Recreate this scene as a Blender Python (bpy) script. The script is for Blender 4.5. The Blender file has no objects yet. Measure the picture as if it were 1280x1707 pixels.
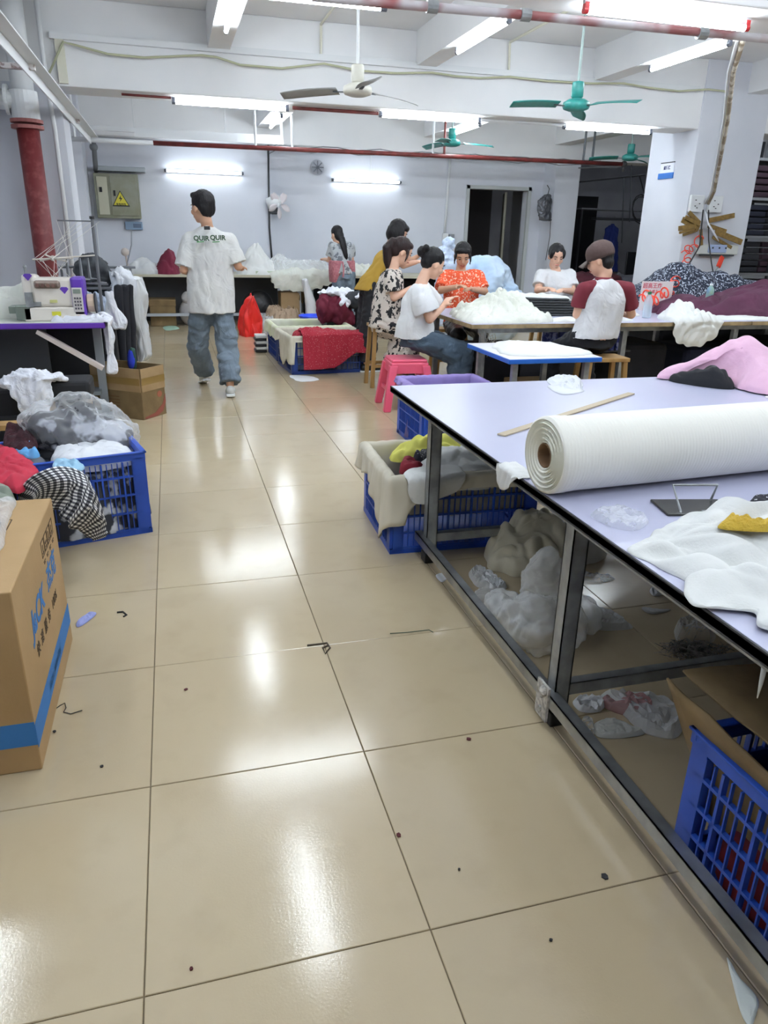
import bpy, bmesh, math, random
import numpy as np
from mathutils import Vector, Matrix, noise
sc = bpy.context.scene
col = sc.collection
# ---------------- camera (fitted to the photograph's floor grid; metres, Z up, Y away from the camera)
FPX, YAW, PITCH, ROLL, CAMH = 1215.95, 0.277021, 0.365338, 0.0221676, 1.424461
_cy, _sy, _cp, _sp = math.cos(YAW), math.sin(YAW), math.cos(PITCH), math.sin(PITCH)
FW = Vector((_sy*_cp, _cy*_cp, -_sp)); RT0 = Vector((_cy, -_sy, 0)); UP0 = RT0.cross(FW)
RT = math.cos(ROLL)*RT0 + math.sin(ROLL)*UP0; UP = -math.sin(ROLL)*RT0 + math.cos(ROLL)*UP0
CAM = Vector((0, 0, CAMH))
cd = bpy.data.cameras.new('camera'); co = bpy.data.objects.new('camera', cd); col.objects.link(co)
cd.sensor_fit = 'AUTO'; cd.sensor_width = 36; cd.lens = 36*FPX/1707; cd.clip_start = .05
co.matrix_world = Matrix(((RT.x, UP.x, -FW.x, 0), (RT.y, UP.y, -FW.y, 0), (RT.z, UP.z, -FW.z, CAMH), (0, 0, 0, 1)))
sc.camera = co
# ---------------- world and exposure
w = bpy.data.worlds.new('world'); sc.world = w; w.use_nodes = True
w.node_tree.nodes['Background'].inputs[0].default_value = (.75, .85, 1, 1)
w.node_tree.nodes['Background'].inputs[1].default_value = .35
sc.view_settings.view_transform = 'Standard'; sc.view_settings.look = 'None'
sc.view_settings.gamma = 1; sc.view_settings.use_curve_mapping = False
sc.view_settings.exposure = 0.52
TUBE = 46.0        # strength of the fluorescent tubes
sc.cycles.use_denoising = True
sc.cycles.max_bounces = 9; sc.cycles.diffuse_bounces = 4; sc.cycles.glossy_bounces = 4; sc.cycles.transparent_max_bounces = 12
sc.cycles.caustics_reflective = False; sc.cycles.caustics_refractive = False; sc.cycles.sample_clamp_indirect = 8

def P(px, py, z=None, Y=None, X=None):
    d = FW + RT*((px-640)/FPX) - UP*((py-853.5)/FPX)
    t = (z-CAMH)/d.z if z is not None else (Y/d.y if Y is not None else X/d.x)
    return CAM + d*t
R = math.radians
def lin(c):
    if isinstance(c, str): c = [int(c[i:i+2], 16)/255 for i in (0, 2, 4)]
    return tuple(((x/12.92) if x <= .04045 else ((x+.055)/1.055)**2.4) for x in c) + (1,)
# ---------------- materials
MC = {}
def mat(name, c, rough=.6, metal=0, c2=None, ns=8, nd=3, bump=0, bs=60, spec=.5, alpha=1, trans=0, sheen=0, coat=0, fac=(.35, .65), stretch=None, wr=0, ws=9):
    if name in MC: return MC[name]
    m = bpy.data.materials.new(name); m.use_nodes = True; MC[name] = m
    N, L = m.node_tree.nodes, m.node_tree.links; b = N['Principled BSDF']
    b.inputs['Base Color'].default_value = lin(c); b.inputs['Roughness'].default_value = rough
    b.inputs['Metallic'].default_value = metal; b.inputs['Specular IOR Level'].default_value = spec
    b.inputs['Alpha'].default_value = alpha; b.inputs['Transmission Weight'].default_value = trans
    b.inputs['Sheen Weight'].default_value = sheen; b.inputs['Coat Weight'].default_value = coat
    if c2 or bump or wr:
        tc = N.new('ShaderNodeTexCoord'); src = tc.outputs['Object']
        if stretch:
            mp = N.new('ShaderNodeMapping'); L.new(src, mp.inputs[0]); mp.inputs['Scale'].default_value = stretch; src = mp.outputs[0]
    if c2:
        n = N.new('ShaderNodeTexNoise'); n.inputs['Scale'].default_value = ns; n.inputs['Detail'].default_value = nd
        L.new(src, n.inputs['Vector']); r = N.new('ShaderNodeValToRGB')
        r.color_ramp.elements[0].position, r.color_ramp.elements[1].position = fac
        r.color_ramp.elements[0].color = lin(c); r.color_ramp.elements[1].color = lin(c2)
        L.new(n.outputs[0], r.inputs[0]); L.new(r.outputs[0], b.inputs['Base Color'])
    if bump:
        n = N.new('ShaderNodeTexNoise'); n.inputs['Scale'].default_value = bs; n.inputs['Detail'].default_value = 4
        L.new(src, n.inputs['Vector']); bb = N.new('ShaderNodeBump'); bb.inputs['Strength'].default_value = bump
        bb.inputs['Distance'].default_value = .01; L.new(n.outputs[0], bb.inputs['Height']); L.new(bb.outputs[0], b.inputs['Normal'])
    if wr:
        n = N.new('ShaderNodeTexNoise'); n.inputs['Scale'].default_value = ws; n.inputs['Detail'].default_value = 2; n.inputs['Distortion'].default_value = 1.6
        L.new(src, n.inputs['Vector']); ab = N.new('ShaderNodeMath'); ab.operation = 'SUBTRACT'; ab.inputs[1].default_value = .5; L.new(n.outputs[0], ab.inputs[0])
        a2 = N.new('ShaderNodeMath'); a2.operation = 'ABSOLUTE'; L.new(ab.outputs[0], a2.inputs[0])
        b3 = N.new('ShaderNodeBump'); b3.inputs['Strength'].default_value = min(1, wr); b3.inputs['Distance'].default_value = .06*wr; L.new(a2.outputs[0], b3.inputs['Height'])
        if bump: L.new(bb.outputs[0], b3.inputs['Normal'])
        L.new(b3.outputs[0], b.inputs['Normal'])
    return m
def nodes(m): return m.node_tree.nodes, m.node_tree.links, m.node_tree.nodes['Principled BSDF']
def emit(name, c, s):
    if name in MC: return MC[name]
    m = bpy.data.materials.new(name); m.use_nodes = True; MC[name] = m
    b = m.node_tree.nodes['Principled BSDF']; b.inputs['Base Color'].default_value = lin(c)
    b.inputs['Emission Color'].default_value = lin(c); b.inputs['Emission Strength'].default_value = s
    return m
def plastic(name, c, a=.5, rough=.25):
    "thin crumpled plastic film: part clear, part milky and glossy"
    m = mat(name, c, rough, bump=.5, bs=30, spec=.8)
    N, L, b = nodes(m); out = N['Material Output']; t = N.new('ShaderNodeBsdfTransparent'); x = N.new('ShaderNodeMixShader')
    lw = N.new('ShaderNodeLayerWeight'); lw.inputs[0].default_value = .35
    mr = N.new('ShaderNodeMapRange'); mr.inputs[3].default_value = a; mr.inputs[4].default_value = min(1, a+.45)
    L.new(lw.outputs['Facing'], mr.inputs[0]); L.new(mr.outputs[0], x.inputs[0]); L.new(t.outputs[0], x.inputs[1]); L.new(b.outputs[0], x.inputs[2])
    L.new(x.outputs[0], out.inputs[0]); return m
def pattern(name, kind, ca, cb, scale, rough=.85, thr=.5, cc=None):
    if name in MC: return MC[name]
    m = mat(name, ca, rough, bump=.15, bs=200); N, L, b = nodes(m)
    tc = N.new('ShaderNodeTexCoord'); mp = N.new('ShaderNodeMapping'); L.new(tc.outputs['Object'], mp.inputs[0])
    r = N.new('ShaderNodeValToRGB'); r.color_ramp.interpolation = 'CONSTANT'
    r.color_ramp.elements[0].color = lin(cb); r.color_ramp.elements[1].position = thr; r.color_ramp.elements[1].color = lin(ca)
    if kind == 'dots':
        t = N.new('ShaderNodeTexVoronoi'); t.inputs['Scale'].default_value = scale; o = t.outputs['Distance']; L.new(mp.outputs[0], t.inputs['Vector']); L.new(o, r.inputs[0])
    elif kind == 'noise':
        t = N.new('ShaderNodeTexNoise'); t.inputs['Scale'].default_value = scale; t.inputs['Detail'].default_value = 2; L.new(mp.outputs[0], t.inputs['Vector']); L.new(t.outputs[0], r.inputs[0])
    elif kind == 'flower':
        t = N.new('ShaderNodeTexVoronoi'); t.feature = 'SMOOTH_F1'; t.inputs['Scale'].default_value = scale
        n = N.new('ShaderNodeTexNoise'); n.inputs['Scale'].default_value = scale*2.2; L.new(mp.outputs[0], n.inputs['Vector'])
        a = N.new('ShaderNodeVectorMath'); a.operation = 'MULTIPLY_ADD'; L.new(n.outputs['Color'], a.inputs[0]); a.inputs[1].default_value = (.09,)*3; L.new(mp.outputs[0], a.inputs[2])
        L.new(a.outputs[0], t.inputs['Vector']); L.new(t.outputs['Distance'], r.inputs[0])
    elif kind in ('check', 'lines'):
        mp.inputs['Rotation'].default_value = (R(0), R(0), R(0))
        tc2 = tc.outputs['UV']; L.new(tc2, mp.inputs[0])
        t = N.new('ShaderNodeSeparateXYZ'); L.new(mp.outputs[0], t.inputs[0]); outs = []
        for k in range(2):
            mm = N.new('ShaderNodeMath'); mm.operation = 'MULTIPLY'; mm.inputs[1].default_value = scale; L.new(t.outputs[k], mm.inputs[0])
            ff = N.new('ShaderNodeMath'); ff.operation = 'FRACT'; L.new(mm.outputs[0], ff.inputs[0])
            g = N.new('ShaderNodeMath'); g.operation = 'GREATER_THAN'; g.inputs[1].default_value = .5; L.new(ff.outputs[0], g.inputs[0]); outs.append(g)
        ad = N.new('ShaderNodeMath'); ad.operation = 'ADD'; L.new(outs[0].outputs[0], ad.inputs[0]); L.new(outs[1].outputs[0], ad.inputs[1])
        hf = N.new('ShaderNodeMath'); hf.operation = 'MULTIPLY'; hf.inputs[1].default_value = .5; L.new(ad.outputs[0], hf.inputs[0]); L.new(hf.outputs[0], r.inputs[0])
        r.color_ramp.elements[0].color = lin(ca); r.color_ramp.elements[1].position = .25; r.color_ramp.elements[1].color = lin(cc or ca)
        e = r.color_ramp.elements.new(.75); e.color = lin(cb)
    L.new(r.outputs[0], b.inputs['Base Color']); return m
# ---------------- mesh helpers
class MB:
    def __init__(s): s.v = []; s.f = []; s.uv = None
    def add(s, vs, fs):
        n = len(s.v); s.v += [tuple(v) for v in vs]; s.f += [tuple(i+n for i in f) for f in fs]; return s
    def box(s, c, d, rz=0, M=None, rx=0, ry=0):
        x, y, z = d[0]/2, d[1]/2, d[2]/2
        vs = [Vector((i, j, k)) for k in (-z, z) for j in (-y, y) for i in (-x, x)]
        if M is None and (rz or rx or ry): M = Matrix.Rotation(rz, 3, 'Z') @ Matrix.Rotation(ry, 3, 'Y') @ Matrix.Rotation(rx, 3, 'X')
        if M is not None: vs = [M @ v for v in vs]
        c = Vector(c); return s.add([v+c for v in vs], [(0, 2, 3, 1), (4, 5, 7, 6), (0, 1, 5, 4), (2, 6, 7, 3), (0, 4, 6, 2), (1, 3, 7, 5)])
    def b2(s, x0, x1, y0, y1, z0, z1): return s.box(((x0+x1)/2, (y0+y1)/2, (z0+z1)/2), (x1-x0, y1-y0, z1-z0))
    def bar(s, a, b, w, h, up=(0, 0, 1)):
        a, b = Vector(a), Vector(b); d = (b-a); L = d.length; d.normalize(); up = Vector(up)
        x = d.cross(up)
        if x.length < 1e-4: x = d.cross(Vector((1, 0, 0)))
        x.normalize(); y = x.cross(d)
        M = Matrix((x, d, y)).transposed(); return s.box((a+b)/2, (w, L, h), M=M)
    def cyl(s, a, b, r, r2=None, n=12, cap=True): return s.tube([a, b], [r, r if r2 is None else r2], n, cap)
    def tube(s, pts, r, n=8, cap=True, flat=1):
        pts = [Vector(p) for p in pts]; m = len(pts); rr = r if isinstance(r, (list, tuple)) else [r]*m
        t0 = (pts[1]-pts[0]).normalized(); u = t0.orthogonal().normalized(); vs = []
        if abs(t0.z) < .95: u = Vector((0, 0, 1)).cross(t0).normalized()
        for i, p in enumerate(pts):
            t = (pts[min(i+1, m-1)]-pts[max(i-1, 0)]).normalized(); u = (u-t*u.dot(t)).normalized(); v = t.cross(u)
            for k in range(n):
                a = 2*math.pi*k/n; vs.append(p+u*math.cos(a)*rr[i]+v*math.sin(a)*rr[i]*flat)
        fs = [(i*n+k, i*n+(k+1) % n, (i+1)*n+(k+1) % n, (i+1)*n+k) for i in range(m-1) for k in range(n)]
        if cap: fs += [tuple(range(n-1, -1, -1)), tuple((m-1)*n+k for k in range(n))]
        return s.add(vs, fs)
    def caps(s, a, b, r, r2, n=14):
        "tapered limb with round ends"
        a, b = Vector(a), Vector(b); s.cyl(a, b, r, r2, n); s.ball(a, r); s.ball(b, r2); return s
    def ball(s, c, r, nu=14, nv=9, M=None):
        c = Vector(c); r = (r, r, r) if not isinstance(r, (tuple, list)) else r; vs = []
        for i in range(1, nv):
            for k in range(nu):
                a, b = 2*math.pi*k/nu, math.pi*i/nv
                p = Vector((r[0]*math.cos(a)*math.sin(b), r[1]*math.sin(a)*math.sin(b), r[2]*math.cos(b)))
                vs.append(c+(M @ p if M is not None else p))
        for z in (r[2], -r[2]):
            p = Vector((0, 0, z)); vs.append(c+(M @ p if M is not None else p))
        T = (nv-1)*nu; fs = [(i*nu+k, (i+1)*nu+k, (i+1)*nu+(k+1) % nu, i*nu+(k+1) % nu) for i in range(nv-2) for k in range(nu)]
        fs += [(T, k, (k+1) % nu) for k in range(nu)]+[(T+1, (nv-2)*nu+(k+1) % nu, (nv-2)*nu+k) for k in range(nu)]
        return s.add(vs, fs)
    def lathe(s, prof, c=(0, 0, 0), n=24, M=None):
        vs = []; c = Vector(c)
        for r, z in prof:
            for k in range(n):
                a = 2*math.pi*k/n; p = Vector((r*math.cos(a), r*math.sin(a), z)); vs.append(c+(M @ p if M is not None else p))
        m = len(prof); fs = [(i*n+k, i*n+(k+1) % n, (i+1)*n+(k+1) % n, (i+1)*n+k) for i in range(m-1) for k in range(n)]
        return s.add(vs, fs)
    def grid(s, fn, nu, nv, cu=False):
        vs = [fn(i/(nu if cu else nu-1), j/(nv-1)) for j in range(nv) for i in range(nu)]
        fs = [(j*nu+i, j*nu+(i+1) % nu, (j+1)*nu+(i+1) % nu, (j+1)*nu+i) for j in range(nv-1) for i in range(nu if cu else nu-1)]
        s.add(vs, fs); return s
    def loft(s, secs, n=24, e=1.0):
        "secs: (centre, x half-axis vector, y half-axis vector)"
        vs = []
        for c, ax, ay in secs:
            c, ax, ay = Vector(c), Vector(ax), Vector(ay)
            for k in range(n):
                a = 2*math.pi*k/n; ca, sa = math.cos(a), math.sin(a)
                vs.append(c+ax*(abs(ca)**e*(1 if ca > 0 else -1))+ay*(abs(sa)**e*(1 if sa > 0 else -1)))
        m = len(secs); fs = [(i*n+k, i*n+(k+1) % n, (i+1)*n+(k+1) % n, (i+1)*n+k) for i in range(m-1) for k in range(n)]
        fs += [tuple(range(n-1, -1, -1)), tuple((m-1)*n+k for k in range(n))]; return s.add(vs, fs)
    def prism(s, poly, z0, z1):
        n = len(poly); vs = [(x, y, z0) for x, y in poly]+[(x, y, z1) for x, y in poly]
        return s.add(vs, [tuple(range(n-1, -1, -1)), tuple(range(n, 2*n))]+[(k, (k+1) % n, n+(k+1) % n, n+k) for k in range(n)])
    def mesh(s, name, off=None):
        me = bpy.data.meshes.new(name); v = s.v
        if off is not None: v = [(a-off[0], b-off[1], c-off[2]) for a, b, c in v]
        me.from_pydata(v, [], s.f); me.validate(); return me
    def build(s, name, m, parent=None, smooth=False, bev=0, world=False, thick=0, sub=0, fixn=True):
        off = None
        if world and parent is not None: off = origin_of(parent)
        me = s.mesh(name, off); me.materials.append(m)
        if fixn:
            bm = bmesh.new(); bm.from_mesh(me); bmesh.ops.recalc_face_normals(bm, faces=bm.faces); bm.to_mesh(me); bm.free()
        if smooth: me.polygons.foreach_set('use_smooth', [True]*len(me.polygons))
        if s.uv: 
            uv = me.uv_layers.new(name='uv'); uv.data.foreach_set('uv', [x for l in me.loops for x in s.uv[l.vertex_index]])
        o = bpy.data.objects.new(name, me); col.objects.link(o)
        if parent is not None: o.parent = parent
        if thick: k = o.modifiers.new('solid', 'SOLIDIFY'); k.thickness = thick; k.offset = 0
        if bev: k = o.modifiers.new('bevel', 'BEVEL'); k.width = bev; k.segments = 2; k.limit_method = 'ANGLE'
        if sub: k = o.modifiers.new('sub', 'SUBSURF'); k.levels = sub; k.render_levels = sub
        return o
def origin_of(o):
    v = Vector((0, 0, 0))
    while o is not None: v += o.location; o = o.parent
    return v
def tag(o, label=None, cat=None, group=None, kind=None):
    if label: o['label'] = label
    if cat: o['category'] = cat
    if group: o['group'] = group
    if kind: o['kind'] = kind
    return o
def thing(name, label, cat, loc=(0, 0, 0), rz=0, group=None):
    o = bpy.data.objects.new(name, None); col.objects.link(o); o.empty_display_size = .05
    o.location = loc; o.rotation_euler = (0, 0, rz); return tag(o, label, cat, group)
def copy_tree(o, parent=None):
    c = o.copy(); col.objects.link(c); c.parent = parent
    for ch in list(o.children): copy_tree(ch, c)
    return c
def struct(name, mb, m, label=None, **k):
    return tag(mb.build(name, m, **k), label, None, None, 'structure')
def fuse(mb, name, m, parent, voxel=.01, smooth=4, fn=None, world=True):
    "join overlapping closed shapes into one continuous skin"
    me = mb.mesh('tmp'); o = bpy.data.objects.new('tmp', me); col.objects.link(o)
    bm = bmesh.new(); bm.from_mesh(me); bmesh.ops.recalc_face_normals(bm, faces=bm.faces); bm.to_mesh(me); bm.free()
    k = o.modifiers.new('r', 'REMESH'); k.mode = 'VOXEL'; k.voxel_size = voxel
    if smooth: k = o.modifiers.new('s', 'SMOOTH'); k.factor = .5; k.iterations = smooth
    dg = bpy.context.evaluated_depsgraph_get(); dg.update(); me2 = bpy.data.meshes.new_from_object(o.evaluated_get(dg)); bpy.data.objects.remove(o)
    if fn:
        me2.update()
        n = len(me2.vertices); a = np.empty(n*3); me2.vertices.foreach_get('co', a); a = a.reshape(-1, 3)
        nn = [v.normal.copy() for v in me2.vertices]
        for i in range(n): d = fn(a[i]); a[i] += np.array(nn[i])*d
        me2.vertices.foreach_set('co', a.ravel())
    if world and parent is not None: me2.transform(Matrix.Translation(-origin_of(parent)))
    me2.name = name; me2.materials.clear(); me2.materials.append(m); me2.polygons.foreach_set('use_smooth', [True]*len(me2.polygons))
    r = bpy.data.objects.new(name, me2); col.objects.link(r)
    if parent is not None: r.parent = parent
    return r
NZ = noise.noise
def ridge(x, y, z, f, sx=1.0, warp=.5):
    "soft cloth folds: warped ridged noise, about -1..1"
    wx = NZ(Vector((x*f*.6+7, y*f*.6, z*f*.6)))*warp; wy = NZ(Vector((x*f*.6, y*f*.6+13, z*f*.6)))*warp
    a = 1-2.6*abs(NZ(Vector((x*f*sx+wx*2, y*f+wy*2, z*f)))); b = 1-2.6*abs(NZ(Vector((x*f*2.1*sx+wy*3+5, y*f*2.1+wx*3, z*f*2.1))))
    return a*.7+b*.3
def cmr(pts, n):
    "closed Catmull-Rom through 2-D points"
    m = len(pts); out = []
    for i in range(n):
        t = i/n*m; k = int(t); u = t-k
        p0, p1, p2, p3 = (pts[(k+j-1) % m] for j in range(4))
        out.append(tuple(.5*((2*p1[c])+(-p0[c]+p2[c])*u+(2*p0[c]-5*p1[c]+4*p2[c]-p3[c])*u*u+(-p0[c]+3*p1[c]-3*p2[c]+p3[c])*u**3) for c in range(len(p1))))
    return out
def heap(name, m, poly, z0, bumps=(), h=.04, fold=.02, freq=5, seed=0, label=None, cat=None, group=None, parent=None, edge=None, nu=110, nr=30, pw=5, sx=1, uvs=None, warp=.6, rag=.01, floor=0.002, cen=None, flat=False):
    """cloth lying in a heap: outline poly (x,y), rounded rim, bumps (x,y,sx,sy,height), folds. edge=(axis,value,sign): beyond that table edge it hangs down"""
    poly = [(p[0], p[1]) for p in poly]
    if cen is None: cx = sum(p[0] for p in poly)/len(poly); cy = sum(p[1] for p in poly)/len(poly)
    else: cx, cy = cen
    out = cmr(poly, nu); mb = MB(); vs = []; uv = []; sg_ = 1 if flat else -1
    def top(x, y, t):
        e = (1-t**pw); z = h*math.sqrt(max(e, 0))
        for bx, by, sx_, sy_, a in bumps: z += a*math.exp(-((x-bx)/sx_)**2-((y-by)/sy_)**2)*min(1, (1-t)*3)
        q = min(1, (1-t)*5+.12)
        return z+sg_*fold*ridge(x+seed*3.1, y+seed*1.7, seed, freq, sx, warp)*q+fold*.6*q
    def wrap(x, y, z):
        if edge:
            ax, val, sg = edge; c = (x if ax == 'x' else y); ex = (c-val)*sg
            if ex > 0:
                off = .012+z*.5+.02*abs(NZ(Vector((x*9, y*9, seed)))); zz = -ex+z*.3
                if ax == 'x': x = val+sg*off
                else: y = val+sg*off
                z = zz
        return (x, y, z0+floor+z)
    rings = [(j/(nr-1))**.8 for j in range(1, nr)]
    vs.append(wrap(cx, cy, top(cx, cy, 0))); uv.append((cx, cy))
    for t in rings:
        for i, (ox, oy) in enumerate(out):
            rr = 1+rag*NZ(Vector((ox*14, oy*14, seed)))*10*t
            x = cx+(ox-cx)*t*rr; y = cy+(oy-cy)*t*rr
            vs.append(wrap(x, y, max(0, top(x, y, t)))); uv.append((x, y))
    n0 = len(vs)
    for i, (ox, oy) in enumerate(out):   # underside
        p = vs[n0-nu+i]; vs.append((p[0], p[1], p[2]-.003) if edge else (p[0], p[1], z0+floor-.001)); uv.append(uv[n0-nu+i])
    fs = [(0, 1+i, 1+(i+1) % nu) for i in range(nu)]
    for j in range(len(rings)): fs += [(1+j*nu+i, 1+(j+1)*nu+i, 1+(j+1)*nu+(i+1) % nu, 1+j*nu+(i+1) % nu) for i in range(nu)]
    mb.add(vs, fs); mb.uv = uv
    o = mb.build(name, m, parent, smooth=not flat, world=parent is not None)
    return tag(o, label, cat, group)
def text(name, s, size, m, M, parent=None, ext=.0005, bold=0, align='CENTER'):
    c = bpy.data.curves.new(name, 'FONT'); c.body = s; c.size = size; c.align_x = align; c.align_y = 'CENTER'; c.extrude = ext; c.offset = bold; c.resolution_u = 3
    o = bpy.data.objects.new(name, c); col.objects.link(o); dg = bpy.context.evaluated_depsgraph_get(); dg.update()
    me = bpy.data.meshes.new_from_object(o.evaluated_get(dg)); bpy.data.objects.remove(o); bpy.data.curves.remove(c)
    me.transform(M); me.name = name; me.materials.clear(); me.materials.append(m)
    o = bpy.data.objects.new(name, me); col.objects.link(o)
    if parent is not None: o.parent = parent
    return o
def basis(o, x, y):
    x, y = Vector(x).normalized(), Vector(y).normalized(); z = x.cross(y)
    M = Matrix((x, y, z)).transposed().to_4x4(); M.translation = Vector(o); return M
# ---------------- palette
wall_m = mat('wall_paint', 'd9dbe3', .75, c2='d2d5de', ns=1.5, bump=.06, bs=25)
ceil_m = mat('ceiling_paint', 'eeeeef', .8, c2='e6e7e9', ns=1.2, bump=.05, bs=18)
steel = mat('galvanised_steel', 'a3a6a7', .38, .5, c2='858889', ns=14)
steel_d = mat('dark_steel', '4a4c50', .45, .6)
white_p = mat('white_painted_metal', 'dfe1e3', .45)
red_p = mat('red_pipe_paint', '7a2f2c', .5, c2='5e2422', ns=9)
card = mat('cardboard', '9e8460', .8, c2='917652', ns=5, bump=.08, bs=90)
card_d = mat('worn_cardboard', '806a47', .8, c2='6d593a', ns=6, bump=.1, bs=70)
black = mat('black_plastic', '15161a', .45)
blue_pl = mat('blue_crate_plastic', '2550b6', .4, c2='1f47a6', ns=6, spec=.5)
navy_pl = mat('dark_blue_crate_plastic', '1f3f8c', .42, c2='1b367a', ns=6)
white_c = mat('white_cloth', 'e2e3e1', .9, c2='dadbd8', ns=3, bump=.15, bs=160, wr=.32, ws=5)
cream_c = mat('cream_cloth', 'dfe0d8', .9, c2='d7d9ce', ns=3, bump=.15, bs=160, wr=.45, ws=7)
lav_top = mat('white_laminate', 'c2c3da', .3, c2='babbd3', ns=1, spec=.4)
wood = mat('pale_wood', 'b08a55', .55, c2='94713f', ns=10, stretch=(1, 1, .1))
skin = mat('skin', 'dfb49b', .55, c2='d6a78d', ns=9)
skin2 = mat('tanned_skin', 'cc9f83', .55, c2='c29376', ns=9)
hair_m = mat('black_hair', '0d0b0e', .5, c2='151216', ns=60, stretch=(1, 1, .15), bump=.5, bs=120, spec=.3)
hair_b = mat('brown_hair', '1f1415', .5, c2='2c1b1a', ns=60, stretch=(1, 1, .15), bump=.5, bs=120, spec=.3)
film = plastic('clear_film', 'f2f5f8', .22)
film_w = plastic('milky_film', 'eef1f2', .45)
# ================= the room
WX0, WX1, WY0, WY1, CH = -1.75, 11.0, -6.0, 13.4, 3.45
fl = MB().b2(WX0-.2, WX1+.2, WY0-.2, 17.2, -.12, -.004)
floor = struct('floor', fl, mat('tile_grout', '6e614b', .9), 'polished beige tile floor with thin dark joints')
# tiles
tm = mat('beige_polished_tile', 'c6b189', .13, spec=.8); N, L, b = nodes(tm)
tc = N.new('ShaderNodeTexCoord'); geo = N.new('ShaderNodeNewGeometry')
n1 = N.new('ShaderNodeTexNoise'); n1.inputs['Scale'].default_value = 1.3; n1.inputs['Detail'].default_value = 6; L.new(geo.outputs['Position'], n1.inputs['Vector'])
oi = N.new('ShaderNodeObjectInfo'); add = N.new('ShaderNodeMath'); add.operation = 'MULTIPLY_ADD'; L.new(oi.outputs['Random'], add.inputs[0]); add.inputs[1].default_value = .12; L.new(n1.outputs[0], add.inputs[2])
r = N.new('ShaderNodeValToRGB'); r.color_ramp.elements[0].position = .3; r.color_ramp.elements[1].position = .85
r.color_ramp.elements[0].color = lin('b8a688'); r.color_ramp.elements[1].color = lin('c2b293'); L.new(add.outputs[0], r.inputs[0])
n2 = N.new('ShaderNodeTexNoise'); n2.inputs['Scale'].default_value = 7; n2.inputs['Detail'].default_value = 8; L.new(geo.outputs['Position'], n2.inputs['Vector'])
r2 = N.new('ShaderNodeValToRGB'); r2.color_ramp.elements[0].position = .25; r2.color_ramp.elements[1].position = .48; r2.color_ramp.elements[0].color = (.55, .5, .42, 1); r2.color_ramp.elements[1].color = (1, 1, 1, 1); L.new(n2.outputs[0], r2.inputs[0])
mx = N.new('ShaderNodeMix'); mx.data_type = 'RGBA'; mx.blend_type = 'MULTIPLY'; mx.inputs[0].default_value = .13; L.new(r.outputs[0], mx.inputs[6]); L.new(r2.outputs[0], mx.inputs[7]); L.new(mx.outputs[2], b.inputs['Base Color'])
n3 = N.new('ShaderNodeTexNoise'); n3.inputs['Scale'].default_value = 160; n3.inputs['Detail'].default_value = 3; L.new(geo.outputs['Position'], n3.inputs['Vector'])
bp = N.new('ShaderNodeBump'); bp.inputs['Strength'].default_value = 1; bp.inputs['Distance'].default_value = .0002; L.new(n3.outputs[0], bp.inputs['Height']); L.new(bp.outputs[0], b.inputs['Normal'])
mr = N.new('ShaderNodeMapRange'); mr.inputs[3].default_value = .11; mr.inputs[4].default_value = .16; L.new(n2.outputs[0], mr.inputs[0]); L.new(mr.outputs[0], b.inputs['Roughness'])
TX, TY, X0, Y0 = .6, .6063, -.1627, 1.0907
def tile_mb(cx=0, cy=0, w=TX-.0028, d=TY-.0028):
    a, c = w/2, d/2; e = .0015
    vs = [(cx-a, cy-c, -.008), (cx+a, cy-c, -.008), (cx+a, cy+c, -.008), (cx-a, cy+c, -.008), (cx-a, cy-c, -e), (cx+a, cy-c, -e), (cx+a, cy+c, -e), (cx-a, cy+c, -e),
          (cx-a+e, cy-c+e, 0), (cx+a-e, cy-c+e, 0), (cx+a-e, cy+c-e, 0), (cx-a+e, cy+c-e, 0)]
    fs = [(0, 1, 5, 4), (1, 2, 6, 5), (2, 3, 7, 6), (3, 0, 4, 7), (4, 5, 9, 8), (5, 6, 10, 9), (6, 7, 11, 10), (7, 4, 8, 11), (8, 9, 10, 11)]
    return vs, fs
tile0 = MB().add(*tile_mb()).mesh('tile'); tile0.materials.append(tm); rest = MB(); ntile = 0
random.seed(4)
cells = []
for j in range(-12, 26):
    for i in range(-3, 19):
        cx, cy = X0+(i+.5)*TX, Y0+(j+.5)*TY
        if cy > 16.5 or cx-TX/2 < WX0-.15: continue
        v = Vector((cx, cy, 0))-CAM; dep = v.dot(FW); seen = dep > .3 and abs(v.dot(RT)/dep)*FPX < 760 and abs(v.dot(UP)/dep)*FPX < 980
        cells.append((0 if seen else 1, dep, cx, cy))
cells.sort()
for k, (s, dep, cx, cy) in enumerate(cells):
    if s == 0 and ntile < 280 and dep < 14:
        o = bpy.data.objects.new('tile', tile0); col.objects.link(o); o.parent = floor; o.location = (cx, cy, random.uniform(-.0006, 0)); ntile += 1
    else: rest.add(*tile_mb(cx, cy))
o = rest.build('tile_field', tm, floor); o['kind'] = 'stuff'
# walls
B = 0.3
def wallbox(name, x0, x1, y0, y1, z0, z1, label, m=wall_m): return struct(name, MB().b2(x0, x1, y0, y1, z0, z1), m, label)
wallbox('wall_left', WX0-.2, WX0, WY0, 13.4, 0, CH, 'white painted wall on the left behind the red drain pipe')
back = MB().b2(1.67, 5.27, 13.4, 13.6, 0, CH).b2(5.27, 6.42, 13.4, 13.6, 2.2, CH).b2(6.42, 7.17, 13.4, 13.6, 0, CH).b2(WX0, 1.67, 13.08, 13.6, 0, CH)
struct('wall_back', back, wall_m, 'white back wall with a step and a doorway')
wallbox('wall_behind', WX0, WX1, WY0-.2, WY0, 0, CH, 'wall behind the camera')
wallbox('wall_right', WX1, WX1+.2, WY0, 17, 0, CH, 'far right wall beyond the dark shelving')
wallbox('wall_side', 6.95, 7.17, 13.6, 15.2, 0, CH, 'white wall return beside the dark side room')
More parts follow.
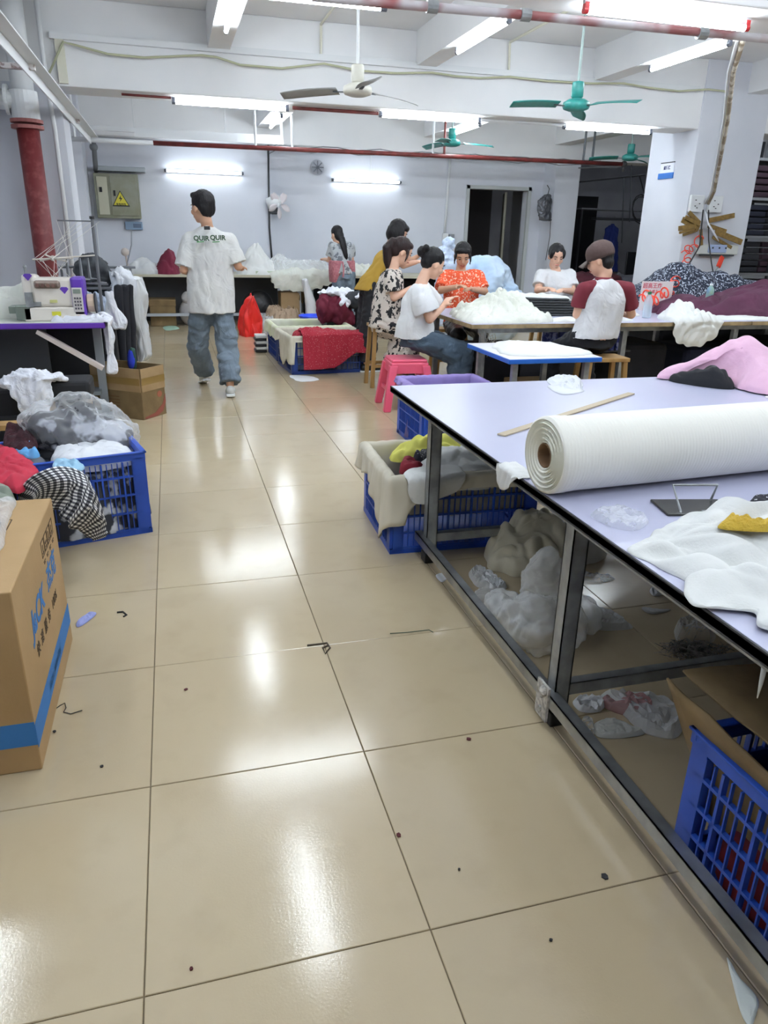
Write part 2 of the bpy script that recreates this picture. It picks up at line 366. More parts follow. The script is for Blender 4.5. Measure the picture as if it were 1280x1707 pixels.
gray_w = mat('grey_shaded_plaster', '9b9ba2', .8, c2='8f8f97', ns=2)
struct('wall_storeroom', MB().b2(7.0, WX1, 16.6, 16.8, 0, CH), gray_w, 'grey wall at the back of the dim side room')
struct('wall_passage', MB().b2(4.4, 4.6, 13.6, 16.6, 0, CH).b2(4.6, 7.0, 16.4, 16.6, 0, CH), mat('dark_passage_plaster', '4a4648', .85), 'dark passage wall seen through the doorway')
wallbox('trim_3', 6.72, 7.2, 12.95, 13.42, 0, CH, 'white square pier at the end of the back wall')
wallbox('trim_4', WX0, -1.12, 12.5, 13.1, 0, CH, 'white pier in the back left corner beside the switch cabinet')
wallbox('trim_5', WX0, -.92, 8.7, 9.25, 0, CH, 'white pier on the left wall under the beam end')
struct('ceiling', MB().b2(WX0-.2, WX1+.2, WY0-.2, 17, CH, CH+.15), ceil_m, 'white painted concrete ceiling slab')
k = 0
for y in (-3.9, .35, 4.62, 8.7, 12.85):
    k += 1; struct('ceiling_beam', MB().b2(WX0, WX1, y, y+.5, 2.80 if y == 4.62 else 2.70, CH), ceil_m, 'white concrete main beam crossing the ceiling', bev=.01)
for x in (-1.6, .52, 2.72, 4.87, 7.0, 9.2):
    for (ya, yb) in ((-3.4, .35), (.85, 4.62), (5.12, 8.7)):
        struct('ceiling_joist', MB().b2(x, x+.22, ya, yb, 3.12, CH), ceil_m, 'narrow white concrete joist under the ceiling slab')
for x in (1.45, 4.2, 6.6):
    struct('ceiling_joist', MB().b2(x, x+.3, 9.2, 12.85, 2.92, CH), ceil_m, 'narrow white concrete joist in the back bay')
pil = struct('pillar', MB().b2(6.39, 7.36, 8.68, 9.66, 0, CH), wall_m, 'broad white square pillar carrying a small sign', bev=.008)
# trunking on the beam face, conduits
tr = thing('cable_trunking', 'white plastic cable trunking running along the main beam face', 'trunking', (-.92, 8.68, 3.1))
ivory = mat('ivory_pvc', 'dedccb', .5)
MB().b2(-.95, 6.3, 8.655, 8.698, 3.09, 3.15).build('trunk', white_p, tr, world=True)
MB().b2(-.91, -.83, 8.66, 8.698, 2.72, 3.09).build('trunk_drop', ivory, tr, world=True)
pts = [P(x, y, Y=8.63) for x, y in ((82, 122), (105, 70), (125, 75), (180, 90), (240, 96), (335, 92), (360, 95), (400, 108), (470, 114), (540, 106), (600, 118), (660, 122), (720, 121), (760, 127), (800, 130), (850, 128), (910, 135), (985, 139), (1040, 139), (1080, 146), (1130, 152), (1180, 149), (1208, 152), (1214, 165), (1205, 230), (1190, 320))]
tag(MB().tube(pts, .011, 6).build('loose_cable', mat('yellowed_cable', 'b9bb9c', .6), smooth=True), 'yellowed loose cable drooping along the main beam face', 'cable')
for (xa, ya), (xb, yb) in (((535, 42), (535, 95)), ((850, 70), (848, 120))):
    a, b_ = P(xa, ya, Y=8.68), P(xb, yb, Y=8.68); c = Vector((a.x, 5.3, 3.42)); a.z = 3.42
    tag(MB().tube([c, a, b_], .014, 6).build('ceiling_conduit', ivory), 'thin white conduit down the beam face '+('above the white fan' if xa < 600 else 'above the nearer green fan'), 'conduit')
# ---------------- fluorescent lamps
tube_m = emit('lit_tube', (.93, .97, 1), TUBE); cap_r = mat('red_lamp_holder', 'b3262b', .4); cap_d = mat('grey_lamp_holder', '565a66', .4)
def lamp(ax, x, y, z, label, cap=cap_d, L_=1.2, group='fluorescent tube lamps', side=0, rr=.018, tm_=None):
    t = thing('tube_lamp', label, 'lamp', (x, y, z), 0 if ax == 'x' else R(90), group)
    h = L_/2
    (MB().box((0, side, .05), (L_+.03, .03, .03)) if not side else MB().box((0, side, 0), (L_+.03, .03, .05))).build('batten', white_p, t, bev=.004)
    MB().cyl((-h+.02, 0, 0), (h-.02, 0, 0), rr, n=12).build('tube', tm_ or tube_m, t, smooth=True)
    for s in (-1, 1): MB().cyl((s*(h-.025), 0, 0), (s*(h+.012), 0, 0), .02, n=12).box((s*(h-.005), side*.5, .02*(not side)), (.03, .035, .045)).build('end_cap', cap, t)
    return t
zt = 2.655
lamp('x', .75, 8.93, zt, 'tube lamp under the main beam, left of the three in a row')
lamp('x', 2.99, 8.93, zt, 'tube lamp under the main beam, middle of the three in a row')
lamp('x', 5.28, 8.93, zt, 'tube lamp under the main beam, right beside the pillar')
lamp('x', .72, 4.87, zt, 'tube lamp overhead on the near beam, left one'); lamp('x', 3.2, 4.83, 2.742, 'large near tube lamp with red ends at the top right', cap_r, rr=.021); lamp('x', 5.5, 4.87, zt, 'tube lamp on the near beam beyond the right edge')
for x, w_ in ((.63, 'left, over the walking man'), (2.83, 'middle, between the two near fans'), (4.98, 'right, near the pillar top')): lamp('y', x, 7.12, 3.07, 'tube lamp along a ceiling joist, '+w_)
for x, nm in ((-1.49, 'leftmost'), (.63, 'second from the left'), (2.83, 'third from the left'), (4.98, 'rightmost')): lamp('y', x, 3.9, 3.07, 'tube lamp on a joist over the near aisle, '+nm, group='overhead lamps out of view')
lamp('x', .75, .6, zt, 'added fill tube lamp on the beam above the camera', group='overhead lamps out of view'); lamp('x', 3.2, .6, zt, 'added fill tube lamp on the beam above the right table', group='overhead lamps out of view')  # unseen lamps added to light the foreground
for k, (x, y) in enumerate(((-1.49, 1.9), (.63, 1.9), (2.83, 1.9), (4.98, 1.9), (.63, -1.5), (2.83, -1.5), (4.98, -1.5))): lamp('y', x, y, 3.07, 'added fill tube lamp '+['nearly overhead at the left wall', 'nearly above the camera', 'above the cutting table', 'above the far side of the cutting table', 'behind the camera, left', 'behind the camera, middle', 'behind the camera, right'][k], group='overhead lamps out of view')  # more unseen fill lamps, added where the foreground came out too dark
lamp('x', 8.3, 4.87, zt, 'added fill tube lamp on the far right of the near beam', group='overhead lamps out of view'); lamp('y', 9.3, 1.5, 3.07, 'added fill tube lamp to the far right', group='overhead lamps out of view')  # out-of-frame lamps added to even out the light
lamp('y', 1.6, 11.75, 2.87, 'tube lamp on the joist beyond the main beam')
dim_t = emit('dimmer_lit_tube', (.93, .97, 1), TUBE*.3)
lamp('x', .62, 12.98, 2.265, 'wall tube lamp behind the walking man', side=.07, tm_=dim_t); lamp('x', 3.35, 13.3, 2.25, 'wall tube lamp over the far back table', side=.07, tm_=dim_t)
lamp('y', 9.6, 14.6, 3.385, 'added dim fill tube lamp inside the side room', tm_=dim_t, group='overhead lamps out of view')  # unseen lamp added to lift the side room from black to grey
lamp('y', 4.35, 11.4, 2.87, 'added fill tube lamp hidden behind the main beam', group='overhead lamps out of view')  # unseen lamp added to brighten the back bay
for k, x in enumerate((.75, 2.99, 5.28, 8.3)):  # hidden lamps added behind both beams to brighten beam faces and ceiling
    lamp('x', x, 9.27, 2.98, 'added fill tube lamp hidden on the far side of the main beam, '+['left', 'middle', 'right', 'beyond the pillar'][k], group='overhead lamps out of view', side=-.05)
    lamp('x', x, 5.19, 3.05, 'added fill tube lamp hidden on the far side of the near beam, '+['left', 'middle', 'right', 'far right'][k], group='overhead lamps out of view', side=-.05)
# ---------------- pipes
def pipe(name, pts, r, m, label, cat='pipe', n=12): return tag(MB().tube(pts, r, n).build(name, m, smooth=True), label, cat)
mott = mat('chipped_red_white_paint', '8a4f4f', .5, c2='b9b3b6', ns=2.2, stretch=(1, 1, 1), fac=(.45, .55))
t = thing('overhead_pipe', 'peeling red and white pipe crossing close at the top', 'pipe', (1, 4.5, 2.6))
MB().tube([P(520, -6, Y=4.5), P(640, 5, Y=4.5), P(875, 25, Y=4.5), P(1300, 67, Y=4.5)], .024, 12).build('pipe', mott, t, smooth=True, world=True)
for x, y in ((720, 11), (875, 25), (1170, 56)): p = P(x, y, Y=4.5); MB().cyl(p-Vector((.03, 0, 0)), p+Vector((.03, 0, 0)), .033).build('coupling', steel, t, world=True)
t = thing('sprinkler_pipe', 'long dark red pipe hung across the back bay', 'pipe', (0, 11.4, 2.5))
a, b_ = P(109, 231, Y=11.4), P(1040, 274, Y=11.4)
MB().tube([a, a+Vector((1.1, 0, 0))], .03, 12).build('painted_length', white_p, t, smooth=True, world=True)
MB().tube([a+Vector((1.1, 0, 0)), (b_.x, 11.4, 2.53)], .03, 12).build('pipe', red_p, t, smooth=True, world=True)
MB().ball((b_.x, 11.4, 2.53), .05).cyl((b_.x, 11.4, 2.53), (b_.x, 11.4, 2.42), .02).build('elbow', steel_d, t, smooth=True, world=True)
for x, m_ in ((126, white_p), (426, white_p), (487, white_p), (722, white_p), (741, red_p), (975, steel_d), (990, steel_d)):
    p = P(x, 240, Y=11.4); MB().cyl((p.x, 11.4, 2.5), (p.x, 11.4, 3.44), .018, n=8).build('hanger', m_, t, world=True)
pipe('water_pipe', [(-.35, 8.78, 2.675), (.13, 8.8, 2.675)], .012, red_p, 'short rusty pipe under the main beam left of the lamps')
pipe('water_pipe', [(3.6, 8.9, 2.67), (4.68, 8.9, 2.68)], .014, white_p, 'thin white pipe under the main beam between two lamps')
pipe('water_pipe', [(1.4, 8.9, 2.67), (2.36, 8.9, 2.67)], .018, red_p, 'red pipe under the main beam between two lamps')
# cable tray and wires across the back bay
t = thing('cable_tray', 'white perforated channel running over the back left wall', 'tray', (0, 11.9, 2.6))
MB().b2(-1.1, 1.72, 11.88, 11.93, 2.66, 2.72).b2(-.35, 1.72, 11.86, 11.88, 2.60, 2.66).build('channel', white_p, t, world=True)
for x in (-.35, .9, 1.7): MB().b2(x-.01, x+.01, 11.86, 11.92, 2.72, 3.44).build('strap', white_p, t, world=True)
for k2, (z, x1) in enumerate(((2.58, 7.6), (2.65, 7.2))):
    pts = [(1.66, 13.07, z)]+[Vector((1.7+(x1-1.7)*i/24, 12.2+.1*k2, z-.04*math.sin(i*.9)**2)) for i in range(25)]+[(7.15, 12.94, z)]
    tag(MB().tube(pts, .008, 5).build('wire', mat('grey_wire', '77797c', .6)), 'thin grey wire strung along the back bay, '+('upper' if k2 else 'lower'), 'wire')
# steel angle along the left side, drain pipe
t = thing('steel_channel', 'long white painted steel angle running overhead down the left side', 'beam', (-.85, 8, 2.5))
MB().b2(-.90, -.80, 2.0, 11.36, 2.52, 2.53).b2(-.90, -.89, 2.0, 11.36, 2.44, 2.53).build('angle', white_p, t, world=True)
for y in (6.6, 9.6): MB().b2(-1.74, -.85, y, y+.05, 2.485, 2.52).build('bracket', mat('flaking_white_paint', 'd9d4d2', .6, c2='9a8683', ns=25, fac=(.5, .6)), t, world=True)
t = thing('drain_pipe', 'thick drain pipe, red below and white above, against the left wall', 'pipe', (-1.2, 8.45, 0))
MB().cyl((-1.22, 8.45, 0), (-1.22, 8.45, 2.3), .1, n=20).build('red_pipe', mat('scuffed_red_paint', '71282a', .5, c2='8b4a48', ns=16, fac=(.5, .75)), t, smooth=True, world=True)
MB().cyl((-1.22, 8.45, 2.42), (-1.22, 8.45, CH), .1, n=20).build('white_pipe', white_p, t, smooth=True, world=True)
MB().cyl((-1.22, 8.45, 2.28), (-1.22, 8.45, 2.31), .145, n=20).cyl((-1.22, 8.45, 2.33), (-1.22, 8.45, 2.36), .145, n=20).build('flange', mat('dusty_pink_red', '9a5c58', .6), t, world=True)
MB().cyl((-1.22, 8.45, 2.34), (-1.22, 8.45, 2.60), .125, n=20).cyl((-1.22, 8.45, 2.52), (-1.745, 8.45, 2.52), .085, n=18).cyl((-1.38, 8.45, 2.52), (-1.35, 8.45, 2.52), .13, n=18).build('tee_joint', white_p, t, smooth=False, world=True)
pipe('wall_conduit', [(-1.02, 8.6, 3.44), (-1.02, 8.6, 2.75), (-1.0, 8.62, 2.3), (-1.0, 8.64, .0)], .022, white_p, 'white conduit beside the thick drain pipe', 'conduit')
# clerestory window frames at the upper left
g = mat('window_glass_grey', 'a9aeb2', .1, spec=.8)
for k3, y in enumerate((6.3, 7.6)):
    wn = struct('window_%d' % (k3+1), MB().b2(WX0-.01, WX0+.03, y, y+.06, 2.55, 3.3).b2(WX0-.01, WX0+.03, y+1.1, y+1.16, 2.55, 3.3).b2(WX0-.01, WX0+.03, y, y+1.16, 2.55, 2.6).b2(WX0-.01, WX0+.03, y, y+1.16, 3.25, 3.3), white_p, 'small high window on the left wall')
    MB().b2(WX0, WX0+.008, y+.06, y+1.1, 2.6, 3.25).build('pane', g, wn)
# door in the back wall
d = struct('door_1', MB().b2(5.21, 5.27, 13.36, 13.42, 0, 2.26).b2(6.42, 6.48, 13.36, 13.42, 0, 2.26).b2(5.21, 6.48, 13.36, 13.42, 2.2, 2.26), mat('grey_door_frame', 'b9bdbd', .5), 'doorway with pale frame and half-open olive door')
MB().box((6.22, 13.95, 1.09), (.9, .045, 2.16), rz=R(68)).build('door_leaf', mat('olive_door_paint', '6d6a5c', .5), d, bev=.004)
MB().cyl((6.02, 13.62, 1.02), (5.94, 13.6, 1.02), .012).ball((5.94, 13.6, 1.02), .03).build('door_handle', steel, d)
# dim passage contents
tag(MB().b2(4.9, 5.5, 15.2, 15.7, 0, 1.3).b2(4.92, 5.48, 15.18, 15.2, .1, .6).b2(4.92, 5.48, 15.18, 15.2, .7, 1.25).build('storage_cabinet', mat('maroon_fabric_dim', '4a1a2c', .9), bev=.01), 'dark maroon cabinet in the passage beyond the doorway', 'cabinet')
# ---------------- fans
def fan(x, y, z, rods, m, label, rot, bl=.62, white=False):
    t = thing('ceiling_fan', label, 'fan', (x, y, z), rot, 'ceiling fans')
    MB().cyl((0, 0, .05), (0, 0, rods-z), .012, n=10).build('rod', white_p if white else mat('green_grey_rod', '9fb0ad', .5), t)
    MB().lathe([(0, .2), (.05, .2), (.055, .19), (.055, .08), (.045, .07), (.03, .06)], n=20).build('canopy', m, t, smooth=True)
    MB().lathe([(.03, .07), (.075, .06), (.12, .035), (.125, .0), (.115, -.02), (.07, -.035), (.03, -.04), (0, -.042)], n=28).build('motor_housing', m, t, smooth=True)
    for k in range(3):
        a = 2*math.pi*k/3; M = Matrix.Rotation(a, 3, 'Z')
        br = MB().bar(M @ Vector((.1, 0, .0)), M @ Vector((.22, 0, .005)), .03, .006)
        bm_ = MB()
        def fb(u, v, M=M):
            xx = .18+(bl-.16)*u; wd = (.055+.02*math.sin(u*math.pi)); yy = (v-.5)*2*wd*(1 if u < .97 else .8)
            return M @ Vector((xx, yy, .01+(v-.5)*.035-.025*u*u))
        bm_.grid(fb, 14, 5)
        o = bm_.build('blade', m if not white else mat('fan_blade_grey', '9a9b99', .5), t, smooth=True, thick=.005); br.build('blade_bracket', steel_d, o)
    return t
gf = mat('teal_green_enamel', '2f8f88', .35, c2='2a827c', ns=20); wf = mat('cream_enamel', 'cfccc0', .4)
p = P(596, 153, Y=6.9); fan(p.x, 6.9, p.z, CH, wf, 'cream ceiling fan with long grey blades, nearest on the left', R(28), .68, True)
p = P(960, 178, Y=6.9); fan(p.x, 6.9, p.z, CH, gf, 'teal green ceiling fan beside the top of the pillar, nearer one', R(178), .62)
p = P(753, 240, Y=11.1); fan(p.x, 11.1, p.z, CH, gf, 'small teal ceiling fan in the back bay over the seated women', R(-8), .6)
p = P(1050, 264, Y=11.1); fan(p.x, 11.1, p.z, CH, gf, 'small teal ceiling fan half hidden by the pillar', R(35), .6)
# ---------------- wall things
# switch cabinet
p0, p1 = P(155, 288, Y=12.95), P(236, 365, Y=12.95)
x0, x1, z1, z0 = p0.x, p1.x, p0.z, p1.z
t = thing('switch_cabinet', 'olive grey metal switch cabinet with a yellow warning triangle', 'cabinet', (x0, 13.0, z0))
olv = mat('olive_grey_enamel', '8a8b7c', .45, c2='7c7c66', ns=5); bei = mat('beige_enamel', 'b9b7a2', .5)
MB().b2(x0, x1, 12.9, 13.08, z0, z1).build('body', olv, t, world=True, bev=.008)
xm = x0+(x1-x0)*.34
o = MB().b2(x0+.04, xm-.03, 12.885, 12.9, z0+.05, z1-.05).build('door', bei, t, world=True, bev=.004); o['label'] = 'narrow beige door'
MB().b2(xm-.15, xm-.11, 12.87, 12.885, (z0+z1)/2+.05, (z0+z1)/2+.12).build('lock', black, o, world=True)
o = MB().b2(xm+.01, x1-.03, 12.885, 12.9, z0+.04, z1-.04).build('door', olv, t, world=True, bev=.004)
MB().b2(xm+.05, xm+.08, 12.87, 12.885, (z0+z1)/2, (z0+z1)/2+.08).build('lock', black, o, world=True)
yel = mat('warning_yellow', 'cfc23a', .5); c = P(201, 332, Y=12.88)
def tri(s, y, c=c): return [(c.x-s, y, c.z-s*.8), (c.x+s, y, c.z-s*.8), (c.x, y, c.z+s*.95)]
a = MB(); q = tri(.13, 12.882)+tri(.13, 12.885); a.add(q, [(0, 1, 2), (3, 5, 4), (0, 3, 4, 1), (1, 4, 5, 2), (2, 5, 3, 0)]); wt = a.build('warning_sticker', mat('sticker_black', '2a2a22', .5), t, world=True)
a = MB(); q = tri(.108, 12.879)+tri(.108, 12.882); a.add(q, [(0, 1, 2), (3, 5, 4), (0, 3, 4, 1), (1, 4, 5, 2), (2, 5, 3, 0)])
a.build('sticker_face', yel, wt, world=True)
a = MB(); a.add([(c.x+dx, 12.877, c.z+dz) for dx, dz in ((.012, .06), (-.025, .0), (0, .005), (-.012, -.04), (.028, .02), (.004, .015))], [(0, 1, 2), (5, 0, 2), (2, 3, 4), (5, 2, 4)]); a.build('lightning_mark', black, wt, world=True)
o = text('warning_words', '有电危险', .036, black, basis((c.x, 12.878, c.z-.075), (1, 0, 0), (0, 0, 1)), bold=.0008); o.parent = t; o.location = -origin_of(t)
t2 = thing('digital_meter', 'small blue meter mounted under the switch cabinet', 'meter', (x1-.15, 13.05, z0-.15))
p = P(208, 368, Y=13.0); MB().b2(p.x, p.x+.26, 13.0, 13.08, p.z-.13, p.z-.01).build('case', mat('meter_blue_grey', '7d93ab', .4), t2, world=True, bev=.006)
MB().b2(p.x+.12, p.x+.24, 12.994, 13.0, p.z-.1, p.z-.04).build('display', mat('display_dark', '5b6a80', .3), t2, world=True)
tag(MB().tube([P(160, 372, Y=13.05), P(163, 400, Y=13.05), P(168, 455, Y=13.05)], .01, 6).build('wall_cable', white_p), 'thin cable dropping from the switch cabinet', 'cable')
tag(MB().b2(x0+.02, x1+.12, 12.9, 13.08, z1+.03, z1+.1).build('cabinet_hood', mat('grey_metal_hood', '9aa0a4', .4, .4), bev=.01), 'grey metal hood over the switch cabinet', 'hood')
# isolator and pipe above cabinet
tag(MB().tube([P(156, 238, Y=12.7), P(158, 262, Y=12.7), P(160, 285, Y=12.96)], .035, 10).ball(P(156, 245, Y=12.7), .06).build('cable_gland', mat('grey_lagging', '6d7074', .6), smooth=True), 'grey lagged cable entering the top of the switch cabinet', 'cable')
# wall fan
p = P(462, 342, Y=13.0); t = thing('wall_fan', 'white wall fan with an open five-blade rotor', 'fan', p)
MB().cyl((-.08, .3, .1), (-.08, 0, .08), .02).tube([(-.08, .25, .35), (-.08, .25, -.5)], .012, 6).build('bracket', steel_d, t)
MB().lathe([(0, -.13), (.08, -.12), (.1, 0), (.07, .1), (0, .12)], n=18, M=Matrix.Rotation(R(70), 3, 'Y'), c=(-.05, 0, .05)).build('motor', white_p, t, smooth=True)
MB().box((-.06, .12, .0), (.16, .1, .28)).build('rear_guard', steel_d, t, bev=.02)
for k in range(5):
    a = 2*math.pi*k/5+.3; M = Matrix.Rotation(R(25), 3, 'Z') @ Matrix.Rotation(a, 3, 'Y')
    MB().grid(lambda u, v: M @ Vector((.04+.17*u, -.06+(v-.5)*.04, (v-.5)*(.04+.07*math.sin(u*2.8)))), 8, 4).build('blade', mat('pink_white_blade', 'd8cfd2', .4), t, smooth=True, thick=.004)
MB().ball((.0, -.06, 0), .035).build('hub', white_p, t, smooth=True)
pipe('wall_conduit', [P(447, 236, Y=13.05), P(449, 380, Y=13.05), P(455, 455, Y=13.05)], .016, mat('black_pipe', '2b2c30', .5), 'black conduit at the step in the back wall', 'conduit')
pipe('wall_conduit', [P(750, 262, Y=13.37), P(741, 390, Y=13.37)], .022, white_p, 'white conduit down the back wall beside the doorway', 'conduit')
pipe('wall_conduit', [P(618, 256, Y=13.38), P(618, 300, Y=13.38)], .008, white_p, 'thin white conduit above the far wall lamp', 'conduit')
p = P(742, 395, Y=13.36); t = thing('wall_socket', 'white socket box low on the back wall beside the doorway', 'socket', p); MB().box((0, 0, 0), (.1, .06, .12)).build('box', white_p, t, bev=.01); MB().box((.12, 0, .0), (.1, .07, .1)).build('plug', mat('grey_plug', '8c8f96', .5), t, bev=.01)
p = P(529, 279, Y=13.37); t = thing('wall_vent', 'small round grey vent high on the back wall', 'vent', p)
MB().lathe([(.0, .02), (.11, .02), (.12, 0)], M=Matrix.Rotation(R(90), 3, 'X'), n=20).build('ring', mat('vent_grey', 'b2b5be', .5), t, smooth=True)
for k in range(4): MB().box((0, -.03, 0), (.2, .008, .018), M=Matrix.Rotation(R(45*k), 3, 'Y')).build('spoke', mat('vent_dark', '6f727c', .5), t)
# hanging foil coat on the pier
p = P(912, 335, Y=12.9); t = thing('hanging_plastic_bag', 'crumpled dark silver bag hanging on the white pier', 'bag', p)
fuse(MB().loft([((0, 0, .1), (.05, 0, 0), (0, .03, 0)), ((-.04, 0, 0), (.13, 0, 0), (0, .05, 0)), ((-.05, 0, -.15), (.12, 0, 0), (0, .06, 0)), ((-.0, 0, -.32), (.11, 0, 0), (0, .05, 0))], 14), 'bag', mat('silver_film', '5a5c62', .25, .5, bump=.8, bs=30), t, .012, 2, lambda a: .02*ridge(a[0], a[1], a[2], 14), world=False)
MB().tube([(0, .052, .26), (.0, .04, .25), (.02, 0, .2), (.0, 0, .1)], .008, 6).build('hook', black, t)
MB().tube([(.1, 0, -.2), (.12, 0, -.6), (.08, 0, -1.0)], .006, 5).build('cord', black, t)
# ---------------- dim side room beyond
t = thing('dark_doorway', 'open doorway drawn as a near-black slab in the dim side room', 'doorway', (8.7, 16.5, 0)); a, c = P(948, 330, Y=16.5), P(990, 330, Y=16.5)
MB().b2(a.x, c.x+.12, 16.5, 16.595, 0, a.z+.05).build('opening', mat('near_black', '0c0c12', .9), t, world=True)  # near-black slab on the wall paints in the darkness of the doorway
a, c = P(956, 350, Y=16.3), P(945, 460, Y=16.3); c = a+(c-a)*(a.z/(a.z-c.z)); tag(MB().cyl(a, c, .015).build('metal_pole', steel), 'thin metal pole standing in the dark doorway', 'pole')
def rack(name, label, x, y, z, w_, d_, m, n=1):
    t = thing(name, label, 'shelf', (x, y, 0)); MB().b2(0, w_, 0, d_, z-.03, z).build('board', m, t)
    for xx in (0.02, w_-.02): MB().b2(xx-.02, xx+.02, 0, .04, 0, z-.03).b2(xx-.02, xx+.02, d_-.04, d_, 0, z-.03).build('upright', steel_d, t)
    return t
a = P(1000, 346, Y=15); rack('wall_shelf', 'grey board shelf under the ceiling of the side room', a.x-.2, 15.4, a.z, 2.8, .5, mat('grey_board', '85868c', .6))
a = P(1010, 367, Y=15); tag(MB().b2(a.x-.3, a.x+2.0, 14.9, 15.1, a.z, a.z+.05).build('hanging_rail', steel_d), 'dark garment rail in the side room', 'rail')
a, c = P(950, 305, Y=13.2), P(1075, 292, Y=13.2); tag(MB().cyl(a, c, .014, n=8).ball(a, .03).build('suspended_rod', steel_d), 'thin dark rod hung across the side room opening', 'rod')
for k, (x, y0_, y1_) in enumerate(((1053, 262, 370), (1040, 295, 405))): tag(MB().cyl(P(x, y0_, Y=13.2), P(x-4, y1_, Y=13.2), .01, n=6).build('hanging_cable', steel_d), 'dark cable hanging in the side room, '+('longer' if k == 0 else 'short lower')+' one', 'cable')
pts = [P(1066, 294, Y=13.2)]+[P(1068+14*math.cos(i*.55), 352+22*math.sin(i*.55)-i*.3, Y=13.2+.004*i) for i in range(24)]
tag(MB().tube(pts, .012, 5).build('cable_coil', black, smooth=True), 'coil of black cable hanging left of the pillar', 'cable')
p = P(1016, 413, Y=15.0); t = thing('hanging_apron', 'blue apron on a hanger in the side room', 'apron', p)
fuse(MB().loft([((0, 0, .48), (.03, 0, 0), (0, .02, 0)), ((0, 0, .38), (.16, 0, 0), (0, .04, 0)), ((.0, 0, .2), (.17, 0, 0), (0, .05, 0)), ((.08, 0, -.5), (.2, 0, 0), (0, .05, 0))], 14), 'cloth', mat('royal_blue_cloth', '22337c', .85), t, .014, 2, lambda a: .015*ridge(a[0], a[1], a[2]*.3, 12), world=False)
MB().tube([(0, 0, .48), (0, 0, .6), (.03, 0, .64), (.05, 0, .6)], .006, 6).build('hanger_hook', steel, t)
p = P(1057, 440, Y=12.5); t = thing('computer_monitor', 'small black monitor on a cluttered bench left of the pillar', 'monitor', p); MB().box((0, 0, 0), (.36, .05, .42)).build('screen', black, t, bev=.01); MB().box((0, .05, -.3), (.06, .06, .3)).build('stand', black, t)
t = thing('side_bench', 'cluttered bench in the side room behind the capped person', 'bench', (8, 12, 0)); a = P(975, 468, Y=12.4)
MB().b2(a.x-.2, a.x+2.2, 12.1, 12.9, a.z-.06, a.z).build('top', mat('bench_grey', '6d6e76', .6), t, world=True)
for x in (a.x-.1, a.x+2.1): MB().b2(x, x+.05, 12.15, 12.2, 0, a.z-.06).build('leg', steel_d, t, world=True)
heap('fabric_pile', mat('wine_cloth', '54242f', .9), [(a.x-.3, 12.1), (a.x+.5, 12.05), (a.x+.6, 12.5), (a.x-.2, 12.6)], a.z, h=.14, fold=.03, label='dark wine cloth stacked on the side bench', cat='cloth', nu=50, nr=14)
heap('fabric_pile', mat('grey_bundle', '5f6068', .9), [(a.x+.6, 12.15), (a.x+1.7, 12.15), (a.x+1.7, 12.7), (a.x+.7, 12.7)], a.z, h=.1, fold=.04, seed=3, label='grey cloth on the side bench under the monitor', cat='cloth', nu=50, nr=14)
# dark shelving right of the pillar
t = thing('storage_rack', 'tall dark shelving packed with dark folded goods right of the pillar', 'shelving', (8.4, 9.6, 0))
for z in (.5, .95, 1.5, 2.05, 2.6): MB().b2(7.7, 10.8, 10.2, 10.9, z-.04, z).build('shelf', mat('rack_board', '77787c', .6), t, world=True)
for x in (7.72, 9.2, 10.75): MB().b2(x, x+.05, 10.2, 10.25, 0, 2.9).b2(x, x+.05, 10.85, 10.9, 0, 2.9).build('upright', steel_d, t, world=True)
random.seed(9); gp = 'dark folded goods on the shelving'
cols = [mat('navy_goods', '1b1e2e', .9), mat('charcoal_goods', '24252b', .9), mat('plum_goods', '33202c', .9)]
for z, hh in ((.5, .36), (.95, .5), (1.5, .48), (2.05, .48)):
    for i in range(7):
        x = 7.8+i*.42; n = 5; mb = MB()
        for q in range(n): mb.box((x+.19+random.uniform(-.01, .01), 10.5+random.uniform(-.02, .02), z+hh*(q+.5)/n*.95), (.38, .5, hh/n*.8))
        tag(mb.build('folded_stack', cols[(i+int(z*3)) % 3], bev=.02), 'stack of dark folded cloth on the '+{.5: 'lowest', .95: 'second', 1.5: 'third', 2.05: 'top'}[z]+' shelf of the shelving, '+['leftmost', 'second', 'third', 'fourth', 'fifth', 'sixth', 'rightmost'][i]+' from the pillar', 'cloth', gp)
# ================= tables
edge_d = mat('dark_table_edge', '33343a', .5)
# cutting table, right foreground
t = thing('cutting_table', 'long white-topped cutting table on steel legs, right foreground', 'table', (1.0, .2, 0))
TZ = .72
MB().b2(1.0, 3.9, .05, 3.45, TZ-.028, TZ-.003).build('core_board', edge_d, t, world=True, bev=.003)
MB().b2(1.004, 3.896, .054, 1.88, TZ-.003, TZ).b2(1.004, 3.896, 1.882, 3.446, TZ-.003, TZ).build('table_top', lav_top, t, world=True)
MB().b2(1.0, 1.004, .05, 3.45, TZ-.03, TZ-.001).b2(1.0, 3.9, 3.446, 3.452, TZ-.03, TZ-.001).build('edge_band', edge_d, t, world=True)
def leg(x, y, tp, s=.05):
    return MB().b2(x, x+.004, y, y+s, .035, tp).b2(x, x+s, y, y+.004, .035, tp).b2(x+s-.004, x+s, y, y+s, .035, tp).b2(x, x+s, y+s-.004, y+s, .035, tp)
for y in (.35, 1.67, 2.9):
    for x in (1.03, 2.4, 3.8):
        o = leg(x, y, TZ-.03).build('leg', steel, t, world=True); MB().b2(x-.006, x+.056, y-.006, y+.056, 0, .05).build('rubber_foot', black, o, world=True, bev=.004)
        o = MB().b2(1.07, 3.8, y+.01, y+.014, .1, .14).b2(1.07, 3.8, y+.01, y+.045, .136, .14)
    o.build('cross_rail', steel, t, world=True)
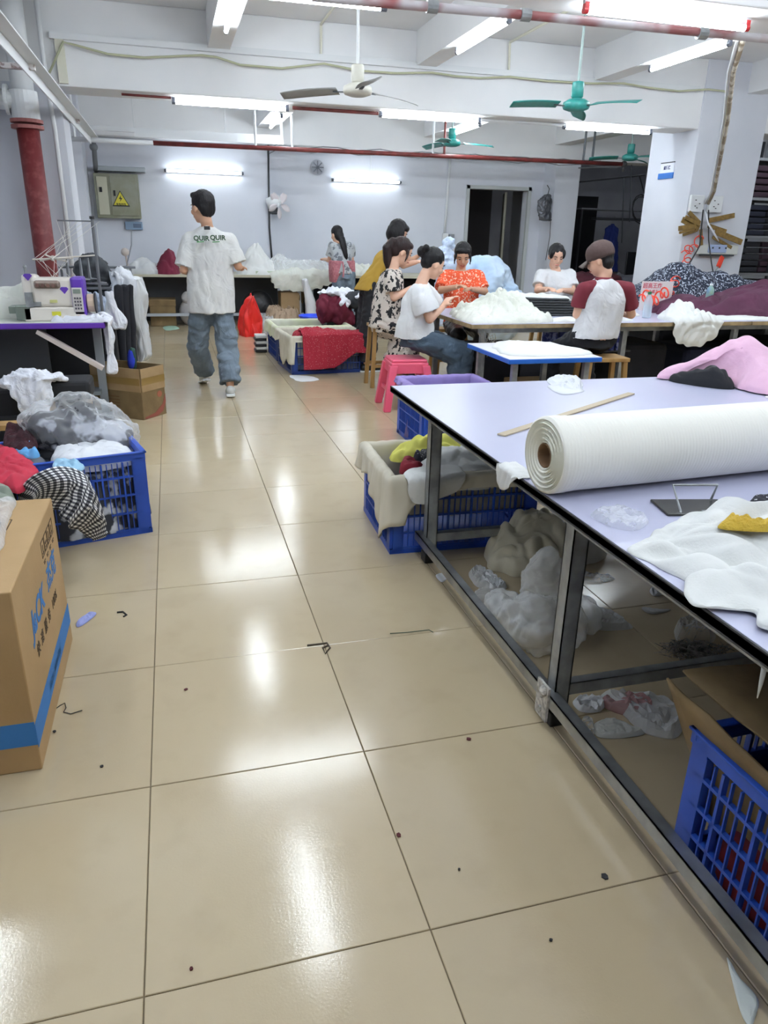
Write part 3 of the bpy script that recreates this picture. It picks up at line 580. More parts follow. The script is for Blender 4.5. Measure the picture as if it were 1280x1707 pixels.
MB().b2(1.005, 1.009, .0, 3.0, .085, .125).b2(1.005, 1.04, .0, 3.0, .121, .125).build('front_rail', mat('bright_galvanised', 'a9acad', .3, .85, c2='8b8e90', ns=10), t, world=True)
for y in (1.66,): MB().b2(.998, 1.006, y-.005, y+.065, .03, .15).cyl((.992, y+.03, .11), (1.0, y+.03, .11), .01, n=6).cyl((.992, y+.03, .06), (1.0, y+.03, .06), .01, n=6).ball((1.0, y+.02, .13), .018).build('bolt_plate', mat('white_tape', 'c9c5bd', .6, c2='8d8a85', ns=60), t, world=True)
MB().b2(1.02, 3.85, 2.88, 2.9, TZ-.07, TZ-.03).b2(1.02, 1.06, .1, 3.4, TZ-.05, TZ-.03).build('under_frame', steel, t, world=True)
# worktable with the seated women
t = thing('work_table', 'long work table with scuffed wooden edge where the women sit', 'table', (2.3, 5.6, 0))
WZ = .75; tan_e = mat('worn_plywood_edge', 'a28c68', .7, c2='7d6a4c', ns=12)
MB().b2(2.3, 5.0, 5.62, 6.95, WZ-.035, WZ-.003).b2(5.01, 7.6, 5.62, 6.95, WZ-.035, WZ-.003).build('core_board', tan_e, t, world=True)
MB().b2(2.303, 3.4, 5.624, 6.947, WZ-.003, WZ).b2(3.403, 4.997, 5.624, 6.947, WZ-.003, WZ).b2(5.013, 7.6, 5.624, 6.947, WZ-.003, WZ).build('table_top', lav_top, t, world=True)
for x in (2.42, 3.75, 4.9, 6.3, 7.5):
    for y in (5.7, 6.85): MB().b2(x, x+.045, y, y+.045, 0, WZ-.035).build('leg', steel, t, world=True)
MB().b2(2.4, 7.55, 5.7, 5.73, WZ-.08, WZ-.035).b2(2.4, 7.55, 6.88, 6.9, WZ-.08, WZ-.035).build('under_frame', steel, t, world=True)
t = thing('fabric_table', 'table behind the work table, buried under dark fabric', 'table', (4.9, 7.1, 0))
MB().b2(4.6, 8.2, 7.0, 8.4, WZ-.035, WZ).build('table_top', tan_e, t, world=True)
for x in (4.7, 8.1):
    for y in (7.1, 8.3): MB().b2(x, x+.045, y, y+.045, 0, WZ-.035).build('leg', steel, t, world=True)
# thread lint on the worktable corner legs
lint = mat('grey_lint', '9a958c', .95)
for x, y, nm in ((2.44, 5.7, 'left corner leg of the work table'), (6.32, 5.7, 'right leg of the work table')):
    random.seed(int(x*10)); mb = MB()
    for k in range(36):
        a = random.uniform(0, 6.28); z = random.uniform(WZ-.2, WZ-.06); q = Vector((x+.02+.05*math.cos(a), y-.02+.03*math.sin(a), z))
        mb.tube([q, q+Vector((random.uniform(-.05, .05), -.02, random.uniform(-.06, .04))), q+Vector((random.uniform(-.06, .06), -.01, -.08))], .002, 3)
    tag(mb.build('thread_tangle', lint), 'tangle of grey threads caught on the '+nm, 'thread', kind='stuff')
# small blue-edged table
t = thing('side_table', 'small white table with a bright blue edge band', 'table', (2.22, 4.7, 0))
MB().b2(2.22, 2.95, 4.7, 5.5, .585, .617).build('core_board', mat('blue_edge_band', '2166c4', .4), t, world=True, bev=.004)
MB().b2(2.224, 2.946, 4.704, 5.496, .617, .62).build('table_top', mat('white_top', 'e9e9ee', .35), t, world=True)
for x, y in ((2.28, 4.76), (2.85, 4.76), (2.28, 5.4), (2.85, 5.4)): MB().b2(x, x+.04, y, y+.04, 0, .585).build('leg', steel, t, world=True)
heap('folded_garment', white_c, [(2.33, 4.82), (2.9, 4.8), (2.9, 5.15), (2.8, 5.42), (2.45, 5.45), (2.3, 5.1)], .62, h=.03, fold=.012, freq=6, label='white folded cloth lying on the blue-edged table', cat='cloth', nu=70, nr=20)
# back table (two units)
for xa, xb, nm in ((-.55, 2.0, 'left'), (2.05, 4.9, 'right')):
    t = thing('back_table', 'long low table against the back wall, '+nm+' one', 'table', (xa, 12, 0))
    MB().b2(xa, xb, 11.9, 12.9, .74, .775).build('table_top', mat('dull_table_top', 'b4b09c', .5), t, world=True)
    for x in (xa+.05, (xa+xb)/2, xb-.1):
        for y in (11.95, 12.8): MB().b2(x, x+.05, y, y+.05, 0, .74).build('leg', mat('pale_leg', 'aab0b8', .5), t, world=True)
    MB().b2(xa, xb, 12.0, 12.04, .16, .2).build('foot_rail', mat('pale_leg', 'aab0b8', .5), t, world=True)
# ================= fabric roll on the cutting table
RR = .113; a, b_ = Vector((1.0, 1.83, TZ+RR)), Vector((3.2, 1.99, TZ+RR)); d = (b_-a).normalized()
t = thing('fabric_roll', 'big roll of ribbed white fabric lying across the cutting table', 'fabric roll', a)
M = Matrix((d.cross(Vector((0, 0, 1))).normalized(), Vector((0, 0, 1)), d)).transposed()
M = Matrix((Vector((0, 0, 1)).cross(d), Vector((0, 0, 1)), d)).transposed()
rf = mat('ribbed_white_fabric', 'f1efe6', .85, sheen=.2); N, L, b = nodes(rf); tc = N.new('ShaderNodeTexCoord'); wv = N.new('ShaderNodeTexWave'); wv.inputs['Scale'].default_value = 28; wv.inputs['Distortion'].default_value = 1.2; wv.inputs['Detail Scale'].default_value = .6
L.new(tc.outputs['Object'], wv.inputs['Vector']); bp = N.new('ShaderNodeBump'); bp.inputs['Strength'].default_value = .25; bp.inputs['Distance'].default_value = .004; L.new(wv.outputs[0], bp.inputs['Height']); L.new(bp.outputs[0], b.inputs['Normal'])
LL = (b_-a).length
prof = [(RR*.93, -.004), (RR*.985, 0), (RR, .006), (RR, .045), (RR*.985, .05), (RR*.985, .07), (RR*.97, .075), (RR*.975, .085), (RR*.985, .3), (RR*.99, 1), (RR*.985, 2), (RR*.975, LL)]
MB().lathe(prof, n=72, M=M).build('wound_fabric', rf, t, smooth=True)
ends = [(.036, .012)]
for k in range(14): r0 = .037+k*(RR*.93-.037)/14; ends += [(r0, .004*math.sin(k*2.1)), (r0+.0035, .003*math.sin(k*2.1)-.004)]
ends += [(RR*.93, -.004)]
MB().lathe(ends, n=64, M=M).build('fabric_layers', mat('roll_end', 'ecebdf', .9), t, smooth=False)
MB().lathe([(.036, .012), (.036, -.002), (.0315, -.002), (.031, .5), (0, .5)], n=32, M=M).build('cardboard_core', mat('core_brown', '6d5136', .85), t, smooth=True)
# things on the cutting table
p, q = P(835, 727, z=TZ), P(1052, 657, z=TZ); tag(MB().bar(p+Vector((0, 0, .004)), q+Vector((0, 0, .004)), .035, .006).build('wooden_ruler', mat('ruler_wood', 'b6a68c', .6), bev=.001), 'thin wooden ruler lying behind the white fabric roll', 'ruler')
c = P(1155, 848, z=TZ); t = thing('phone_stand', 'small black phone stand with a metal frame on the cutting table', 'stand', c, R(-12))
MB().box((0, 0, .004), (.2, .12, .007)).build('base', mat('dark_glass', '3b3a38', .25), t, bev=.003)
o = MB().tube([(-.055, -.04, .008), (-.055, .03, .06), (.075, .03, .06), (.075, .05, .01)], .0035, 6).tube([(-.055, -.04, .008), (-.06, -.05, .006)], .003, 6).build('frame', steel, t)
MB().bar((.0, -.055, .012), (.12, -.035, .014), .014, .004).build('clip', steel, t)
heap('plastic_scrap', film, [P(x, y, z=TZ) for x, y in ((985, 860), (1025, 850), (1055, 862), (1082, 872), (1055, 886), (1015, 878))], TZ, h=.008, fold=.012, freq=22, seed=5, label='crumpled clear plastic scrap on the cutting table edge', cat='plastic', nu=60, nr=14, flat=True)
heap('plastic_scrap', mat('thin_white_paper', 'd6d9df', .4), [P(x, y, z=TZ) for x, y in ((915, 632), (940, 627), (967, 632), (968, 652), (945, 650), (915, 640))], TZ, h=.001, fold=.012, freq=22, seed=6, label='thin white curled scrap at the far edge of the cutting table', cat='scrap', nu=40, nr=10, flat=True)
p = P(920, 650, z=TZ); heap('paper_scrap', mat('thin_white_paper', 'd6d9df', .4), [P(x, y, z=TZ) for x, y in ((912, 645), (940, 640), (972, 652), (940, 658))], TZ, h=.004, fold=.004, freq=16, seed=6, label='flat white paper strip beside the curled scrap', cat='scrap', nu=30, nr=6)
p = P(1258, 832, z=TZ); heap('dotted_cloth', pattern('polka_black', 'dots', '1d1d26', 'e8e8ea', 75, thr=.16), [P(x, y, z=TZ) for x, y in ((1246, 846), (1262, 834), (1290, 836), (1300, 852), (1262, 856))], TZ, h=.025, fold=.01, freq=18, label='small black cloth with white dots by the right edge', cat='cloth', nu=50, nr=14)
heap('yellow_trim', mat('mustard_lace', 'c9a83c', .9, bump=1, bs=120), [P(x, y, z=TZ+.08) for x, y in ((1200, 868), (1214, 854), (1250, 858), (1300, 857), (1310, 872), (1250, 874))], TZ+.06, h=.012, fold=.015, freq=26, seed=3, label='mustard yellow lace trim above the white cloth pile', cat='trim', nu=60, nr=16)
pts = [(x, y) for x, y in ((1062, 925), (1085, 890), (1120, 872), (1165, 858), (1230, 880), (1300, 878), (1420, 885), (1500, 960), (1420, 1040), (1290, 1012), (1215, 1000), (1145, 968))]
heap('white_cloth_pile', white_c, [P(x, y, z=TZ) for x, y in pts], TZ, h=.012, fold=.042, freq=5.2, seed=2, pw=9, bumps=[(1.3, 1.42, .14, .1, .04), (1.45, 1.45, .14, .12, .05), (1.62, 1.33, .2, .15, .06)], label='soft heap of white cloth on the cutting table, upper layer', cat='cloth', nu=160, nr=44, warp=.9)
pts = [(1140, 985), (1150, 1015), (1205, 1023), (1255, 1030), (1262, 1052), (1310, 1068), (1420, 1120), (1480, 1060), (1400, 1000), (1290, 965), (1200, 952), (1150, 962)]
heap('white_cloth_pile', white_c, [P(x, y, z=TZ) for x, y in pts], TZ+.008, h=.012, fold=.028, freq=6, seed=9, bumps=[(1.2, 1.2, .12, .08, .02), (1.35, 1.1, .15, .1, .03)], label='flat folded white cloth overlapping the near edge of the cutting table', cat='cloth', nu=130, nr=30, pw=8)
tag(MB().tube([P(1288, 1068, z=TZ), P(1284, 1088, z=.66), P(1275, 1108, z=.64), P(1268, 1140, z=.6), P(1262, 1164, z=.57)], [.006, .007, .006, .004, .001], 8, flat=.4).build('cloth_strip', white_c, smooth=True), 'narrow white selvedge strip dangling off the table', 'strip')
# pink cloth over dark cloth, far right of the cutting table
pk = mat('pink_cloth', 'e6bcd4', .85, c2='dfb0cb', ns=3, bump=.15, bs=120, sheen=.2, wr=.5, ws=5)
bk = [(2.55, 3.36), (2.9, 3.0), (3.3, 2.75), (3.85, 2.7), (3.85, 3.42), (3.2, 3.44), (2.8, 3.44)]
heap('dark_cloth', mat('black_cloth', '1c1d22', .9), [(2.5, 3.33), (2.55, 3.2), (2.61, 3.11), (2.69, 3.06), (2.73, 3.14), (2.7, 3.28), (2.6, 3.35)], TZ, h=.05, fold=.025, freq=8, bumps=[(2.65, 3.17, .08, .08, .05)], seed=4, label='black cloth bunched under the pink fabric', cat='cloth', nu=90, nr=26)
heap('pink_cloth', pk, [(2.47, 3.42), (2.52, 3.33), (2.62, 3.3), (2.71, 3.2), (2.72, 3.05), (2.74, 2.9), (2.95, 2.78), (3.3, 2.62), (3.8, 2.6), (3.85, 3.3), (3.4, 3.42), (2.9, 3.43)], TZ+.006, h=.05, fold=.055, freq=3.4, seed=7, bumps=[(2.86, 3.28, .18, .2, .15), (3.25, 3.1, .35, .25, .12)], label='pale pink fabric heaped on the far corner of the cutting table', cat='cloth', nu=150, nr=44, sx=.5, warp=.9)
heap('pale_cloth', mat('pale_pink_white', 'e6dcdf', .85), [(2.7, 2.78), (2.8, 2.9), (3.1, 2.85), (3.6, 2.72), (3.6, 2.45), (3.0, 2.55)], TZ, h=.025, fold=.01, seed=8, label='pale folded cloth between the pink fabric and the roll', cat='cloth', nu=60, nr=16)
def tailfn(u, v):
    y = 2.12-.17*u; L_ = .075*math.sin(min(1, u*1.15)*math.pi)**.7*(1 if u < .85 else .7); s = v*(.06+L_)
    if s < .06: return Vector((1.055-s, y+.01*NZ(Vector((u*5, v*4, 1))), TZ+.003+.004*abs(NZ(Vector((u*9, v*7, 2))))))
    return Vector((.992-.012*NZ(Vector((u*7, 1, 5)))-.006, y+(s-.06)*.35, TZ+.002-(s-.06)))
tag(MB().grid(tailfn, 26, 16).build('fabric_tail', white_c, smooth=True, thick=.001), 'loose corner of white fabric hanging off the table beside the roll', 'cloth')
# ================= crates
def crate(label, w_, d_, h, loc, rz, m, group=None, plate=True, nv=(11, 9)):
    t = thing('plastic_crate', label, 'crate', loc, rz, group)
    MB().box((0, 0, .012), (w_-.02, d_-.02, .02)).build('base', m, t)
    rm = MB(); e = .018
    for sy in (-1, 1): rm.box((0, sy*(d_/2-e/2), h-.02), (w_, e, .04)).box((0, sy*(d_/2-.004), h-.003), (w_+.012, .02, .008))
    for sx in (-1, 1): rm.box((sx*(w_/2-e/2), 0, h-.02), (e, d_-2*e, .04)).box((sx*(w_/2-.004), 0, h-.003), (.02, d_+.012, .008))
    rm.build('rim', m, t, bev=.003)
    for sx in (-1, 1):
        for sy in (-1, 1): MB().box((sx*(w_/2-.012), sy*(d_/2-.035), h/2-.01), (.024, .05, h-.03)).box((sx*(w_/2-.04), sy*(d_/2-.012), h/2-.01), (.05, .024, h-.03)).build('corner_post', m, t)
    for ax, L_, off, n in (('x', w_, d_/2, nv[0]), ('x', w_, -d_/2, nv[0]), ('y', d_, w_/2, nv[1]), ('y', d_, -w_/2, nv[1])):
        mb = MB(); s = 1 if off > 0 else -1
        def bx(a, z, la, lz, th): 
            o_ = off-s*th/2
            mb.box((a, o_, z) if ax == 'x' else (o_, a, z), (la, th, lz) if ax == 'x' else (th, la, lz))
        inner = L_-.12
        for k in range(n*2+1):
            a = -inner/2+inner*k/(n*2); big = k % 4 == 0
            bx(a, h/2-.02, .008 if big else .004, h-.05, .016 if big else .009)
        for z in (.03, h*.28, h*.5, h*.72): bx(0, z, L_-.06, .009, .013)
        bx(0, .012, L_, .024, .02)
        if plate and ax == 'x': bx(0, h*.58, L_*.26, h*.3, .011)
        mb.build('side_panel', m, t)
    return t
def liner(t, w_, d_, h, m, label, drop, name='cloth_liner', inside=.22, seed=0, wav=.012):
    "cloth lining the crate and folded out over the rim; drop(angle 0..1 round the rim) = how far it hangs"
    per = [(-w_/2, -d_/2), (w_/2, -d_/2), (w_/2, d_/2), (-w_/2, d_/2)]; tot = 2*(w_+d_)
    def pos(u):
        s = (u % 1)*tot
        for k, L_ in enumerate((w_, d_, w_, d_)):
            if s <= L_ or k == 3:
                a, b = per[k], per[(k+1) % 4]; q = min(1, s/L_); n = ((0, -1), (1, 0), (0, 1), (-1, 0))[k]; return a[0]+(b[0]-a[0])*q, a[1]+(b[1]-a[1])*q, n, q, k
            s -= L_
    org = t.location; cr, sr = math.cos(t.rotation_euler.z), math.sin(t.rotation_euler.z)
    def fn(u, v):
        x, y, n, q, k = pos(u); ang = Vector(n+(0,))
        if q < .08: ang += Vector({0: (-1, 0, 0), 1: (0, -1, 0), 2: (1, 0, 0), 3: (0, 1, 0)}[k])*(1-q/.08)*.5
        if q > .92: ang += Vector({0: (1, 0, 0), 1: (0, 1, 0), 2: (-1, 0, 0), 3: (0, -1, 0)}[k])*(q-.92)/.08*.5
        wv = NZ(Vector((u*38+seed, v*2, seed))); wv2 = NZ(Vector((u*90, v*3, seed+4)))
        dr = drop(u, x, y)*(1+.25*NZ(Vector((u*17, seed, 1))))
        if v < .4: z = h-inside*(1-v/.4)+.01; off = -.03-.02*(1-v/.4)+wav*.6*wv
        elif v < .55: q2 = (v-.4)/.15; z = h+.012+.008*math.sin(q2*math.pi); off = -.03+q2*.05+wav*.3*wv
        else: q2 = (v-.55)/.45; z = h+.01-dr*q2; off = .022+q2*.012+wav*(.4+q2)*wv*1.3+.006*wv2
        X, Y = x+ang.x*off, y+ang.y*off
        return Vector((org.x+X*cr-Y*sr, org.y+X*sr+Y*cr, z+org.z+.004*wv2))
    o = MB().grid(fn, 220, 22, cu=True).build(name, m, None, smooth=True, thick=.003)
    return tag(o, label, 'cloth')
# left crate
a = Vector((-.19, 3.56, 0)); rz = R(14); w_, d_ = .66, .46
ux, uy = Vector((math.cos(rz), math.sin(rz), 0)), Vector((-math.sin(rz), math.cos(rz), 0))
cc = a-ux*(w_/2)+uy*(d_/2); LC = cc.copy()
crate('blue lattice crate of garments on the left, nearest the aisle', w_, d_, .42, cc, rz, blue_pl)
def lp(x, y): q = LC+ux*x+uy*y; return (q.x, q.y)
heap('garment_fill', mat('dark_mixed_cloth', '33363f', .9, c2='b9bec8', ns=9, fac=(.5, .56)), [lp(-.28, -.19), lp(.28, -.19), lp(.28, .19), lp(-.28, .19)], .03, h=.3, fold=.03, freq=9, pw=14, label='mixed garments filling the left blue crate', cat='garments', nu=90, nr=20, floor=.0)
heap('white_bundle', mat('white_film_bundle', 'e4e6ea', .5, bump=.4, bs=40), [lp(-.05, -.17), lp(.27, -.17), lp(.28, .05), lp(.1, .12), lp(-.05, .05)], .34, h=.08, fold=.02, freq=10, seed=4, label='white wrapped bundle in the left blue crate', cat='bundle', nu=80, nr=20)
# big translucent bag on top
fuse_c = P(130, 715, Y=3.95)
t = thing('plastic_bag', 'big translucent plastic bag of dark clothes over the left crate', 'bag', (fuse_c.x, 3.95, .42))
cx, cy = -.54, 3.93
mb = MB().ball((cx, cy, .47), (.24, .19, .13)).ball((cx+.1, cy-.02, .43), (.2, .18, .11)).ball((cx+.02, cy, .56), (.12, .1, .07)).ball((cx+.2, cy-.06, .4), (.1, .12, .06)).ball((cx-.12, cy-.02, .5), (.12, .12, .09))
fuse(mb, 'film', plastic('bag_film', 'f6f8fb', .14, .2), t, .011, 3, lambda a: .022*ridge(a[0], a[1], a[2]*.7, 8)+.012*ridge(a[0], a[1], a[2]*.6, 19))
mb = MB().ball((cx-.02, cy, .43), (.2, .165, .11)).ball((cx+.13, cy-.02, .41), (.15, .14, .08)).ball((cx+.05, cy-.05, .54), (.07, .06, .05)).ball((cx-.13, cy-.03, .48), (.09, .1, .07))
fuse(mb, 'clothes_inside', mat('dark_grey_cloth', '25262d', .9, c2='b9bcc6', ns=7, fac=(.52, .58)), t, .014, 3, lambda a: .02*ridge(a[0], a[1], a[2], 9))
MB().box((cx+.0, cy-.05, .33), (.34, .2, .1)).build('bag_base', mat('dark_grey_cloth2', '2d2f37', .9), t, world=True, bev=.03)
# second crate behind/left carrying the heap
t2 = crate('dark blue crate buried under clothes at the left edge', .62, .46, .36, (-1.12, 3.42, 0), R(14), navy_pl)
heap('red_cloth', mat('crimson_cloth', 'b5283f', .85, bump=.2, bs=120), [P(x, y, z=.43) for x, y in ((-60, 745), (5, 735), (35, 748), (60, 772), (47, 792), (28, 808), (0, 800), (-60, 800))], .39, h=.04, fold=.03, freq=7, seed=2, label='crimson red cloth on the clothes heap at the left edge', cat='cloth', nu=90, nr=24)
heap('blue_cloth', mat('sky_blue_cloth', '5f9fd0', .85), [P(x, y, z=.44) for x, y in ((8, 736), (30, 731), (50, 740), (66, 755), (50, 758), (25, 750))], .42, h=.02, fold=.03, freq=10, seed=3, label='sky blue cloth tucked behind the red cloth', cat='cloth', nu=70, nr=18)
heap('blue_cloth', mat('pale_blue_cloth', '9cc4dc', .85), [P(x, y, z=.44) for x, y in ((88, 770), (105, 760), (138, 770), (136, 780), (115, 782), (92, 778))], .425, h=.015, fold=.02, freq=10, seed=5, label='pale blue cloth beside the checked cloth on the left', cat='cloth', nu=60, nr=16)
heap('maroon_cloth', mat('dark_maroon_knit', '41161f', .9, c2='2a0e16', ns=20, bump=.8, bs=60), [P(x, y, z=.46) for x, y in ((5, 722), (20, 706), (45, 702), (58, 712), (60, 738), (35, 742), (8, 738))], .42, h=.05, fold=.04, freq=14, seed=7, label='dark maroon knitted cloth beside the plastic bag', cat='cloth', nu=80, nr=22)
heap('grey_cloth', mat('sage_grey_cloth', '7d8579', .85), [P(x, y, z=.42) for x, y in ((-80, 800), (-10, 790), (22, 808), (30, 850), (20, 880), (-80, 880))], .30, h=.12, fold=.04, freq=5, seed=3, label='sage grey cloth hanging down at the left edge', cat='cloth', nu=80, nr=22)
# checked cloth: parametric drape
ck = pattern('gingham_black_white', 'check', 'f2f2f0', '16161c', 36, cc='6d6d74')
C0 = [P(28, 842, z=.3), P(40, 806, z=.42), P(70, 785, z=.48), P(105, 778, z=.47), P(140, 790, z=.42), P(160, 825, z=.34), P(174, 865, z=.2), P(166, 893, z=.13)]
def drape(u, v):
    A = [Vector(c) for c in C0]; m = len(A)-1; s = u*m; k = min(int(s), m-1); q = s-k
    p0, p1, p2, p3 = A[max(k-1, 0)], A[k], A[k+1], A[min(k+2, m)]
    top = .5*((2*p1)+(p2-p0)*q+(2*p0-5*p1+4*p2-p3)*q*q+(3*p1-p0-3*p2+p3)*q**3)
    B = [P(25, 848, z=.3), P(60, 842, z=.3), P(95, 850, z=.28), P(112, 878, z=.22), P(130, 886, z=.15), P(150, 902, z=.09)]
    m2 = len(B)-1; s = u*m2; k = min(int(s), m2-1); bot = B[k].lerp(B[k+1], s-k)
    mid = top.lerp(bot, v); f = .03*ridge(u*1.1, v*.25, 3, 5)*min(1, v*3)
    out = Vector((.12, -.1, .05)).normalized()
    return mid+out*(.05*math.sin(v*math.pi)+f)
mb = MB().grid(drape, 90, 34); mb.uv = [((i % 90)/89*.62, (i//90)/33*.42) for i in range(90*34)]
tag(mb.build('checked_cloth', ck, smooth=True, thick=.004), 'black and white gingham cloth draped down beside the left crate', 'cloth')
0 and heap('grey_cloth', mat('olive_grey_cloth', '5f6157', .85), [P(x, y, z=.05) for x, y in ((60, 890), (110, 880), (130, 890), (128, 905), (105, 908), (70, 908))], .0, h=.05, fold=.03, freq=6, seed=13, label='olive grey cloth under the gingham cloth', cat='cloth', nu=60, nr=16)
# ================= big cardboard carton at left
bx0, by0, by1, bh, bw = -.455, 1.84, 2.56, .555, .62
t = thing('carton', 'large tan carton with blue printed lettering and a blue band, left foreground', 'box', (bx0-bw/2, (by0+by1)/2, 0))
cm = mat('tan_carton_board', 'ab8c62', .78, c2='a08157', ns=3, bump=.06, bs=80)
MB().b2(bx0-bw, bx0, by0, by1, 0, bh).build('board', cm, t, world=True, bev=.004)
blue_ink = mat('blue_print_ink', '2f6fae', .75); ink = mat('dark_print_ink', '4a3a26', .85)
MB().b2(bx0, bx0+.0012, by0, by1, .075, .15).b2(bx0-bw, bx0, by0-.0012, by0, .085, .16).build('printed_band', blue_ink, t, world=True)
def side(o, y, z): return basis((bx0+.0008, y, z), (0, 1, 0), (0, 0, 1))
def ptext(s, y, z, sz, m, nm, bold=0, sh=0, sy=1):
    M = side(0, y, z); Mh = Matrix(((1, sh, 0, 0), (0, sy, 0, 0), (0, 0, 1, 0), (0, 0, 0, 1)))
    o = text(nm, s, sz*1.08, m, M @ Mh, ext=.0004, bold=bold); o.parent = t; o.location = -Vector(t.location); return o
ptext('JaCK', 2.10, .365, .095, blue_ink, 'printed_name', .0028, .25); ptext('杰克', 2.365, .37, .082, blue_ink, 'printed_name', .0022, .2)
for kk, ch in enumerate('快速服务'): ptext(ch, 2.03+kk*.068, .275, .042, ink, 'printed_slogan', .0004)
ptext('100%', 2.345, .275, .042, ink, 'printed_slogan', .0004)
ptext('jack sewing', 2.2, .112, .05, mat('faded_band_print', '6f8fae', .8), 'band_print', .0005)
mb = MB()
for k in range(4):
    y = 2.27+k*.058
    for (ya, yb, za, zb) in ((y, y+.05, .505, .508), (y, y+.05, .455, .458), (y, y+.003, .455, .508), (y+.047, y+.05, .455, .508)): mb.b2(bx0, bx0+.0012, ya, yb, za, zb)
    mb.b2(bx0, bx0+.0012, y+.015, y+.034, .463, .468)
    mb.b2(bx0, bx0+.0012, y+.022, y+.027, .468, .492) if k != 1 else mb.b2(bx0, bx0+.0012, y+.012, y+.038, .475, .482)
    mb.b2(bx0, bx0+.0012, y+.01, y+.04, .437, .440).b2(bx0, bx0+.0012, y+.015, y+.035, .43, .433)
mb.build('handling_symbols', ink, t, world=True)
mb = MB(); X_, Y_, Z_ = bx0-.16, 2.2, bh
for k in range(28):
    a, c = 2*math.pi*k/28, 2*math.pi*(k+1)/28; mb.bar((X_+.055*math.cos(a), Y_+.055*math.sin(a), Z_+.0008), (X_+.055*math.cos(c), Y_+.055*math.sin(c), Z_+.0008), .003, .001)
mb.bar((X_-.05, Y_, Z_+.0008), (X_+.05, Y_, Z_+.0008), .003, .001).bar((X_, Y_-.05, Z_+.0008), (X_, Y_+.05, Z_+.0008), .003, .001)
for (xa, ya, xb, yb) in ((-.1, .08, .07, .08), (.07, .08, .07, .17), (.07, .17, -.1, .17), (-.1, .17, -.1, .08), (-.04, .08, -.04, .17)): mb.bar((X_+xa, Y_+ya, Z_+.0008), (X_+xb, Y_+yb, Z_+.0008), .003, .001)
for k in range(5): mb.b2(X_-.03, X_+.055, Y_+.095+k*.014, Y_+.099+k*.014, Z_, Z_+.001)
mb.build('top_print', ink, t, world=True)
MB().b2(bx0-bw-.0, bx0-.25, by0+.02, by1, bh, bh+.0015).build('packing_tape', plastic('brown_tape', 'c9b083', .4), t, world=True)
heap('plastic_sheet', film, [P(x, y, z=bh) for x, y in ((-90, 850), (-20, 836), (25, 834), (15, 870), (-5, 930), (-90, 930))], bh, h=.01, fold=.012, freq=14, seed=4, label='crinkled clear plastic sheet on top of the big carton', cat='plastic', nu=60, nr=16, flat=True)
ch_ = MB().b2(bx0-.2, bx0-.1, by0-.0012, by0, .23, .233); ch_.build('carton_line', ink, t, world=True)
# ================= small open carton
a = Vector((-.30, 5.95, 0)); e1 = Vector((-.37, .27, 0)).normalized(); e2 = Vector((.27, .37, 0)).normalized(); w1, w2, hh = .47, .27, .40
e2 = Vector((.5, .62, 0)).normalized()
t = thing('open_carton', 'open cardboard carton with taped flaps folded down, by the sewing table', 'box', a)
c4 = [Vector((0, 0, 0)), e1*w1, e1*w1+e2*w2, e2*w2]
names = ['front', 'left', 'back', 'right']
for k in range(4):
    p0, p1 = c4[k], c4[(k+1) % 4]
    MB().bar(p0+Vector((0, 0, hh/2)), p1+Vector((0, 0, hh/2)), .006, hh).build('side_wall', card_d, t)
    n_ = (p1-p0).cross(Vector((0, 0, 1))).normalized()*(-.008)
    cen = (c4[0]+c4[2])/2
    if (p0-cen).dot(n_) < 0: n_ = -n_
    q0, q1 = p0+n_, p1+n_
    o = MB().bar(q0+Vector((0, 0, hh-.09)), q1+Vector((0, 0, hh-.09)), .006, .18).build('folded_flap', card, t)
    MB().bar(q0+n_*.5+Vector((0, 0, hh-.1)), q1+n_*.5+Vector((0, 0, hh-.1)), .002, .055).build('tape_strip', mat('brown_packing_tape', '8a6f3c', .35), o)
MB().add([c4[0], c4[1], c4[2], c4[3]], [(0, 1, 2, 3)]).build('bottom', card_d, t, thick=.006)
q0, q1 = c4[0]+Vector((.004, -.004, .1)), c4[3]+Vector((.004, -.004, .1)); dd = (q1-q0)
mb = MB()
for k in range(8):
    u0, u1 = k/8, (k+1)/8; z0_, z1_ = .02+.03*u0, .05+.12*u0**2; z2_ = .05+.12*u1**2
    A, C_ = c4[0].lerp(c4[3], .1+.85*u0), c4[0].lerp(c4[3], .1+.85*u1); nn = Vector((e2.y, -e2.x, 0))*.006
    mb.add([A+nn+Vector((0, 0, z1_-.03*u0-.02)), C_+nn+Vector((0, 0, z2_-.03*u1-.02)), C_+nn+Vector((0, 0, z2_+.01)), A+nn+Vector((0, 0, z1_+.005))], [(0, 1, 2, 3)])
nn = (c4[0]-c4[1]).normalized()*.005; sp = [(.05, .005), (.6, .005), (.85, .03), (1, .1), (1, .17), (.85, .09), (.5, .035), (.05, .02)]
mb = MB(); mb.add([c4[0].lerp(c4[3], u)+nn+Vector((0, 0, z)) for u, z in sp], [(0, 1, 6, 7), (1, 2, 5, 6), (2, 3, 4, 5)]); mb.build('printed_swoosh', mat('faded_red_print', '8a4a3c', .8), t, thick=.001)
A = c4[0].lerp(c4[3], .72)+Vector((e2.y, -e2.x, 0))*.006+Vector((0, 0, .17)); mb = MB()
ud = (c4[3]-c4[0]).normalized(); A = c4[0].lerp(c4[3], .75)+nn+Vector((0, 0, .175))
mb.add([A+ud*.03*math.cos(k*.628)+Vector((0, 0, .026*math.sin(k*.628))) for k in range(10)], [tuple(range(10))]); mb.build('printed_mark', mat('faded_orange_print', '9a5a42', .8), t, thick=.001)
mb = MB()
for k in range(5): q = c4[0].lerp(c4[1], .6)+Vector((e1.y, -e1.x, 0))*-.0; qa = c4[0].lerp(c4[1], .45)+Vector((-e1.y, e1.x, 0))*-.005*-1; 
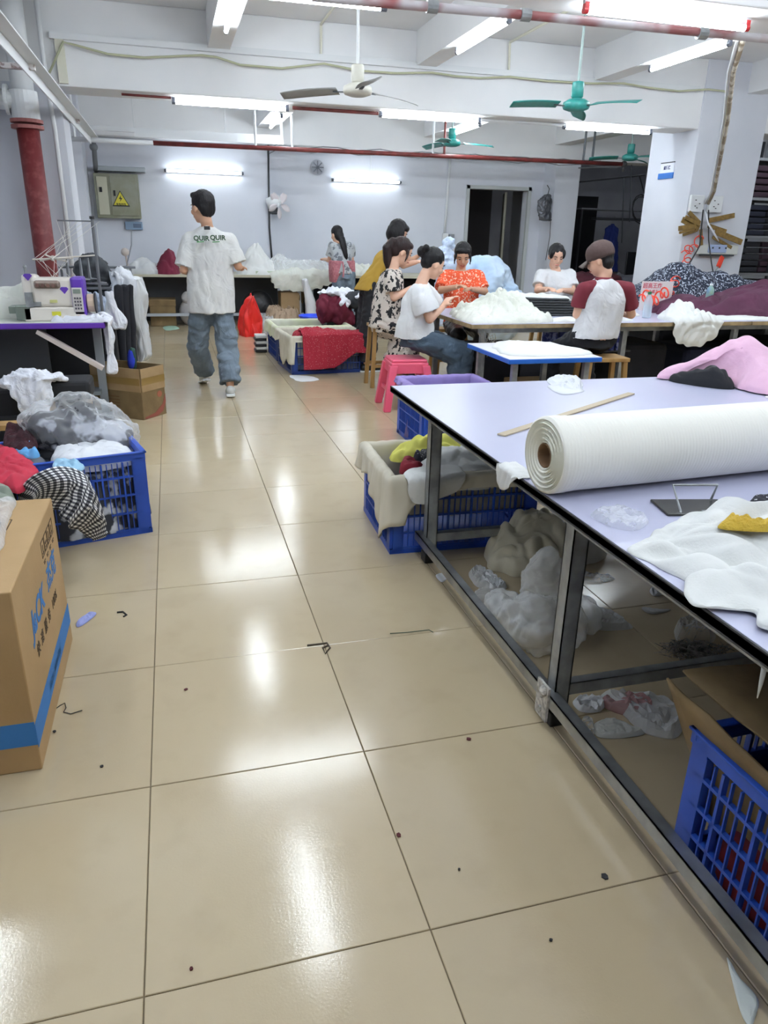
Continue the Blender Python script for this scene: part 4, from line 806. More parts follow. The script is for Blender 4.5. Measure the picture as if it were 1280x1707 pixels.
nf = (c4[0]-c4[3]).normalized()*.0045
for k in range(5): mb.bar(c4[0].lerp(c4[1], .45)+nf+Vector((0, 0, .07+k*.025)), c4[0].lerp(c4[1], .78)+nf+Vector((0, 0, .07+k*.025)), .002, .008)
mb.build('printed_lines', mat('faded_brown_print', '6d4f2f', .8), t)
# ================= sewing table, machine and surroundings
pur = mat('violet_edge', '5b2d9c', .4)
t = thing('sewing_table', 'sewing table with a bright violet edge and white top', 'table', (-1.3, 5.8, 0))
SZ = .775
MB().b2(-1.72, -.5, 5.8, 6.42, SZ-.045, SZ-.004).build('violet_edge', pur, t, world=True, bev=.006)
MB().b2(-1.715, -.505, 5.805, 6.415, SZ-.004, SZ).build('table_top', mat('mint_white_top', 'dfe3da', .35), t, world=True)
def pbar(x1, y1, x2, y2, Y, w_, m, nm, par=t): return MB().bar(P(x1, y1, Y=Y), P(x2, y2, Y=Y), w_, .03).build(nm, m, par, world=True)
pbar(62, 552, 172, 614, 5.85, .07, mat('pinkish_white_metal', 'cfc3bb', .5), 'diagonal_brace')
gl_ = mat('grey_painted_leg', '8d9398', .5); MB().b2(-.62, -.56, 6.1, 6.16, 0, SZ-.04).b2(-.66, -.52, 5.85, 6.4, 0, .04).build('leg', gl_, t, world=True); MB().b2(-1.66, -1.6, 6.1, 6.16, 0, SZ-.04).build('leg', gl_, t, world=True)
MB().b2(-1.72, -.98, 6.3, 6.33, .1, SZ-.06).build('modesty_panel', mat('dark_grey_panel', '4e5054', .6), t, world=True)
MB().b2(-1.6, -.6, 6.0, 6.2, .2, .23).build('foot_treadle', mat('grey_treadle', '6d7478', .5), t, world=True)
# machine: x to the right, located via pixels at Y 5.95
mw = mat('machine_white', 'e4ddd2', .35, coat=.2); mv = mat('machine_violet', '5f3aa6', .35)
o_ = P(30, 532, Y=5.98); t = thing('sewing_machine', 'white and violet overlock sewing machine on the sewing table', 'sewing machine', (o_.x, 5.98, SZ))
MB().box((.27, 0, .05), (.42, .2, .1)).build('bed', mw, t, bev=.012)
MB().box((.3, 0, .2), (.34, .17, .2)).box((.12, 0, .22), (.1, .14, .2)).build('body', mw, t, bev=.02)
MB().box((.44, 0, .17), (.09, .2, .27)).build('violet_cover', mv, t, bev=.015)
MB().box((.435, -.103, .15), (.07, .006, .17)).build('control_panel', mat('panel_grey', 'cfcac4', .4), t, bev=.003)
MB().box((.435, -.107, .21), (.05, .004, .03)).build('display', mat('lcd_grey', '7f8a80', .3), t)
mb = MB()
for i in range(3):
    for j in range(4): mb.box((.417+i*.018, -.108, .09+j*.024), (.011, .005, .013))
mb.build('keypad', mat('key_dark', '4a4650', .5), t)
MB().cyl((.49, 0, .12), (.54, 0, .12), .065, n=24).build('handwheel', mat('handwheel_cream', 'cfb9a0', .4), t, bev=.004)
MB().cyl((.541, 0, .12), (.55, 0, .12), .075, n=24).build('wheel_rim', black, t)
MB().box((.24, -.07, .255), (.18, .06, .06)).build('tension_block', mat('brown_metal', '86766c', .4, .3), t, bev=.02)
for k in range(4): MB().cyl((.18+k*.035, -.1, .25), (.18+k*.035, -.12, .25), .014, n=12).build('tension_dial', mat('bronze_dial', '7b5f55', .35, .5), t)
MB().cyl((.1, -.02, .3), (.1, -.02, .36), .01).ball((.1, -.02, .37), .014).cyl((.09, -.06, .02), (.09, -.06, .2), .012).box((.11, -.08, .15), (.05, .05, .1)).box((.14, -.09, .12), (.09, .02, .03)).build('needle_assembly', steel, t)
MB().box((.04, -.02, .08), (.15, .14, .05)).box((.06, -.09, .06), (.1, .02, .1)).build('presser_plate', mat('greenish_steel', '808a80', .3, .6), t, bev=.004)
MB().box((.28, -.103, .055), (.06, .004, .028)).build('yellow_label', mat('label_yellow', 'd3cf3c', .5), t)
MB().box((.27, -.09, .14), (.05, .006, .02)).build('warning_label', mat('label_pale_yellow', 'c9c884', .5), t)
for x, z in ((.12, .3), (.35, .21)):
    a = MB(); vs = [(x+dx, y_, z+dz) for y_ in (-.088, -.084) for dx, dz in ((-.03, .015), (-.018, .028), (.018, .028), (.03, .015), (0, -.02))]
    a.add(vs, [(4, 3, 2, 1, 0), (5, 6, 7, 8, 9)]+[(k, (k+1) % 5, 5+(k+1) % 5, 5+k) for k in range(5)]); a.build('diamond_emblem', mv, t)
# thread stand
a = P(172, 530, Y=6.25); b_ = P(150, 364, Y=6.25)
t = thing('thread_stand', 'grey metal thread stand with hoops above the sewing table', 'stand', (a.x, 6.25, SZ)); gst = mat('grey_stand_metal', '6f7175', .4, .5)
b_.x = a.x
MB().cyl((a.x, 6.25, SZ-.3), (a.x, 6.25, b_.z), .012).build('pole', gst, t, world=True); MB().cyl((a.x, 6.25, b_.z-.005), (a.x, 6.25, b_.z+.015), .018).build('pole_cap', black, t, world=True)
q = P(96, 369, Y=6.25); MB().bar((a.x, 6.25, b_.z-.02), (q.x, 6.25, b_.z-.02), .03, .01).build('top_bar', gst, t, world=True)
z1 = P(150, 430, Y=6.25).z
mb = MB(); pc = Vector((P(88, 430, Y=6.1).x, 6.1, z1))
for k in range(6): ang = k*math.pi/3+.3; mb.tube([pc, pc+Vector((.14*math.cos(ang), .14*math.sin(ang), .03*math.sin(k*2)))], .006, 6)
mb.ball(pc, .02).tube([pc, (a.x, 6.25, z1+.02)], .006, 6).build('guide_hoop', mat('pale_wire', 'b9b2a8', .4), t, world=True)
for k, (x, y) in enumerate(((115, 467), (137, 467), (165, 472), (150, 466))):
    c = P(x, y, Y=6.2+.05*k); MB().lathe([(0, 0), (.055, 0), (.06, .006), (.012, .014), (.008, .16), (0, .16)], c=c, n=16).build('spool_tray', gst, t, world=True, smooth=True)
q0, q1 = P(108, 470, Y=6.25), P(180, 474, Y=6.25); MB().bar(q0, q1, .03, .012).build('lower_bar', gst, t, world=True)
mb = MB()
for k in range(7):
    ang = k*.8; s_ = pc+Vector((.12*math.cos(ang), .12*math.sin(ang), .0)); mb.tube([(a.x-.25+.05*k, 6.25, b_.z-.02), s_], .0018, 3).tube([s_, P(60+14*k, 490, Y=6.0)], .0018, 3)
mb.build('threads', mat('white_thread', 'dcdad4', .8), t, world=True)
# white cloth behind the machine
heap('white_cloth_pile', cream_c, [P(x, y, Y=6.2)[:2] for x, y in ((-60, 500), (-10, 500))]+[(-1.72, 6.02), (-1.35, 6.0), (-1.2, 6.06), (-.9, 6.16), (-.66, 6.2), (-.6, 6.36), (-.9, 6.4), (-1.4, 6.4)], SZ, h=.14, fold=.06, freq=5, bumps=[(-1.0, 6.3, .22, .1, .1), (-1.5, 6.3, .2, .1, .1)], seed=4, label='mound of cream white cloth behind the sewing machine', cat='cloth', nu=120, nr=30, cen=(-1.2, 6.25))
heap('white_cloth_pile', mat('cool_white_cloth', 'e4e6ee', .85, bump=.2, bs=120, wr=.6), [(-.86, 5.84), (-.6, 5.82), (-.47, 5.8), (-.35, 5.85), (-.35, 6.0), (-.5, 6.08), (-.8, 6.02)], SZ, h=.03, fold=.03, freq=9, seed=6, edge=('x', -.5, 1), label='white cloth trailing over the right end of the sewing table', cat='cloth', nu=100, nr=24)
def hang(name, m, pts, label, cat='cloth', w_=.1, seed=1, y=6.0, thick=.05, group=None, parent=None, amp=.02, fr=9):
    "hanging cloth: pts = (px, py, half width px) from the top down at depth y"
    secs = []
    for x, yy, hw in pts: c = P(x, yy, Y=y); e = P(x+hw, yy, Y=y); secs.append((c, (e.x-c.x, 0, 0), (0, thick, 0)))
    if parent is None: parent = thing(name, label, cat, P(pts[-1][0], pts[-1][1], Y=y), 0, group)
    fuse(MB().loft(secs, 18), 'cloth', m, parent, .014, 3, lambda a: amp*ridge(a[0], a[1]+seed, a[2]*.25, fr)); return parent
cwh = mat('cool_white_cloth', 'e2e4ee', .85)
hang('hanging_cloth', cwh, [(178, 530, 8), (184, 560, 11), (183, 600, 10), (185, 622, 9)], 'long white cloth hanging off the end of the sewing table', y=5.92, thick=.03, amp=-.03)
hang('hanging_cloth', cwh, [(182, 485, 10), (186, 510, 14), (198, 540, 15), (200, 549, 10)], 'white garment bunched beside the table end', y=6.35, thick=.06, amp=-.035)
hang('garment_cover', mat('film_white', 'dcdfe6', .45, bump=.5, bs=30), [(195, 448, 18), (205, 462, 28), (205, 490, 30), (196, 520, 30), (200, 545, 15)], 'bulky white plastic covered garments on the clothes rail', y=6.9, thick=.2, amp=-.06, fr=7)
hang('garment_cover', plastic('milk_film2', 'e8eaec', .8, .4), [(228, 460, 10), (235, 490, 16), (232, 530, 13), (240, 570, 16), (243, 590, 14), (238, 602, 10)], 'tall white plastic sleeve hanging at the aisle end of the rail', y=7.0, thick=.14, amp=-.045, fr=8)
dk = mat('black_garment', '17181f', .9)
for k, (x, w_) in enumerate(((198, 7), (207, 7), (216, 7))): hang('hanging_garment', dk, [(x, 475, w_), (x+1, 520, w_), (x+4, 565, w_), (x+7, 603, w_-1)], 'long dark garment hanging on the rail, '+['farthest from', 'middle towards', 'nearest to'][k]+' the white sleeve', y=6.65+.05*k, thick=.04, seed=k, amp=.01)
hang('hanging_garment', mat('royal_green', '2c4a3f', .85), [(221, 580, 3), (224, 598, 4), (225, 615, 4)], 'strip of green cloth sticking out of the open carton', y=6.3, thick=.03)
hang('hanging_garment', mat('royal_blue_strip', '2438b0', .85), [(218, 585, 2.5), (219, 600, 3), (219, 612, 3)], 'strip of blue cloth sticking out of the open carton', y=6.28, thick=.03)
t = thing('clothes_rail', 'metal clothes rail behind the sewing table', 'rail', (-.5, 6.7, 0))
MB().cyl((-.92, 7.0, 1.1), (-.3, 7.0, 1.1), .01).cyl((-.34, 7.0, 0), (-.34, 7.0, 1.1), .01).cyl((-.9, 7.0, 0), (-.9, 7.0, 1.1), .01).build('frame', gst, t, world=True)
p = P(152, 450, Y=6.9); t = thing('black_bag', 'dark grey bundled cloth in plastic beside the red drain pipe', 'bundle', (p.x, 6.95, 1.0))
fuse(MB().ball((p.x, 6.95, p.z-.02), (.13, .12, .14)).ball((p.x+.06, 6.95, p.z-.12), (.14, .12, .12)), 'cloth', mat('grey_black_cloth', '3f4347', .8, c2='22242a', ns=5), t, .014, 3, lambda a: .03*ridge(a[0], a[1], a[2], 9))
t = thing('supply_shelf', 'grey wire shelf behind the sewing table', 'shelf', (-.9, 6.9, 0))
MB().b2(-1.2, -.45, 6.8, 7.1, .93, .95).b2(-1.2, -1.17, 6.8, 6.83, 0, .95).b2(-.48, -.45, 6.8, 6.83, 0, .95).build('shelf_frame', gst, t, world=True)
heap('lace_bundle', mat('pale_blue_lace', 'c2cde0', .8, c2='8894a8', ns=30, bump=.6, bs=50), [(-.95, 6.45), (-.55, 6.45), (-.5, 6.7), (-.9, 6.72)], .78, h=.12, fold=.05, freq=11, label='bundle of pale blue lace behind the sewing table end', cat='cloth', nu=70, nr=18, floor=-.0)
tag(MB().b2(-1.3, -.48, 6.44, 6.76, .02, .775).build('fabric_shelf_unit', mat('black_cabinet', '17181c', .7), bev=.01), 'black cabinet of dark garments under the lace bundle', 'cabinet')
# stool with black cover and white garment over it
c = P(110, 660, z=.3); sx_, sy_ = -.74, 5.25
t = thing('covered_stool', 'wooden stool with a loose black seat cover under the sewing table', 'stool', (sx_, sy_, 0))
MB().box((0, 0, .44), (.3, .26, .04)).build('seat', wood, t); MB().box((0, 0, .41), (.33, .29, .13)).build('seat_cover', mat('black_cover', '1b1c20', .8), t, bev=.025)
for x in (-.12, .12):
    for y in (-.1, .1): MB().box((x, y, .21), (.04, .04, .42)).build('leg', wood, t)
ox = P(45, 650, Y=5.05)
t = thing('hanging_shirt', 'white shirt thrown over the stool left of the plastic bag', 'shirt', (ox.x, 5.1, .4))
secs = [P(45, 615, Y=5.1), P(60, 640, Y=5.1), P(75, 670, Y=5.1), P(72, 695, Y=5.1)]
mb = MB().ball(P(48, 625, Y=5.1), (.12, .12, .05)).ball(P(30, 635, Y=5.1), (.12, .1, .055)).ball(P(70, 628, Y=5.1), (.13, .12, .035)).ball(P(88, 632, Y=5.15), (.1, .1, .022))
mb.loft([(P(40, 622, Y=5.05), (.13, 0, 0), (0, .05, 0)), (P(48, 645, Y=5.03), (.15, 0, 0), (0, .05, 0)), (P(60, 668, Y=5.02), (.11, 0, 0), (0, .045, 0)), (P(68, 690, Y=5.0), (.07, 0, 0), (0, .04, 0)), (P(68, 700, Y=5.0), (.05, 0, 0), (0, .03, 0))], 16)
mb.loft([(P(20, 638, Y=5.02), (.06, 0, 0), (0, .04, 0)), (P(36, 668, Y=5.0), (.05, 0, 0), (0, .03, 0)), (P(42, 698, Y=5.0), (.02, 0, 0), (0, .015, 0))], 12)
fuse(mb, 'cloth', cwh, t, .0105, 3, lambda a: -.026*ridge(a[0]*1.6, a[1]*1.3, a[2]*.6, 8))
tag(MB().b2(-1.7, -1.05, 5.2, 5.6, 0, .42).b2(-1.72, -1.03, 5.18, 5.62, .2, .25).build('low_cabinet', mat('very_dark_cloth', '15161a', .9), bev=.05), 'very dark low cabinet under the sewing table at the left edge', 'cabinet')
tag(MB().b2(-1.5, -.9, 4.5, 4.62, .32, .35).build('wood_board', wood), 'reddish wooden board edge below the white shirt', 'board')
# small left clutter on back table left: lamp stand, maroon cloth, white piles
p = P(212, 430, Y=12.3); t = thing('desk_fan', 'small pinkish desk fan on the back table', 'fan', (p.x, 12.3, .775))
MB().cyl((0, 0, 0), (0, 0, .02), .09).cyl((0, 0, .02), (-.02, 0, .3), .015).build('stand', mat('pinkish_white_metal', 'cfc3bb', .5), t)
MB().tube([(-.02, 0, .1), (.08, 0, .4), (.1, -.02, .6), (.08, 0, .62)], [.02, .035, .03, .01], 8, flat=.3).build('blade', mat('grey_blade', '989ca3', .4), t, smooth=True)
MB().ball((-.02, -.03, .3), .06).build('motor', mat('pinkish_white_metal', 'cfc3bb', .5), t, smooth=True)
def bt(x0_, x1_, **k):   # polygon on the back table between two pixel columns
    a_, b2_ = P(x0_, 455, Y=12.0).x, P(x1_, 455, Y=12.0).x
    return [(a_, 12.0), (b2_, 11.98), (b2_, 12.5), (a_, 12.55)]
def bumps(xs, y=12.25): return [(P(x, 455, Y=12.1).x, y, s, .2, h) for x, s, h in xs]
heap('plastic_bundle', film_w, bt(205, 262), .775, h=.1, fold=.05, freq=6, seed=3, bumps=bumps([(240, .15, .12)]), label='white plastic bundle at the left end of the back table', cat='bundle', nu=70, nr=18)
heap('maroon_cloth', mat('burgundy_cloth', '6a1830', .85), bt(262, 296), .775, h=.1, fold=.06, freq=7, seed=4, bumps=bumps([(285, .16, .25)]), label='burgundy cloth heap on the back table left of the walking man', cat='cloth', nu=70, nr=18)
heap('white_cloth_pile', white_c, bt(405, 470), .775, h=.08, fold=.06, freq=6, seed=5, bumps=bumps([(428, .2, .3), (440, .3, .08)]), label='tall pile of white cloth on the back table right of the walking man', cat='cloth', nu=90, nr=26)
e_ = bt(458, 552); e_[0] = (e_[0][0], 11.72); e_[1] = (e_[1][0], 11.8)
heap('white_cloth_pile', cream_c, e_, .775, h=.09, fold=.05, freq=5, seed=6, edge=('y', 11.9, -1), label='cream cloth spilling over the front of the back table', cat='cloth', nu=110, nr=26)
heap('film_scraps', film_w, bt(455, 545), .775, h=.1, fold=.08, freq=9, seed=7, bumps=bumps([(470, .12, .12)], 12.45), label='crumpled clear film along the wall behind the cream cloth', cat='plastic', nu=70, nr=20, flat=True)
heap('white_cloth_pile', cream_c, bt(585, 625), .775, h=.09, fold=.05, freq=8, seed=8, bumps=bumps([(600, .2, .06)]), label='white cloth pile on the back table right of the far woman', cat='cloth', nu=70, nr=18)
for x, w_, lab in ((433, .1, 'left'), (455, .17, 'right')):
    p = P(x, 455, Y=11.98); tag(MB().box((p.x, 11.99, .805), (w_*1.3, .1, .06)).build('small_box', mat('pale_green_box', 'b9c4a8', .6), bev=.008), 'small pale green box on the back table edge, '+lab+' one', 'box')
tag(MB().ball((P(459, 432, Y=12.8).x, 12.75, .9), (.09, .08, .13)).build('tan_bundle', mat('tan_bundle', '9a8160', .8, bump=1, bs=20), smooth=True), 'small tan bundle at the wall step on the back table', 'bundle')
# under the back table
kx = P(300, 500, Y=12.4).x
t = thing('flat_box', 'brown box stored under the left back table', 'box', (0, 12.2, 0)); a = P(252, 540, Y=12.2); b_ = P(292, 508, Y=12.2)
MB().b2(a.x, b_.x, 12.1, 12.5, 0, .38).b2(a.x-.01, b_.x+.01, 12.09, 12.51, .3, .4).build('board', card_d, t, world=True, bev=.01)
tag(MB().ball((b_.x+.25, 12.2, .2), (.2, .15, .22)).ball((b_.x+.2, 12.15, .42), (.1, .1, .1)).build('white_sack', mat('grey_white_sack', 'b2afb0', .7, bump=.7, bs=12), smooth=True), 'greyish white sack under the back table behind the man', 'sack')
tag(MB().b2(-.5, 1.7, 12.85, 12.9, .0, .7).build('dark_backboard', mat('dark_grey_panel', '4e5054', .6)), 'dark grey board behind the left back table', 'board')
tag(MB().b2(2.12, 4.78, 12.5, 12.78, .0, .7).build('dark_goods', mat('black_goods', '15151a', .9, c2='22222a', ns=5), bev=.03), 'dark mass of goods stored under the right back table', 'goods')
a, b_ = P(468, 520, Y=12.0), P(499, 473, Y=12.0)
t = thing('carton', 'tan carton standing under the back table', 'box', (a.x, 12, 0)); MB().b2(a.x, b_.x, 11.95, 12.3, 0, .52).build('board', card, t, world=True, bev=.01); MB().bar((b_.x, 11.96, .5), (b_.x+.08, 12.1, .42), .01, .2).build('flap', card_d, t, world=True)
p = P(430, 500, Y=12.2); tag(MB().ball((p.x, 12.2, .27), (.25, .2, .27)).build('black_sack', mat('black_sack', '131317', .5, bump=1, bs=12), smooth=True), 'shiny black sack under the back table right of the red bag', 'sack')
heap('paper_scraps', mat('brown_paper', 'a38d77', .8), [P(x, y, z=0) for x, y in ((447, 540), (495, 539), (498, 548), (470, 551), (442, 548))], 0, h=.18, fold=.1, freq=7, seed=3, label='crumpled brown paper on the floor below the tan carton', cat='paper', nu=60, nr=18, flat=True)
heap('film_scraps', film, [P(x, y, z=0) for x, y in ((427, 545), (455, 543), (460, 552), (440, 560), (426, 555))], 0, h=.1, fold=.08, freq=9, seed=5, label='crumpled clear film on the floor right of the red bag', cat='plastic', nu=50, nr=14, flat=True)
hang('white_sleeve', mat('white_film_bundle', 'e4e6ea', .5), [(508, 466, 4), (514, 490, 7), (518, 510, 8), (519, 525, 9)], 'white plastic sleeve leaning under the back table', 'bag', y=11.8, thick=.08)
hang('red_bag', mat('red_nonwoven_film', 'd8231c', .45, bump=.4, bs=25), [(421, 490, 2), (416, 505, 10), (414, 525, 18), (417, 545, 22), (420, 560, 23), (420, 564, 21)], 'bright red plastic bag standing in the aisle beside the man', 'bag', y=10.9, thick=.2, amp=-.06, fr=6)
# blue-white sack on the floor behind orange woman
p = P(790, 430, Y=9.6); t = thing('fabric_sack', 'huge pale blue sack of cloth behind the woman in orange', 'sack', (p.x, 9.6, 0))
bl = mat('pale_blue_film', 'a9c4e2', .5, c2='c3d2e2', ns=2.5, bump=.5, bs=16)
pb = P(810, 430, Y=9.6)
mb = MB().ball((pb.x, 9.6, .62), (.42, .4, .52)).ball((pb.x+.12, 9.6, .45), (.45, .4, .45)).ball((pb.x-.3, 9.6, .8), (.24, .25, .33))
fuse(mb, 'film', bl, t, .025, 4, lambda a: .05*ridge(a[0], a[1], a[2], 3.5)+.02*ridge(a[0], a[1], a[2], 9))
tr_ = thing('ruffled_cloth', 'ruffled light blue cloth against the big sack', 'cloth', (pb.x-.4, 9.4, 0))
fuse(MB().ball(P(748, 408, Y=9.4), (.07, .08, .08)).ball(P(742, 425, Y=9.4), (.1, .1, .1)).ball(P(744, 445, Y=9.4), (.14, .12, .16)).ball(P(746, 480, Y=9.4), (.16, .14, .3)).ball(P(746, 520, Y=9.4), (.16, .14, .3)), 'cloth', mat('light_blue_lace', 'c4d2ea', .8, bump=1, bs=40), tr_, .014, 2, lambda a: .03*ridge(a[0], a[1], a[2], 11))
# ================= red-draped crates in the aisle
rw, rd = .88, .74
t = crate('dark blue crate draped with red dotted cloth in the aisle', rw, rd, .38, (1.12+rw/2, 7.74+rd/2, 0), R(4), navy_pl, plate=False)
t3 = crate('dark blue crate behind the red-draped one, cream lined', rw, rd, .38, (1.1+rw/2, 8.60+rd/2, 0), R(1), navy_pl, plate=False)
cl = mat('cream_striped_liner', 'dcd6c6', .9, c2='cfcab6', ns=6, stretch=(6, 1, 1))
liner(t, rw, rd, .38, cl, 'cream liner of the red-draped crate', lambda u, x, y: .05 if y < 0 and x > -.4 else (.28 if x < -.4 and y < .1 else .1), seed=2)
liner(t3, rw, rd, .38, mat('lime_cream_liner', 'd6dbb4', .9, c2='d9d8c8', ns=3), 'pale lime and cream liner of the rear aisle crate', lambda u, x, y: .12 if x < -.3 else .05, seed=5)
rdm = pattern('red_dotted', 'dots', 'a01e32', 'd9a3a0', 70, thr=.17)
tt = t
def reddrape(u, v):
    x = -.33+u*.8; h0 = .40; lim = .36*(1 if u < .42 else max(.55, 1-(u-.42)*1.5))
    if u > .86: lim = .16
    f = .012*NZ(Vector((u*9, v*1.5, 2)))+.006*NZ(Vector((u*30, v*2, 2)))
    if v < .3: q = v/.3; X, Y, Z = x+.04*NZ(Vector((u*5, v*6, 1))), -rd/2+.16*(1-q)-.01, h0+.03+.045*math.sin(q*3)*(.5+NZ(Vector((u*6, v*5, 0))))*(1.3-u)+f
    else: q = (v-.3)/.7; X, Y, Z = x, -rd/2-.055-f-.02*q, h0+.02-lim*q-.02*NZ(Vector((u*4, 3, 0)))
    cr, sr = math.cos(R(4)), math.sin(R(4)); return Vector((tt.location.x+X*cr-Y*sr, tt.location.y+X*sr+Y*cr, Z))
tag(MB().grid(reddrape, 80, 40).build('red_dotted_cloth', rdm, smooth=True, thick=.004), 'red cloth with small pale dots hanging over the aisle crate', 'cloth')
heap('red_dotted_cloth', rdm, [(1.22, 7.82), (1.5, 7.8), (1.62, 7.9), (1.55, 8.1), (1.3, 8.12), (1.2, 7.98)], .36, h=.08, fold=.03, freq=9, label='bunched part of the red dotted cloth on the crate rim', cat='cloth', nu=70, nr=18)
heap('grey_bundle', mat('bluish_grey_bags', '6d7386', .8), [(1.2, 7.85), (1.9, 7.85), (1.9, 8.35), (1.2, 8.35)], .03, h=.2, fold=.03, freq=7, pw=12, label='grey bagged goods inside the red-draped crate', cat='bundle', nu=50, nr=12)
# stack of papers left of the aisle crate
t = thing('garment_stack', 'small stack of striped black and white cloth beside the aisle crate', 'cloth', (1.0, 9.3, 0))
for k in range(6): MB().box((1.0+.01*(k % 2), 9.35, .02+k*.035), (.14, .22, .032)).build('folded_piece', white_c if k % 2 else black, t, world=True, bev=.008)
# piled garments (maroon, white, black) on a chair behind the crates
c = P(590, 530, Y=9.0)
t = thing('garment_mound', 'maroon, white and black garments heaped behind the aisle crates', 'garments', (c.x, 9.0, 0))
def fz(nm, m, balls, amp=.03, fr=6, y=9.0, vox=.016): 
    mb = MB()
    for x, yy, a_, b2_, c_, dy in balls: mb.ball(P(x, yy, Y=y+dy), (a_, b2_, c_))
    return fuse(mb, nm, m, t, vox, 4, lambda a: amp*ridge(a[0], a[1], a[2]*.6, fr))
fz('maroon_cloth', mat('burgundy_cloth', '6a1830', .85), amp=-.045, fr=7, balls=[(542, 515, .12, .14, .2, -.05), (566, 518, .13, .14, .21, -.08), (580, 530, .1, .14, .16, 0)])
fz('white_cloth', cwh, amp=-.05, fr=8, balls=[(560, 488, .25, .16, .07, 0), (590, 497, .12, .14, .06, -.05), (575, 505, .07, .1, .08, -.16)])
fz('black_cloth', mat('charcoal_cloth', '2a2c32', .85), [(592, 500, .15, .12, .09, -.05), (608, 530, .12, .13, .3, -.05), (600, 570, .12, .13, .3, 0)])
MB().b2(c.x-.35, c.x+.2, 8.95, 9.3, 0, .4).build('base_box', black, t, world=True)
# blue basin on floor under back
p = P(523, 515, Y=10.4); t = thing('blue_basin', 'bright blue plastic tub behind the aisle crates', 'tub', (p.x, 10.4, 0)); MB().lathe([(.17, 0), (.2, .33), (.215, .33), (.215, .31), (.2, .3), (.19, .02), (0, .02)], n=28).build('tub', mat('cobalt_plastic', '2c4fe0', .4), t, smooth=True)
# ================= crates beside the cutting table
t = crate('blue crate with cream cloth liner under the cutting table corner', .74, .60, .37, (.905+.37, 3.02+.30, 0), R(-2), blue_pl, plate=False)
cb = mat('cream_beige_liner', 'd6cfbd', .9, c2='c8c1ae', ns=3)
def dr(u, x, y):
    if x < -.3: return .12+.2*math.exp(-((y+.22)/.1)**2)
    if y < -.25: return .2*math.exp(-((x+.37)/.1)**2)+.06
    return .05
liner(t, .74, .60, .37, cb, 'cream liner spilling over the side of the blue crate', dr, seed=8, wav=.016)
lx, ly = .905, 3.02
heap('white_cloth_pile', white_c, [(lx+.12, ly+.03), (lx+.68, ly+.05), (lx+.7, ly+.4), (lx+.4, ly+.5), (lx+.2, ly+.3)], .30, h=.07, fold=.035, freq=6, seed=3, bumps=[(lx+.4, ly+.25, .2, .15, .06)], label='white cloth filling the cream-lined crate', cat='cloth', nu=100, nr=28)
heap('white_cloth_flap', white_c, [(lx+.1, ly-.15), (lx+.3, ly-.08), (lx+.34, ly+.1), (lx+.15, ly+.12), (lx+.05, ly+.02)], .385, h=.012, fold=.01, freq=9, seed=5, edge=('y', ly-.035, -1), label='white cloth corner lapping over the front rim of the crate', cat='cloth', nu=70, nr=18)
heap('yellow_cloth', mat('lemon_cloth', 'dcd96a', .85), [(lx+.16, ly+.42), (lx+.6, ly+.42), (lx+.66, ly+.54), (lx+.2, ly+.56)], .32, h=.06, fold=.03, freq=9, seed=6, bumps=[(lx+.35, ly+.5, .15, .08, .05)], label='lemon yellow cloth at the back of the lined crate', cat='cloth', nu=70, nr=18)
heap('dark_red_cloth', mat('deep_red_cloth', '7d1626', .85), [(lx+.1, ly+.2), (lx+.22, ly+.2), (lx+.26, ly+.3), (lx+.14, ly+.34)], .33, h=.05, fold=.03, freq=12, seed=7, label='deep red cloth at the left of the lined crate', cat='cloth', nu=40, nr=12)
heap('dotted_cloth', pattern('polka_black', 'dots', '1d1d26', 'e8e8ea', 75, thr=.16), [(lx+.17, ly+.27), (lx+.27, ly+.25), (lx+.38, ly+.38), (lx+.35, ly+.46), (lx+.24, ly+.38)], .35, h=.05, fold=.02, freq=12, seed=8, label='black dotted cloth on the pile in the lined crate', cat='cloth', nu=50, nr=14)
t = crate('blue crate with violet liner behind the cutting table', .60, .60, .41, (1.57+.30, 4.62+.30, 0), 0, blue_pl, plate=False)
liner(t, .60, .60, .41, mat('violet_liner', '8f7fb8', .85), 'violet liner of the crate beside the pink stool', lambda u, x, y: .03, seed=4)
heap('garment_fill', mat('dull_violet_cloth', '5f5684', .85), [(1.63, 4.68), (2.1, 4.68), (2.1, 5.15), (1.63, 5.15)], .03, h=.22, fold=.02, pw=14, label='dull violet cloth inside the violet-lined crate', cat='cloth', nu=40, nr=10)
t = crate('blue crate holding torn cardboard under the near end of the table', .5, .72, .37, (1.09+.25, .44+.36, 0), R(1), blue_pl, nv=(7, 11))
heap('red_cloth', mat('dark_red_fill', '7a1420', .85, c2='4d0d16', ns=9), [(1.16, .86), (1.5, .86), (1.5, 1.08), (1.16, 1.08)], .02, h=.2, fold=.03, freq=9, pw=12, rag=.002, label='dark red cloth inside the nearest crate', cat='cloth', nu=70, nr=18)
heap('white_cloth_pile', white_c, [(1.15, .52), (1.5, .52), (1.5, .84), (1.3, .88), (1.15, .86)], .02, h=.23, fold=.03, freq=9, pw=12, rag=.002, seed=3, label='white cloth inside the nearest crate', cat='cloth', nu=70, nr=18)
t = thing('torn_cardboard', 'torn brown cardboard flaps sticking out of the nearest crate', 'cardboard', (1.3, .8, .2))
def sheetbox(p0, p1, p2, p3, nm, th=.006, seed=0):
    P4 = [Vector(q) for q in (p0, p1, p2, p3)]
    def fn(u, v): a_ = P4[0].lerp(P4[1], u); b2_ = P4[3].lerp(P4[2], u); r_ = a_.lerp(b2_, v); return r_+Vector((.008*NZ(Vector((u*4, v*4, seed))), 0, .008*NZ(Vector((u*9, v*5, seed+3)))))
    return MB().grid(fn, 24, 10).build(nm, card_d, t, world=True, thick=th, smooth=True)
